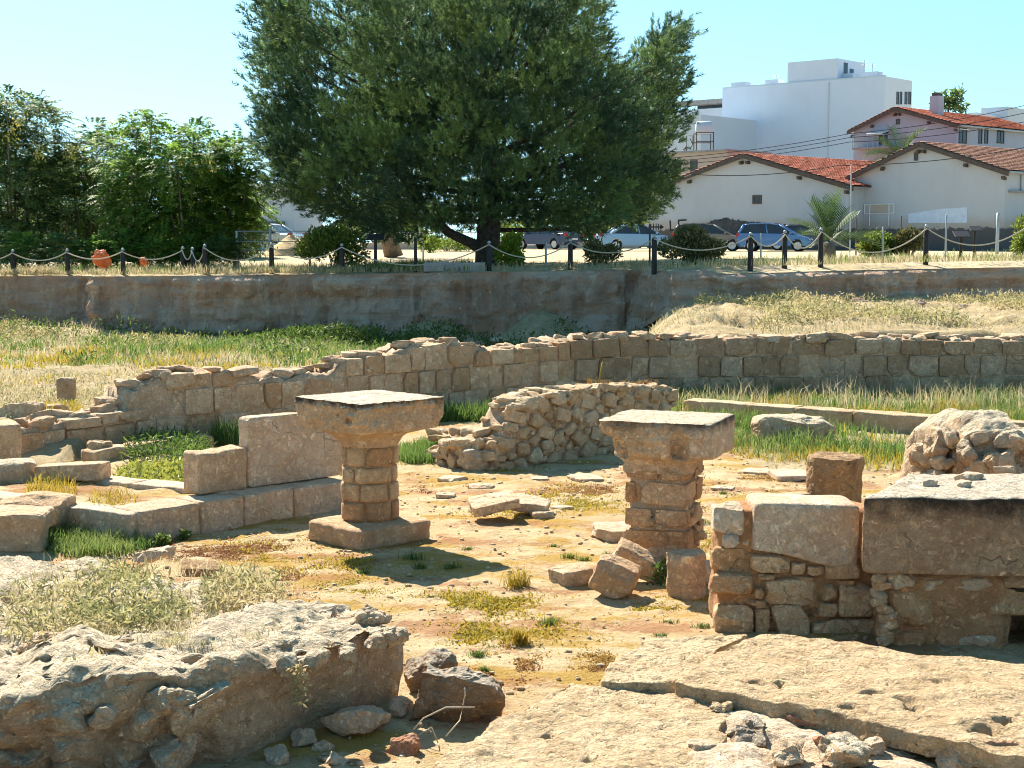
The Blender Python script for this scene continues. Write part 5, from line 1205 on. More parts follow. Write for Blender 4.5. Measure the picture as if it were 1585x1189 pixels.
# ------------------------------------------------------------------ shrubs on the terrace
def shrub(label, u, vb, wpx, hpx, Y, mat, seed, n=1500, L=0.13, W=0.06, ragged=0.0):
    n = int(n * 1.5)
    b = dp(u, vb, Y); b.z = float(terrace_z(b.x, Y)); w_ = wpx / px(Y) / 2; h_ = hpx / px(Y)
    rs = np.random.default_rng(seed); k = rs.normal(size=(n, 3)); k /= np.linalg.norm(k, axis=1)[:, None]
    bump_ = 1 + 0.5 * fbm(k * 1.0 + seed, 2.6, 4, seed) + (0.25 + ragged) * rs.normal(size=n) * 0.16
    k *= ((rs.uniform(0.15, 1, n) ** 0.33) * bump_)[:, None]
    lob = rs.normal(size=(7, 3)); lob /= np.linalg.norm(lob, axis=1)[:, None]; lob *= (0.62, 0.62, 0.58)      # a shrub is several leaders, not one ball
    k = k * 0.52 + lob[rs.integers(0, 7, n)] * np.array((1, 1, 1))
    P = np.array(b) + np.array((0, 0, h_ * 0.52)) + k * (w_, w_, h_ * 0.5); P[:, 2] = np.maximum(P[:, 2], b.z + 0.03)
    t = thing('shrub', label, 'shrub', b, 'shrubs on the terrace')
    obj('foliage', mesh_np('foliage', *leaves(P, L, W, 0.5, seed + 1, D=k * 0.7)), M[mat], t)
    for s_ in range(5):
        e = b + Vector((rs.uniform(-.6, .6) * w_, rs.uniform(-.3, .3) * w_, h_ * 0.6))
        obj('stem', quads_clean('stem', [tube([b, e], [0.025, 0.01], 5)]), M['bark_pale'], t)
shrub('broad yellow green bush right of the wire fence panel', 516, 415, 100, 64, 46.5, 'shrub', 500, 3600)
shrub('bright lime green bush beside the pine trunk', 792, 411, 46, 50, 46.3, 'shrub_bright', 510, 2200)
shrub('thin ragged bush under the pine\'s right side', 932, 412, 52, 44, 46.3, 'shrub_brown', 520, 1000, ragged=1)
shrub('half dry broad bush before the grey car', 1070, 406, 88, 56, 44.5, 'shrub_brown', 530, 3000, ragged=0.5)
shrub('large dark green bush behind the rope at right', 1355, 392, 72, 48, 47.0, 'shrub', 540, 2600)
shrub('smaller olive bush right of the large dark green one', 1408, 394, 44, 44, 47.0, 'shrub_brown', 550, 1400)
shrub('leafy bush cut off by the right edge of the photo', 1592, 392, 70, 62, 45.0, 'shrub', 560, 1800, ragged=0.6)
shrub('dark hedge at the far side of the road behind the pine trunk', 690, 382, 130, 22, 84, 'shrub', 570, 1500, 0.16, 0.07)
shrub('yellow flowering bush beyond the road left of the pine trunk', 665, 372, 34, 28, 78, 'shrub_bright', 580, 700, 0.14, 0.07)

shrub('dark leafy bank of trees beyond the road behind the pine, left part', 600, 378, 150, 60, 104, 'shrub', 590, 2200, 0.34, 0.16)
shrub('dark leafy bank of trees beyond the road behind the pine, middle part', 850, 376, 190, 66, 106, 'shrub', 591, 2600, 0.34, 0.16)
shrub('dark leafy bank of trees beyond the road behind the pine, right part', 965, 376, 110, 56, 103, 'shrub', 592, 1800, 0.34, 0.16)
x, y = area(9000, -5, 5, 8.5, 20, 777, lambda x, y: 0.2 + 0.8 * patchy(1.1, -0.1, 0.3, 61)(x, y)); y = np.where(y > wall_y(x) - 0.2, 12, y)
stuff('dry_litter', blades(on_ground(x, y, 0.004), 0.014, 0.004, 3.2, 778), M['grass_dry'], 'dry straw litter strewn on the court floor', 'litter')
# ------------------------------------------------------------------ palms
def palm(label, u, vb, Y, trunk_h, nf, L, seed, mat='palm', th0=0.15, th1=1.25):
    b = dp(u, vb, Y); b.z = float(terrace_z(b.x, Y)); t = thing('palm_tree', label, 'palm', b)
    rs = np.random.default_rng(seed); top = b + Vector((0, 0, trunk_h))
    V, Fc = tube([b, b + Vector((0, 0, trunk_h * 0.5)), top], [0.22, 0.2, 0.15], 10)
    obj('trunk', quads_clean('trunk', [(V, Fc)], True), M['bark_pale'], t)
    for f in range(nf):
        az = f * 2.399 + rs.uniform(-.2, .2); el = rs.uniform(th0, th1); l = L * rs.uniform(0.75, 1.1)
        d = Vector((math.cos(az) * math.cos(el), math.sin(az) * math.cos(el), math.sin(el)))
        Pc = []; n_ = 15
        for s_ in np.linspace(0.12, 1, n_): Pc.append(top + d * (l * s_) + Vector((0, 0, -0.38 * l * s_ * s_ * math.cos(el))))
        Pa = np.array([tuple(p) for p in Pc]); tg = np.gradient(Pa, axis=0); tg /= np.linalg.norm(tg, axis=1)[:, None]
        sd = np.cross(tg, (0, 0, 1.0)); sd /= np.linalg.norm(sd, axis=1)[:, None] + 1e-6; upv = np.cross(sd, tg)
        Vs = []
        for sg in (-1, 1):
            dd = sd * sg * 0.75 + tg * 0.6 + upv * 0.35; ln = (0.34 * L / 1.6) * (0.45 + np.sin(np.linspace(0.25, 2.6, n_)))[:, None]
            w_ = tg * 0.017 * L; Vs.append(np.stack([Pa - w_, Pa + w_, Pa + dd * ln], 1))
        r_ = sd * 0.012; Vr = np.stack([Pa[:-1] - r_[:-1], Pa[:-1] + r_[:-1], Pa[1:]], 1)
        V = np.concatenate(Vs + [Vr]).reshape(-1, 3)
        obj('frond', mesh_np('frond', V, np.arange(len(V)).reshape(-1, 3), np.full(len(V), rs.uniform(0, 1))), M[mat], t)
    return t
palm('young feathery date palm before the white barns', 1283, 398, 45.5, 0.55, 26, 1.55, 600, th0=0.25, th1=1.45)
palm('palm crown showing above the right barn\'s roof', 1390, 375, 104, 6.0, 30, 2.6, 610, th0=-0.1)
# ------------------------------------------------------------------ buildings beyond the road
def wall_paint(name, col, dado=None, dz=None, stain=0.25, warm=(0.42, 0.30, 0.2)):
    k = NB(name); n1 = k.noise(0.35, 6, 0.65); n2 = k.noise(2.5, 6, 0.7); str_ = k.noise(1.2, 5, 0.7, vec=k.vmul(k.pos, (1.3, 1.3, 0.12)))
    c = k.mix(k.ramp(n1, 0.35, 0.7, 0, stain), col, tuple(q * 0.72 for q in col))
    c = k.mix(k.ramp(str_, 0.52, 0.75, 0, stain), c, tuple(q * w_ for q, w_ in zip(col, (0.76, 0.75, 0.74))))
    if dado:
        z = k.xyz()[2]
        zz = k.math('ADD', z, k.math('MULTIPLY', k.math('SUBTRACT', n2, 0.5), 0.7))
        c = k.mix(k.ramp(zz, dz + 0.9, dz + 0.1, 0, 0.55), c, warm)
        c = k.mix(k.ramp(zz, dz + 0.08, dz - 0.02), c, dado)
    return k.surf(c, 0.9, k.bump(n2, 0.3, 0.02), spec=0.15)
M['barn'] = wall_paint('old white plaster with dark foot', (0.50, 0.52, 0.55), (0.12, 0.11, 0.105), 3.35, 0.3)
M['bigwhite'] = wall_paint('white building render', (0.62, 0.68, 0.77), None, None, 0.18)
M['grey_render'] = wall_paint('grey render', (0.38, 0.42, 0.50), None, None, 0.25)
M['beige'] = wall_paint('beige render', (0.50, 0.42, 0.34), None, None, 0.3)
M['white2'] = wall_paint('pale render', (0.52, 0.58, 0.65), None, None, 0.15)
M['glass'] = plain('dark window glass', (0.03, 0.04, 0.05), 0.15, 0.2, 2, spec=0.6)
M['frame'] = plain('dark window frame', (0.06, 0.055, 0.05), 0.6, 0.1, 4)
M['frame_w'] = plain('white painted frame', (0.75, 0.75, 0.74), 0.6, 0.06, 4)
M['timber'] = plain('dark bargeboard timber', (0.10, 0.075, 0.062), 0.8, 0.2, 6)
def tile_mat(name, a, b, c3):
    k = NB(name); n = k.noise(7, 4, 0.7); n2 = k.noise(0.6, 4, 0.6)
    c = k.mix(k.ramp(n, 0.35, 0.65), a, b); c = k.mix(k.ramp(n2, 0.45, 0.7, 0, 0.6), c, c3)
    c = k.mix(k.ramp(k.noise(2.6, 6, 0.8), 0.56, 0.68, 0, 0.7), c, (0.60, 0.44, 0.33))
    return k.surf(c, 0.85, spec=0.2)
M['tile_red'] = tile_mat('old red clay tiles', (0.36, 0.095, 0.055), (0.48, 0.17, 0.10), (0.26, 0.08, 0.05))
M['tile_brown'] = tile_mat('brown clay tiles', (0.24, 0.11, 0.08), (0.40, 0.22, 0.15), (0.17, 0.09, 0.07))
M['tile_new'] = tile_mat('orange red clay tiles', (0.46, 0.13, 0.075), (0.54, 0.19, 0.11), (0.42, 0.12, 0.07))
RD = Vector((0.72, 0.694, 0)).normalized(); GD = Vector((RD.y, -RD.x, 0))       # ridge and gable directions of the street grid
def prism(poly, h0, h1):
    n = len(poly); V = [(p[0], p[1], h0) for p in poly] + [(p[0], p[1], h1) for p in poly]
    Fc = [tuple(range(n))[::-1], tuple(range(n, 2 * n))] + [(i, (i + 1) % n, n + (i + 1) % n, n + i) for i in range(n)]
    return V, Fc
def poly_me(name, V, Fc):
    me = bpy.data.meshes.new(name); me.from_pydata([tuple(v) for v in V], [], Fc); me.update(); return me
def obox(A, ex, ey, ez):                   # box from a corner and three edge vectors
    A = Vector(A); V = [A + ex * i + ey * j + ez * k for k in (0, 1) for j in (0, 1) for i in (0, 1)]
    return np.array([tuple(v) for v in V]), np.array([(0, 2, 3, 1), (4, 5, 7, 6), (0, 1, 5, 4), (2, 6, 7, 3), (0, 4, 6, 2), (1, 3, 7, 5)], np.int32)
ZV = Vector((0, 0, 1))
def oboxo(name, parent, mat, A, ex, ey, ez):
    V, Fc = obox(A, ex, ey, ez); return obj(name, mesh_np(name, V, Fc, smooth=False), M[mat], parent)
def gable_house(name, label, pu, pv, D, ul, ur, ev, length, wall_mat, roof_mat, zg, over=0.35):
    pk = dp(pu, pv, D)
    def solve(u, sg):
        k = (u - CX) / F / CP; return (k * pk.y - pk.x) / (sg * (GD.x - k * GD.y))
    wr = solve(ur, 1); wl_ = solve(ul, -1)
    R_ = pk + GD * wr; L_ = pk - GD * wl_
    ez_ = dp(ur, ev, R_.y).z
    t = thing(name, label, 'building', (pk.x, pk.y, zg))
    r = RD * length
    lo, hi = zg - 0.5, ez_
    Vg = [Vector((L_.x, L_.y, lo)), Vector((R_.x, R_.y, lo)), Vector((R_.x, R_.y, hi)), pk.copy(), Vector((L_.x, L_.y, hi))]
    Vb = [v + r for v in Vg]
    obj('wall', poly_me('wall', Vg + Vb, [(0, 1, 2, 3, 4), (9, 8, 7, 6, 5), (1, 6, 7, 2), (0, 4, 9, 5), (0, 5, 6, 1)]), M[wall_mat], t)
    # tiled slopes: stepped courses with a rolled profile
    for nm, E in (('roof_slope', R_), ('roof_slope', L_)):
        e3 = Vector((E.x, E.y, hi)); sl = e3 - pk; sl_len = sl.length * 1.07; sdir = sl.normalized(); nrm_ = sdir.cross(RD); 
        if nrm_.z < 0: nrm_ = -nrm_
        nrow = max(6, int(sl_len / 0.34)); ncol = int((length + 2 * over) / 0.085)
        a_ = np.linspace(-over, length + over, ncol + 1); Vs = []
        prof = 0.035 * np.abs(np.sin(a_ / 0.17 * PI))
        jit = np.random.default_rng(3).uniform(-0.012, 0.012, (nrow * 2, ncol + 1))
        P0 = np.array(pk); rd = np.array(RD); sd_ = np.array(sdir); nn = np.array(nrm_)
        for i_ in range(nrow):
            for q_, (s_, hgt) in enumerate(((i_ / nrow, 0.05), ((i_ + 1.0) / nrow, 0.11))):
                Vs.append(P0 + rd * a_[:, None] + sd_ * (s_ * sl_len) + nn * (hgt + prof + jit[2 * i_ + q_])[:, None])
        V = np.concatenate(Vs); m_ = ncol + 1; rws = len(Vs)
        i_, j_ = np.meshgrid(np.arange(rws - 1), np.arange(ncol), indexing='ij'); a0 = (i_ * m_ + j_).ravel()
        rf = obj(nm, mesh_np(nm, V, np.stack([a0, a0 + 1, a0 + m_ + 1, a0 + m_], 1), smooth=False), M[roof_mat], t)
        # bargeboard along the gable edge
        oboxo('bargeboard', t, 'timber', pk - RD * (over + 0.06) - ZV * 0.02 + nrm_ * 0.02, sdir * sl_len, RD * 0.10, -ZV * 0.24)
        oboxo('soffit', t, 'timber', pk - RD * over + nrm_ * 0.005, sdir * sl_len, RD * (length + 2 * over), nrm_ * 0.05)
        for f_ in (0.02, 0.5, 0.92):
            oboxo('purlin_end', t, 'timber', pk + sdir * (sl_len * f_) - RD * 0.32 - ZV * 0.36, sdir * 0.16, RD * 0.34, -ZV * 0.17)
    return t, pk, L_, R_, hi
def on_gable(pk, u, v, out=0.0):           # point of the gable plane seen at pixel (u, v)
    k = (u - CX) / F / CP; s_ = (k * pk.y - pk.x) / (GD.x - k * GD.y)
    q = pk + GD * s_; return Vector((q.x, q.y, dp(u, v, q.y).z)) - RD * out
def on_side(R_, u, v, out=0.0):            # point of the long side wall through R_
    k = (u - CX) / F / CP; s_ = (k * R_.y - R_.x) / (RD.x - k * RD.y)
    q = R_ + RD * s_; return Vector((q.x, q.y, dp(u, v, q.y).z)) + GD * out
def window(parent, fn, base, u0, v0, u1, v1, axis_, face, frame='frame', pane='glass', fw=0.06, sill=False):
    a = fn(base, u0, v1); b = fn(base, u1, v0); ww = (Vector((b.x, b.y, 0)) - Vector((a.x, a.y, 0))).length; hh = b.z - a.z
    fr = [obox(a - face * 0.02, axis_ * ww, face * 0.06, ZV * fw), obox(a + ZV * (hh - fw) - face * 0.02, axis_ * ww, face * 0.06, ZV * fw), obox(a + ZV * fw - face * 0.02, axis_ * fw, face * 0.06, ZV * (hh - 2 * fw)), obox(a + axis_ * (ww - fw) + ZV * fw - face * 0.02, axis_ * fw, face * 0.06, ZV * (hh - 2 * fw))]
    if ww > 0.9: fr.append(obox(a + axis_ * (ww / 2 - fw / 2) + ZV * fw - face * 0.02, axis_ * fw, face * 0.055, ZV * (hh - 2 * fw)))
    V, Fc = join(fr); wo_ = obj('window', mesh_np('window', V, Fc, smooth=False), M[frame], parent)
    o = obj('pane', poly_me('pane', [a + face * 0.012, a + face * 0.012 + axis_ * ww, a + face * 0.012 + axis_ * ww + ZV * hh, a + face * 0.012 + ZV * hh], [(0, 1, 2, 3)]), M[pane], wo_)
    if sill: oboxo('sill', wo_, 'frame_w', a - axis_ * 0.06 - ZV * 0.07, axis_ * (ww + 0.12), face * 0.14, ZV * 0.06)
    return wo_
GF = -RD                                    # gables face this way
# barn nearer the pine
b1, pk1, L1, R1, h1 = gable_house('barn', 'white plastered barn with red tiled roof right of the pine', 1155, 239, 95, 1000, 1308, 286, 24, 'barn', 'tile_red', 2.05)
window(b1, on_gable, pk1, 1161, 302, 1175, 316, GD, GF, 'timber', 'glass', 0.12)
def stroke(parent, a, b, name='letter_stroke', w_=0.10):
    d = b - a; L_ = d.length; d.normalize(); up = ZV if abs(d.z) < 0.7 else GD
    return oboxo(name, parent, 'black', a - up * w_ / 2 - RD * 0.03, d * L_, up * w_, RD * 0.025)
def letter(parent, name, strokes):
    parts = []
    for (u0, v0, u1, v1) in strokes:
        a = on_gable(pk1, u0, v0); b = on_gable(pk1, u1, v1); d = b - a; L_ = d.length; d.normalize(); up = ZV if abs(d.z) < 0.7 else GD
        parts.append(obox(a - up * 0.045 - RD * 0.03, d * L_, up * 0.09, RD * 0.025))
    V, Fc = join(parts); obj(name, mesh_np(name, V, Fc, smooth=False), M['black'], parent)
letter(b1, 'painted_letter_l', [(1035, 341.5, 1036, 357), (1036, 356.5, 1047.5, 355.8)])
letter(b1, 'painted_letter_f', [(1048.5, 354, 1048, 341), (1047.5, 341.2, 1060, 340.6), (1049, 349, 1058, 348)])
rs = np.random.default_rng(8)               # black soot-like paint patch with a ragged top on the barn's foot
us = np.linspace(1058, 1225, 90); tops = np.interp(us, (1058, 1075, 1095, 1110, 1122, 1150, 1180, 1225), (357, 350, 344, 340, 338, 343, 346, 349)) + rs.uniform(-2.2, 1.5, 90)
Vp = [on_gable(pk1, u, v, 0.02) for u, v in zip(us, tops)] + [on_gable(pk1, u, 372, 0.02) for u in us]
obj('paint_patch', poly_me('paint_patch', Vp, [(i, i + 1, 90 + i + 1, 90 + i) for i in range(89)]), plain('black soot paint', (0.075, 0.075, 0.08), 0.9, 0.3, 3), b1)
# barn at right
b2, pk2, L2, R2, h2 = gable_house('barn', 'taller white plastered barn with brown tiled roof at the right', 1428, 221, 88, 1316, 1547, 263, 22, 'barn', 'tile_brown', 2.05)
window(b2, on_gable, pk2, 1407, 236, 1413, 249, GD, GF, 'timber', 'glass', 0.05)
a = on_gable(pk2, 1333, 331, 0.05); b = on_gable(pk2, 1379, 315, 0.05)       # painted sign board frame on its wall
for q, (u0, v0, u1, v1) in enumerate(((1333, 316.5, 1379, 315.5), (1333, 331, 1379, 330), (1333.5, 331, 1333.5, 316), (1378.5, 330, 1378.5, 315), (1341.5, 350, 1341.5, 316), (1371, 350, 1371, 316))):
    p0 = on_gable(pk2, u0, v0, 0.06); p1 = on_gable(pk2, u1, v1, 0.06)
    obj('sign_frame', quads_clean('sign_frame', [tube([p0, p1], [0.035, 0.035], 5)]), M['frame_w'], b2)
V_ = [on_gable(pk2, 1342, 329, 0.04), on_gable(pk2, 1370, 329, 0.04), on_gable(pk2, 1370, 317, 0.04), on_gable(pk2, 1342, 317, 0.04)]
obj('sign_panel', poly_me('sign_panel', V_, [(0, 1, 2, 3)]), M['beige'], b2)
V_ = [on_gable(pk2, 1400, 345, 0.012), on_gable(pk2, 1490, 345, 0.012), on_gable(pk2, 1490, 321, 0.012), on_gable(pk2, 1452, 323, 0.012), on_gable(pk2, 1400, 331, 0.012)]
obj('paint_patch', poly_me('paint_patch', V_, [(0, 1, 2, 3, 4)]), plain('pale blue paint', (0.60, 0.68, 0.80), 0.9, 0.08, 3), b2)
p0 = on_side(R2, 1552, 298, 0.0); oboxo('ledge', b2, 'concrete', p0, RD * 5, GD * 0.3, ZV * 0.10)
p0 = on_side(R2, 1570, 297, 0.08); p1 = on_side(R2, 1570, 268, 0.08)
obj('downpipe', quads_clean('downpipe', [tube([p0, p1], [0.05, 0.05], 6)]), M['steel'], b2)
# two-storey house behind
b3, pk3, L3, R3, h3 = gable_house('house', 'two storey grey house with orange red roof and chimney', 1390, 167, 116, 1314, 1471, 192, 13.5, 'grey_render', 'tile_new', 2.2, 0.5)
window(b3, on_gable, pk3, 1378, 184, 1384, 193, GD, GF, 'timber', 'glass', 0.06)
window(b3, on_gable, pk3, 1353, 204, 1367, 224, GD, GF)
for (u0, u1) in ((1474, 1486), (1504, 1509.5), (1513, 1518.5), (1532, 1543)): window(b3, on_side, R3, u0, 221, u1, 199, RD, GD, 'frame', 'glass', 0.08, True)
oboxo('awning', b3, 'frame_w', on_gable(pk3, 1343, 204, 0.0), GD * 1.4, -RD * 0.9 + ZV * (-0.25), ZV * 0.06)
ch = pk3 + RD * 2.2 + GD * 1.3; oboxo('chimney', b3, 'grey_render', ch - ZV * 1.2, RD * 0.75, GD * 0.75, ZV * 2.1)
oboxo('chimney_cap', b3, 'timber', ch + ZV * 0.9 + RD * 0.1 + GD * 0.1, RD * 0.5, GD * 0.5, ZV * 0.25)
oboxo('balcony', b3, 'concrete', on_gable(pk3, 1322, 233, 0.9), GD * 3.6, RD * 0.9, ZV * 0.15)
for q in range(9): oboxo('baluster', b3, 'steel', on_gable(pk3, 1322, 232, 0.88) + GD * (q * 0.44), GD * 0.04, RD * 0.04, ZV * 0.95)
oboxo('handrail', b3, 'steel', on_gable(pk3, 1322, 232, 0.9) + ZV * 0.95, GD * 3.6, RD * 0.06, ZV * 0.06)
e0 = R3 + RD * 13.5; 
oboxo('porch_floor', b3, 'concrete', Vector((e0.x, e0.y, h3 - 3.0)) - GD * 3, RD * 2.2, GD * 3.2, ZV * 0.15)
oboxo('porch_post', b3, 'timber', Vector((e0.x, e0.y, h3 - 3.0)) + RD * 1.9, RD * 0.2, GD * 0.2, ZV * 2.9)
oboxo('porch_roof', b3, 'tile_new', Vector((e0.x, e0.y, h3 - 0.15)) - GD * 3, RD * 2.6, GD * 3.5, ZV * 0.12)
# big white block
zt_ = dp(1370, 118, 150).z; C0_ = dp(1370, 118, 150)
def block_building(name, label, corner, ldir, llen, rdir, rlen, ztop_, mat, zg=1.5):
    t = thing(name, label, 'building', (corner.x, corner.y, zg))
    o = oboxo('wall', t, mat, Vector((corner.x, corner.y, zg)), ldir * llen, rdir * rlen, ZV * (ztop_ - zg)); return t
LD = Vector((-0.755, 0.656, 0)).normalized(); R4 = Vector((0.656, 0.755, 0)).normalized()
big = block_building('apartment_block', 'big plain white apartment block towering behind the barns', C0_, LD, 18.4, R4, 5.6, zt_, 'bigwhite')
base4 = Vector((C0_.x, C0_.y, zt_))
oboxo('parapet', big, 'white2', base4 + LD * 0.0 - ZV * 0.0, LD * 18.4, R4 * 0.25, ZV * 0.12)
ph = base4 + LD * 5.2 + R4 * 0.15; oboxo('stair_tower', big, 'bigwhite', ph, LD * 5.6, R4 * 5.5, ZV * 2.1)
for q, (d_, w_) in enumerate(((1.4, 1.5), (4.0, 1.4), (12.4, 1.5), (16.3, 1.7))):
    oboxo('roof_unit', big, 'white2', base4 + LD * d_ + R4 * 1.0, LD * w_, R4 * 1.2, ZV * 0.65)
def side4(base, u, v, out=0.0):
    k = (u - CX) / F / CP; s_ = (k * base.y - base.x) / (R4.x - k * R4.y); q = base + R4 * s_; return Vector((q.x, q.y, dp(u, v, q.y).z))
RF = Vector((R4.y, -R4.x, 0))
for (u0, u1) in ((1377.5, 1381), (1382.5, 1386), (1390, 1394), (1395.5, 1399.5)): window(big, side4, base4, u0, 161, u1, 143, R4, RF, 'frame', 'glass', 0.06)
phs = ph + ZV * 0
for (u0, u1, v0, v1) in ((1258.5, 1262, 106, 124), (1265, 1269.5, 114, 125)):
    a0 = ph + R4 * (1.2 if u0 < 1262 else 2.4)
    oboxo('tower_window', big, 'glass', a0 + RF * 0.0 - ZV * 0 + ZV * 0.4, R4 * 0.8, RF * 0.02, ZV * (1.4 if u0 < 1262 else 0.9))
for q, (d_, h_) in enumerate(((2.2, 1.5), (3.1, 1.9), (13.0, 1.2))):
    a = base4 + LD * d_ + R4 * 1.6; obj('aerial', quads_clean('aerial', [tube([a, a + ZV * h_], [0.03, 0.03], 4), tube([a + ZV * h_ * 0.9 - LD * 0.4, a + ZV * h_ * 0.9 + LD * 0.4], [0.025, 0.025], 4), tube([a + ZV * h_ * 0.75 - LD * 0.3, a + ZV * h_ * 0.75 + LD * 0.3], [0.025, 0.025], 4)]), M['steel'], big)
obj('downpipe', quads_clean('downpipe', [tube([base4 + LD * 6 - R4 * 0.06 - ZV * 0.2, base4 + LD * 6 - R4 * 0.06 - ZV * 14], [0.06, 0.06], 5)]), M['white2'], big)
for b_, pk_, R_, h_, ln in ((b1, pk1, R1, h1, 24), (b2, pk2, R2, h2, 22), (b3, pk3, R3, h3, 13.5)):
    a = Vector((R_.x, R_.y, h_ - 0.14)) + GD * 0.42; obj('gutter', quads_clean('gutter', [tube([a - RD * 0.3, a + RD * ln], [0.07, 0.07], 6)]), M['steel'], b_)
# pale building with balconies left of it
C5 = dp(1122, 152, 172)
apt = block_building('apartment_block', 'pale apartment block with stacked balconies left of the big white one', dp(1150, 158, 170), LD, 12, R4, 10, dp(1122, 178, 172).z, 'white2')
for q, v in enumerate((160, 186, 212)):
    a = dp(1140, v, 168); oboxo('balcony_slab', apt, 'white2' if q else 'concrete', a, LD * 8.0, -R4 * 1.2, ZV * (0.5 if not q else 1.3))
    if q: oboxo('balcony_opening', apt, 'glass', a + ZV * 1.3 + R4 * 0.5, LD * 5.4, R4 * 0.3, ZV * 0.75)
ap2 = block_building('apartment_block', 'low white block just right of the pine\'s crown', dp(1085, 215, 150), LD, 12, R4, 10, dp(1075, 180, 152).z, 'white2')
# beige building with the water tank
bc = dp(1126, 234, 112); bg_ = block_building('house', 'beige flat roofed house carrying a water tank frame', bc, LD * 1.0, 9.5, R4, 6, bc.z, 'beige')
def leftf(base, u, v, out=0.0):
    k = (u - CX) / F / CP; s_ = (k * base.y - base.x) / (LD.x - k * LD.y); q = base + LD * s_; return Vector((q.x, q.y, dp(u, v, q.y).z))
LF_ = Vector((LD.y, -LD.x, 0)); LF_ = -LF_ if LF_.y > 0 else LF_
for (u0, u1) in ((1041, 1051), (1065, 1076)): window(bg_, leftf, bc, u1, 267, u0, 250, LD, LF_, 'timber', 'glass', 0.08)
oboxo('roof_edge', bg_, 'concrete', bc - LD * 0.15 + LF_ * 0.15, LD * 9.8, -LF_ * 6, ZV * 0.14)
tk = dp(1091, 234, 114); wt = thing('water_tank', 'rusty frame with a white water tank on the beige house\'s roof', 'water tank', tk)
for (sx, sy) in ((-1, 0), (1, 0), (-1, 1.6), (1, 1.6)): obj('leg', quads_clean('leg', [tube([tk + Vector((sx * 0.62, sy, 0)), tk + Vector((sx * 0.62, sy, 1.35))], [0.04, 0.04], 5)]), M['timber'], wt)
for z_ in (0.7, 1.35):
    for sy in (0, 1.6): obj('rail', quads_clean('rail', [tube([tk + Vector((-0.66, sy, z_)), tk + Vector((0.66, sy, z_))], [0.035, 0.035], 5)]), M['timber'], wt)
V, Fc = tube([tk + Vector((-0.6, 0.7, 1.75)), tk + Vector((-0.5, 0.7, 1.75)), tk + Vector((0.5, 0.7, 1.75)), tk + Vector((0.6, 0.7, 1.75))], [0.3, 0.47, 0.47, 0.3], 18)
obj('tank', quads_clean('tank', [(V, Fc)], True), M['white2'], wt)
tk2 = dp(1068, 234, 114); w2 = thing('pipe_frame', 'small pipe frame left of the water tank on the roof', 'frame', tk2)
for q, pts in enumerate((((-.25, 0), (-.25, 1.1), (.2, 1.1), (.2, .5)), ((0, 0.1), (.2, .5), (0, .9)))):
    obj('pipe', quads_clean('pipe', [tube([tk2 + Vector((a, 0, b)) for a, b in pts], [0.035] * len(pts), 5)]), M['timber'], w2)
# far right block, far left houses
fr_ = block_building('apartment_block', 'grey white block at the far right edge behind the house', dp(1512, 174, 165), LD, 1.0, R4, 14, dp(1512, 174, 165).z, 'bigwhite')
oboxo('upper_wall', fr_, 'white2', dp(1560, 168, 168) - ZV * 8, R4 * 8, LD * 3, ZV * 8.2)
lf = block_building('house', 'white house seen between the left trees and the pine', dp(455, 290, 90), Vector((-1, 0.15, 0)).normalized(), 4.0, Vector((0.15, 1, 0)).normalized(), 6, dp(455, 288, 90).z, 'white2')
oboxo('roof_edge', lf, 'frame_w', dp(462, 290, 89.6), Vector((-1, 0.15, 0)) * 4.4, Vector((0, 1, 0)) * 6, ZV * 0.22)
oboxo('door', lf, 'glass', dp(441, 378, 89.9) , Vector((-1, 0.15, 0)) * 1.6, Vector((0, 0.06, 0)), ZV * 1.3)
fh = block_building('house', 'low earth coloured house behind the wire fence at left', dp(470, 350, 96), Vector((-1, 0.05, 0)).normalized(), 6.0, Vector((0.1, 1, 0)).normalized(), 5, dp(470, 345, 96).z, 'beige')
oboxo('doorway', fh, 'glass', dp(447, 385, 95.8), Vector((-1, 0, 0)) * 0.9, Vector((0, .08, 0)), ZV * 1.3)
for (u_, w_) in ((447, 3.0),): oboxo('gate_pier', fh, 'frame_w', dp(448, 388, 94.5), Vector((0.28, 0, 0)), Vector((0, 0.3, 0)), ZV * 2.0)
gw = thing('garden_wall', 'low pale garden wall with iron railings across the road', 'wall', dp(650, 388, 92))
oboxo('wall', gw, 'beige', Vector((dp(560, 388, 92).x, 92, 1.9)), Vector((9.5, 0, 0)), Vector((0, 0.25, 0)), ZV * 0.65)
for q in range(34): oboxo('railing_bar', gw, 'frame_w', Vector((dp(600, 388, 92).x + q * 0.19, 92.1, 2.55)), Vector((0.03, 0, 0)), Vector((0, 0.03, 0)), ZV * 0.6)
oboxo('rail', gw, 'frame_w', Vector((dp(600, 388, 92).x, 92.1, 3.15)), Vector((6.5, 0, 0)), Vector((0, 0.04, 0)), ZV * 0.05)
mw = thing('yard_wall', 'long beige yard wall behind the cars under the pine', 'wall', dp(900, 380, 98))
oboxo('wall', mw, 'beige', Vector((dp(760, 380, 98).x, 98, 1.8)), Vector((9.3, 0, 0)), Vector((0, 0.25, 0)), ZV * 0.9)
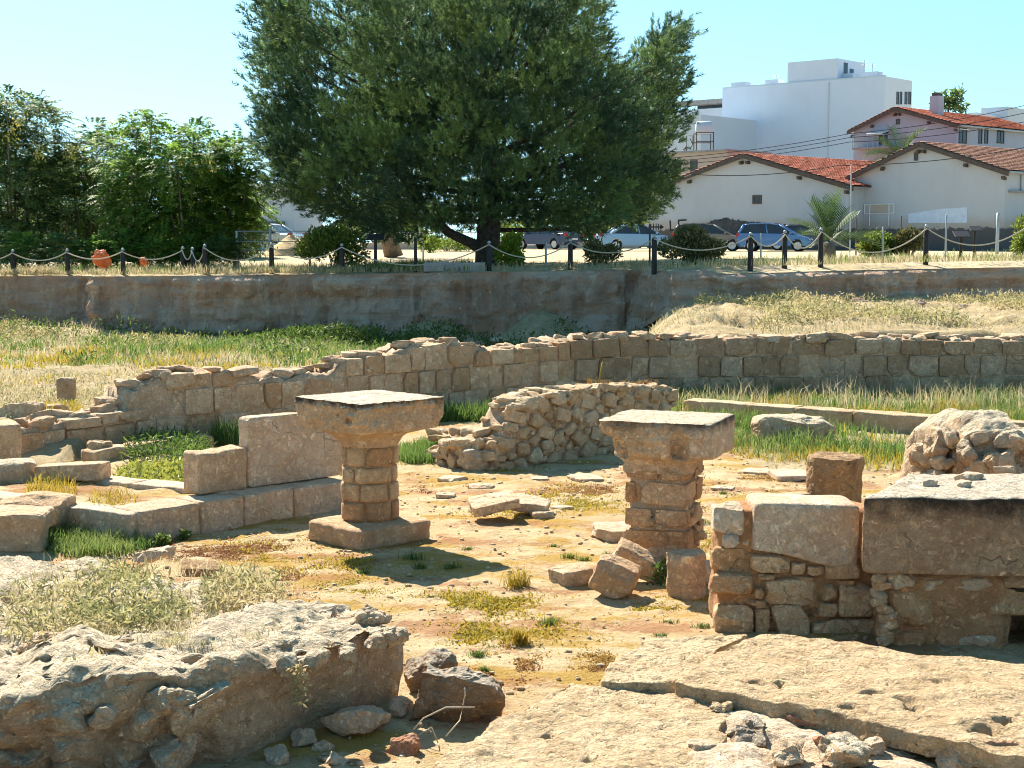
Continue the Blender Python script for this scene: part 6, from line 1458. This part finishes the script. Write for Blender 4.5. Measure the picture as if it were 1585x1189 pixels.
# tree by the house, wall across left road
tb = dp(1470, 172, 132); tb.z = 2.2
t_ = thing('tree', 'dark little treetop showing over the orange red roof', 'tree', tb)
rs = np.random.default_rng(77)
Pc = np.concatenate([np.array(dp(u, v, 132)) + rs.normal(size=(70, 3)) * 0.28 for u, v in ((1455, 158), (1462, 152), (1475, 152), (1482, 145), (1478, 160), (1468, 163), (1488, 168), (1452, 166))])
obj('crown', mesh_np('crown', *leaves(Pc, 0.5, 0.2, 0.2, 78)), M['pinnate_dark'], t_)
obj('trunk', quads_clean('trunk', [tube([tb, dp(1468, 165, 132)], [0.2, 0.08], 6)], True), M['bark'], t_)
# overhead wires
WLAB = ('top overhead wire crossing before the big white block', 'second overhead wire from the top before the white block', 'third overhead wire before the white block', 'overhead wire running low over the barn gables')
for q, (pts, Y0, Y1) in enumerate((([(1000, 247), (1315, 207), (1600, 160)], 108, 104), ([(1000, 252), (1315, 213), (1600, 172)], 108, 104), ([(1000, 257), (1315, 220), (1600, 186)], 108, 104), ([(1000, 274), (1070, 270), (1300, 256), (1600, 226)], 86, 82))):
    P_ = [dp(u, v, Y0 + (Y1 - Y0) * (u - 1000) / 600) for u, v in pts]; out = []
    for a, b in zip(P_[:-1], P_[1:]):
        for s_ in np.linspace(0, 1, 9)[:-1]: out.append(a.lerp(b, s_) - ZV * (0.25 * 4 * s_ * (1 - s_)))
    out.append(P_[-1])
    obj('overhead_wire', quads_clean('overhead_wire', [tube(out, [0.022] * len(out), 4)]), M['black'], label=WLAB[q], cat='wire')
# road verge: low kerb on the far side
obj('pavement', mesh_np('pavement', *box(6, 96.4, 2.14, 70, 1.2, 0.14), smooth=False), M['concrete'], kind='structure')

# ------------------------------------------------------------------ rope fence
POSTS = [(-62, 390), (20, 390), (104, 389), (190, 388), (283, 386), (298, 387), (317, 382), (420, 380), (529, 381), (757, 377), (883, 374), (1013, 368), (1162, 364), (1215, 361), (1271, 357), (1434, 352), (1592, 347)]
PL = ['rope post standing outside the left edge', 'rope post nearest the left edge', 'second rope post from the left edge', 'third rope post from the left, right of the orange bundle', 'short rope post, left of the close pair', 'short rope post, right of the close pair', 'rope post right of the close short pair', 'rope post before the wire fence panel', 'rope post before the broad yellow green bush', 'rope post in front of the pine trunk', 'rope post right of the lime green bush', 'rope post left of the half dry bush', 'rope post in front of the blue car\'s rear wheel', 'rope post in front of the blue car\'s doors', 'rope post at the young date palm\'s trunk', 'rope post right of the olive bush', 'rope post at the right edge']
tops = []
def lathe(prof, seg=10):
    V = []; Fc = []
    for z, r in prof:
        for s_ in range(seg): V.append((math.cos(2 * PI * s_ / seg) * r, math.sin(2 * PI * s_ / seg) * r, z))
    for i in range(len(prof) - 1):
        for s_ in range(seg): Fc.append((i * seg + s_, i * seg + (s_ + 1) % seg, (i + 1) * seg + (s_ + 1) % seg, (i + 1) * seg + s_))
    return np.array(V), np.array(Fc, np.int32)
for q, (u, v) in enumerate(POSTS):
    x_ = (u - CX) / F * 44.6; Y_ = float(scarp_y(x_)) + (0.55 if u not in (283, 298) else 1.2)
    p = dp(u, v, Y_); zg = float(terrace_z(p.x, Y_)) - 0.05; hgt = p.z - zg
    t = thing('rope_post', PL[q], 'post', (p.x, Y_, zg), 'rope posts along the terrace edge')
    V, Fc = lathe([(-0.1, 0.075), (hgt - 0.03, 0.07), (hgt - 0.01, 0.055), (hgt, 0.0)])
    obj('shaft', mesh_np('shaft', V, Fc), M['post'], t, (p.x, Y_, zg))
    V, Fc = lathe([(0, 0.02), (0.02, 0.045), (0.05, 0.05), (0.08, 0.03), (0.09, 0.0)])
    obj('finial', mesh_np('finial', V, Fc), M['steel'], t, (p.x, Y_, zg + hgt - 0.01))
    tops.append(Vector((p.x, Y_ - 0.07, zg + hgt - 0.03)))
SAG = [0.3, 0.3, 0.29, 0.26, 0.3, 0.32, 0.42, 0.48, 0.42, 0.55, 0.5, 0.42, 0.42, 0.36, 0.5, 0.75, 0.62]
for q in range(len(tops) - 1):
    a, b = tops[q], tops[q + 1]; sg = SAG[q + 1] * (0.8 if q != 8 else 1.0)
    P_ = [a.lerp(b, s_) - ZV * (sg * 4 * s_ * (1 - s_)) for s_ in np.linspace(0, 1, 17)]
    obj('rope', quads_clean('rope', [tube(P_, [0.018] * 17, 6)], True), M['rope'], label='pale rope hanging rightwards from the %s' % PL[q].replace('rope post', 'post').replace(' standing', ''), cat='rope', group='ropes along the terrace edge')

# ------------------------------------------------------------------ signs, poles, fence panel, odd things on the terrace
def lectern(label, u, vt, Y, wpx, hpx=None):
    p = dp(u, vt, Y); zg = float(terrace_z(p.x, Y)); t = thing('sign_stand', label, 'sign', (p.x, Y, zg), 'dark sign stands')
    V, Fc = lathe([(0, 0.05), (p.z - zg, 0.045)], 8); obj('post', mesh_np('post', V, Fc), M['post'], t, (p.x, Y, zg))
    w_ = wpx / px(Y); o = bevel(obj('board', box_me('board', 0, 0, 0, w_, 0.36, 0.035), M['black'], t, (p.x, Y - 0.02, p.z), (0.45, 0, 0)), 0.008)
lectern('dark slanted sign stand left of the pine', 581, 367, 45.0, 27)
lectern('dark sign stand before the right barn\'s corner, the lower one', 1488, 363, 44.0, 24)
lectern('dark sign stand before the right barn\'s corner, the higher one', 1509, 354, 50.0, 18)
pole_spec = [(643, 368, 44.6, .05, 'post', 'dark thin post between sign stand and pine'), (655, 372, 60, .04, 'steel', 'thin grey pole left of the pine trunk'), (845, 374, 47, .035, 'steel', 'thin grey pole right of the lime green bush'), (1178, 362, 47, .03, 'steel', 'thin grey pole before the blue car\'s rear door'), (1318, 255, 80, .04, 'steel', 'tall thin pole at the joint of the two barns'), (1465, 333, 46, .03, 'steel', 'thin grey pole right of the olive bush'), (1367, 352, 46.0, .03, 'steel', 'thin pole in front of the large dark green bush'), (1545, 330, 60, .07, 'steel', 'thick grey pole before the right barn\'s corner'), (1395, 335, 60, .03, 'timber', 'short pole before the right barn'), (1326, 337, 60, .03, 'timber', 'short pole at the right barn\'s left corner')]
for (u, v, Y_, r_, mt, lb) in pole_spec:
    p = dp(u, v, Y_); zg = float(terrace_z(p.x, Y_)) - 0.05
    V, Fc = lathe([(0, r_), ((p.z - zg) * 0.5, r_ * 0.95), (p.z - zg, r_ * 0.85), (p.z - zg + 0.02, 0.0)], 8)
    obj('pole', mesh_np('pole', V, Fc), M[mt], None, (p.x, Y_, zg), label=lb, cat='pole')
# pointed ornamental sign on a thin post
p = dp(1006, 347, 46.0); zg = float(terrace_z(p.x, 46.0)); t = thing('spiked_sign', 'thin post carrying a dark arrow shaped spiked bar', 'sign', (p.x, 46, zg))
V, Fc = lathe([(0, 0.03), (p.z - zg, 0.028)], 8); obj('post', mesh_np('post', V, Fc), M['timber'], t, (p.x, 46, zg))
c = dp(1015, 351.5, 46.0); k1 = 1 / px(46)
oboxo('bar', t, 'black', c + Vector((-11 * k1, 0, -1.0 * k1)), Vector((20 * k1, 0, 0)), Vector((0, 0.04, 0)), ZV * 2.0 * k1)
obj('arrow_head', poly_me('arrow_head', [c + Vector((7 * k1, -0.01, 4 * k1)), c + Vector((13 * k1, -0.01, 0)), c + Vector((7 * k1, -0.01, -4 * k1)), c + Vector((7 * k1, 0.05, 4 * k1)), c + Vector((13 * k1, 0.05, 0)), c + Vector((7 * k1, 0.05, -4 * k1))], [(0, 2, 1), (3, 4, 5), (0, 1, 4, 3), (1, 2, 5, 4), (2, 0, 3, 5)]), M['black'], t)
for q, (du, up_) in enumerate(((-8, 4.5), (-4, 5.5), (0, 5.5), (3.5, 5))):
    oboxo('spike', t, 'black', c + Vector((du * k1, 0.005, -up_ * k1 * 0.9)), Vector((1.3 * k1, 0, 0)), Vector((0, 0.03, 0)), ZV * up_ * 1.9 * k1)
# wire fence panel at left
fp = thing('wire_fence', 'grey wire fence panel standing between left trees and bush', 'fence', (dp(418, 400, 49).x, 49, float(terrace_z(dp(418, 400, 49).x, 49))))
zg = WL[fp.name].z
for u in (366, 418, 479):
    p = dp(u, 352 if u == 418 else 358, 49); V, Fc = lathe([(0, 0.035), (p.z - zg, 0.035)], 8); obj('post', mesh_np('post', V, Fc), M['steel'], fp, (p.x, 49, zg))
for v in (358, 374, 387):
    a, b = dp(364, v, 49), dp(481, v, 49); obj('rail', quads_clean('rail', [tube([a, b], [0.014, 0.014], 5)]), M['steel'], fp)
for q in range(36):
    u = 366 + q * 3.2; obj('wire', quads_clean('wire', [tube([dp(u, 358, 49), dp(u, 400, 49)], [0.0035, 0.0035], 3)]), M['steel'], fp)
for (u, v, r_, lb, tl) in ((157, 401, 0.23, 'larger crumpled orange red plastic bundle on the terrace at left', 0.5), (223, 406, 0.12, 'smaller orange red plastic bundle right of the larger one', 0.3)):
    Y_ = 45.8; p = dp(u, v, Y_); V, Fc = stone((r_ * 1.5, r_ * 1.1, r_ * 2.0), 2.3, 16, 0.38, 2.2, int(u), octv=5, ridged=True)
    obj('plastic_bundle', mesh_np('plastic_bundle', V, Fc), M['orange'], None, p, (0.5, -tl, 0), (1, 1, 1), lb, 'plastic bundle')
c = dp(452, 398, 70); c.z = float(terrace_z(c.x, 70))
V, Fc = loft([(0, 1.3, 2), (0.3, 1.0, 2), (0.7, 0.45, 2), (0.95, 0.1, 2)], 10, 0.12, 4, 2); obj('sand_heap', mesh_np('sand_heap', V, Fc), M['sandheap'], None, c, label='pale conical heap of sand behind the wire fence', cat='sand heap')
c = dp(703, 414, float(scarp_y(-1.6)) + 0.25); oz = float(terrace_z(c.x, 44.3))
o = bevel(obj('stone_trough', box_me('stone_trough', 0, 0, 0, 1.75, 0.5, 0.26), M['concrete'], None, (c.x, c.y + 0.3, oz + 0.1), label='low grey concrete block at the pine\'s foot', cat='concrete block'), 0.02)
ot = thing('tree', 'leaning bare trunk of another tree left of the pine', 'tree', dp(610, 398, 66)); ot.location.z = float(terrace_z(ot.location.x, 66)); WL[ot.name] = ot.location.copy()
bt = ot.location.copy(); obj('trunk', quads_clean('trunk', [tube([bt, bt + Vector((-0.25, 0, 0.9)), bt + Vector((-0.5, 0, 2.4))], [0.42, 0.34, 0.28], 10)], True), M['bark_pale'], ot)
rs = np.random.default_rng(99); k = rs.normal(size=(700, 3)); k /= np.linalg.norm(k, axis=1)[:, None]
obj('crown', mesh_np('crown', *leaves(np.array(bt) + (-0.6, 0, 4.2) + k * (2.2, 2.2, 1.6) * (rs.uniform(0.2, 1, 700) ** 0.4)[:, None], 0.3, 0.1, 0.2, 98)), M['pinnate_dark'], ot)

# ------------------------------------------------------------------ parked cars
def car_mats(name, col):
    k = NB(name); x = k.n('ShaderNodeBsdfPrincipled'); x.inputs['Base Color'].default_value = (*col, 1); x.inputs['Metallic'].default_value = 0.35; x.inputs['Roughness'].default_value = 0.3; x.inputs['Coat Weight'].default_value = 0.6
    k.link(x.outputs[0], k.out.inputs[0]); return k.m
M['tyre'] = plain('tyre rubber', (0.02, 0.02, 0.02), 0.85, 0.2, 20); M['rim'] = plain('alloy rim', (0.6, 0.6, 0.62), 0.35, 0.1, 10, 0.6)
M['lamp_red'] = plain('red lamp glass', (0.45, 0.03, 0.03), 0.25, 0.1, 10, spec=0.6); M['lamp'] = plain('clear lamp glass', (0.7, 0.72, 0.75), 0.15, 0.05, 10, spec=0.8)
HATCH = dict(L=4.05, H=1.50, W=1.74, low=[(-2.0, .42), (-1.98, .75), (-1.88, 1.0), (-0.9, 1.0), (0.75, .96), (1.2, .9), (1.75, .76), (1.98, .58), (2.02, .40), (1.9, .26), (-1.9, .26)],
             cab=[(-1.88, .98), (-1.62, 1.42), (-1.3, 1.48), (-0.3, 1.5), (0.25, 1.42), (1.18, .90)], wheels=(-1.22, 1.27), r=0.31)
SEDAN = dict(L=4.5, H=1.43, W=1.76, low=[(-2.22, .45), (-2.22, .85), (-2.1, .96), (-1.4, .98), (0.8, .94), (1.3, .88), (2.0, .74), (2.22, .55), (2.22, .38), (2.1, .24), (-2.1, .24)],
             cab=[(-1.55, .97), (-0.95, 1.36), (-0.6, 1.42), (0.05, 1.43), (0.35, 1.38), (1.2, .90)], wheels=(-1.35, 1.38), r=0.31)
def car(label, u, vb, Y, head, spec, paint, group='cars parked along the road', flip=1):
    b = dp(u, vb, Y); zg = float(terrace_z(b.x, Y)) + 0.01
    t = thing('parked_car', label, 'car', (b.x, Y, zg), group, head); Wd = spec['W']
    # body shell: side outline carried across the width, drawn in towards the sides, wheel arches cut out
    low = spec['low']; arch = []
    bottom = []
    for wx in spec['wheels']:
        for a_ in np.linspace(PI, 0, 9): bottom.append((wx + math.cos(a_) * (spec['r'] + 0.06), max(0.24, spec['r'] + math.sin(a_) * (spec['r'] + 0.06))))
    outline = low[:-1] + [low[-2]][:0]
    outline = low[:-2] + [low[-2]] + bottom[::-1] + [low[-1]]
    n = len(outline); V = []; Fc = []
    ys_ = [-Wd / 2, -Wd / 2 + 0.05, -Wd / 2 + 0.25, Wd / 2 - 0.25, Wd / 2 - 0.05, Wd / 2]; ins = [0.93, 0.985, 1, 1, 0.985, 0.93]
    for yy, s_ in zip(ys_, ins):
        for (x_, z_) in outline: V.append((x_ * (s_ if abs(x_) > 1.5 else 1), yy * (1 - 0.03 * max(0, z_ - 0.7)), z_ if s_ == 1 or z_ < 0.7 else z_ - (1 - s_) * 0.5))
    for i in range(len(ys_) - 1):
        for j in range(n): Fc.append((i * n + j, (i + 1) * n + j, (i + 1) * n + (j + 1) % n, i * n + (j + 1) % n))
    Fc += [tuple(range(n)), tuple(range((len(ys_) - 1) * n, len(ys_) * n))[::-1]]
    me = poly_me('body', V, Fc); body = lpart('body', me, paint, t)
    # cabin: glass house inside painted pillars and roof
    cab = spec['cab']; m_ = len(cab)
    def cabin(w0, w1, g=0.0):
        V = []
        for sg in (-1, 1):
            for (x_, z_) in cab: f = (z_ - 0.9) / (spec['H'] - 0.9); V.append((x_, sg * (w0 + (w1 - w0) * f + g), z_ + g * 0.3))
        return V
    V = cabin(Wd / 2 - 0.06, Wd / 2 - 0.22); Fc = [(i, i + 1, m_ + i + 1, m_ + i) for i in range(m_ - 1)] + [tuple(range(m_))[::-1], tuple(range(m_, 2 * m_))]
    lpart('glass_house', poly_me('glass_house', V, Fc), M['glass'], t)
    roofV = []; top = [p for p in cab if p[1] > spec['H'] - 0.12]
    for dz in (0.0, 0.035):
        for sg in (-1, 1):
            for (x_, z_) in top: roofV.append((x_, sg * (Wd / 2 - 0.19), z_ + dz))
    k_ = len(top); Fr = [(2 * k_ + i, 2 * k_ + i + 1, 3 * k_ + i + 1, 3 * k_ + i) for i in range(k_ - 1)] + [(i, i + 1, 2 * k_ + i + 1, 2 * k_ + i) for i in range(k_ - 1)] + [(k_ + i, k_ + i + 1, 3 * k_ + i + 1, 3 * k_ + i) for i in range(k_ - 1)] + [(0, k_, 3 * k_, 2 * k_), (k_ - 1, 2 * k_ - 1, 4 * k_ - 1, 3 * k_ - 1)]
    lpart('roof', poly_me('roof', roofV, Fr), paint, t)
    def bar(p0, p1, r_): V_, F_ = tube([p0, p1], [r_, r_], 6); return (V_, F_)
    for sg in (-1, 1):
        def at_(x_, z_): f = (z_ - 0.9) / (spec['H'] - 0.9); return Vector((x_, sg * (Wd / 2 - 0.06 - 0.16 * f + 0.005), z_))
        pl = [bar(at_(*cab[-1]), at_(*cab[-2]), 0.04), bar(at_(*cab[0]), at_(*cab[1]), 0.07), bar(at_(cab[3][0] - 0.05, 0.95), at_(cab[3][0] - 0.15, cab[3][1] - 0.02), 0.035)] + [bar(at_(*p), at_(*q), 0.03) for p, q in zip(cab[1:-2], cab[2:-1])]
        lpart('pillars', quads_clean('pillars', pl, True), paint, t)
        for wx in spec['wheels']:
            V_, F_ = lathe([(-0.1, 0.0), (-0.1, spec['r'] * 0.6), (-0.1, spec['r'] * 0.93), (-0.07, spec['r']), (0.07, spec['r']), (0.1, spec['r'] * 0.93), (0.1, spec['r'] * 0.6), (0.1, 0)], 24)
            wh = lpart('wheel', mesh_np('wheel', V_, F_), M['tyre'], t, (wx, sg * (Wd / 2 - 0.11), spec['r']), (PI / 2, 0, 0))
            V_, F_ = lathe([(0.101, 0.0), (0.106, spec['r'] * 0.2), (0.101, spec['r'] * 0.55), (0.112, spec['r'] * 0.66), (0.095, spec['r'] * 0.7)], 20)
            parts = [(V_, F_)] 
            for a_ in range(5):
                c_, s_ = math.cos(a_ * 2 * PI / 5), math.sin(a_ * 2 * PI / 5); q_ = spec['r'] * 0.42
                parts.append(box(c_ * q_, s_ * q_, 0.108, 0.04 + abs(c_) * 0.12, 0.04 + abs(s_) * 0.12, 0.02))
            o = lpart('rim', quads_clean('rim', parts, False), M['rim'], wh, (0, 0, 0), (0, 0, 0) if sg < 0 else (PI, 0, 0))
        lpart('headlight', box_me('headlight', 0, 0, 0, 0.36, 0.2, 0.13), M['lamp'], t, (low[7][0] - 0.26, sg * (Wd / 2 - 0.17), 0.66), (0, 0.35, -sg * 0.35))
        lpart('tail_light', box_me('tail_light', 0, 0, 0, 0.2, 0.16, 0.2), M['lamp_red'], t, (low[1][0] + 0.08, sg * (Wd / 2 - 0.12), 0.88))
        lpart('mirror', box_me('mirror', 0, 0, 0, 0.12, 0.18, 0.11), paint, t, (cab[-1][0] - 0.28, sg * (Wd / 2 + 0.05), 1.0))
    lpart('number_plate', box_me('number_plate', 0, 0, 0, 0.02, 0.48, 0.11), M['frame_w'], t, (low[0][0] * 1.002 - 0.005, 0, 0.62))
    return t
car('blue hatchback parked before the barn, nose to the right', 1200, 392, 84, -0.28, HATCH, car_mats('blue paint', (0.10, 0.24, 0.52)))
car('dark silver roofed car half hidden behind the blue hatchback', 1243, 389, 88, -0.30, SEDAN, car_mats('dark grey paint', (0.10, 0.11, 0.12)))
car('grey brown car partly hidden by the half dry bush', 1098, 392, 85, -0.2, HATCH, car_mats('taupe paint', (0.22, 0.20, 0.19)))
car('light blue car under the pine\'s right side', 985, 393, 86, 0.15, SEDAN, car_mats('pale blue paint', (0.20, 0.32, 0.46)))
car('dark navy sedan seen under the pine right of the trunk', 848, 391, 94, 2.35, SEDAN, car_mats('navy paint', (0.06, 0.09, 0.16)))
car('white car behind the wire fence at left', 400, 398, 76, 2.8, SEDAN, car_mats('white paint', (0.6, 0.65, 0.7)))
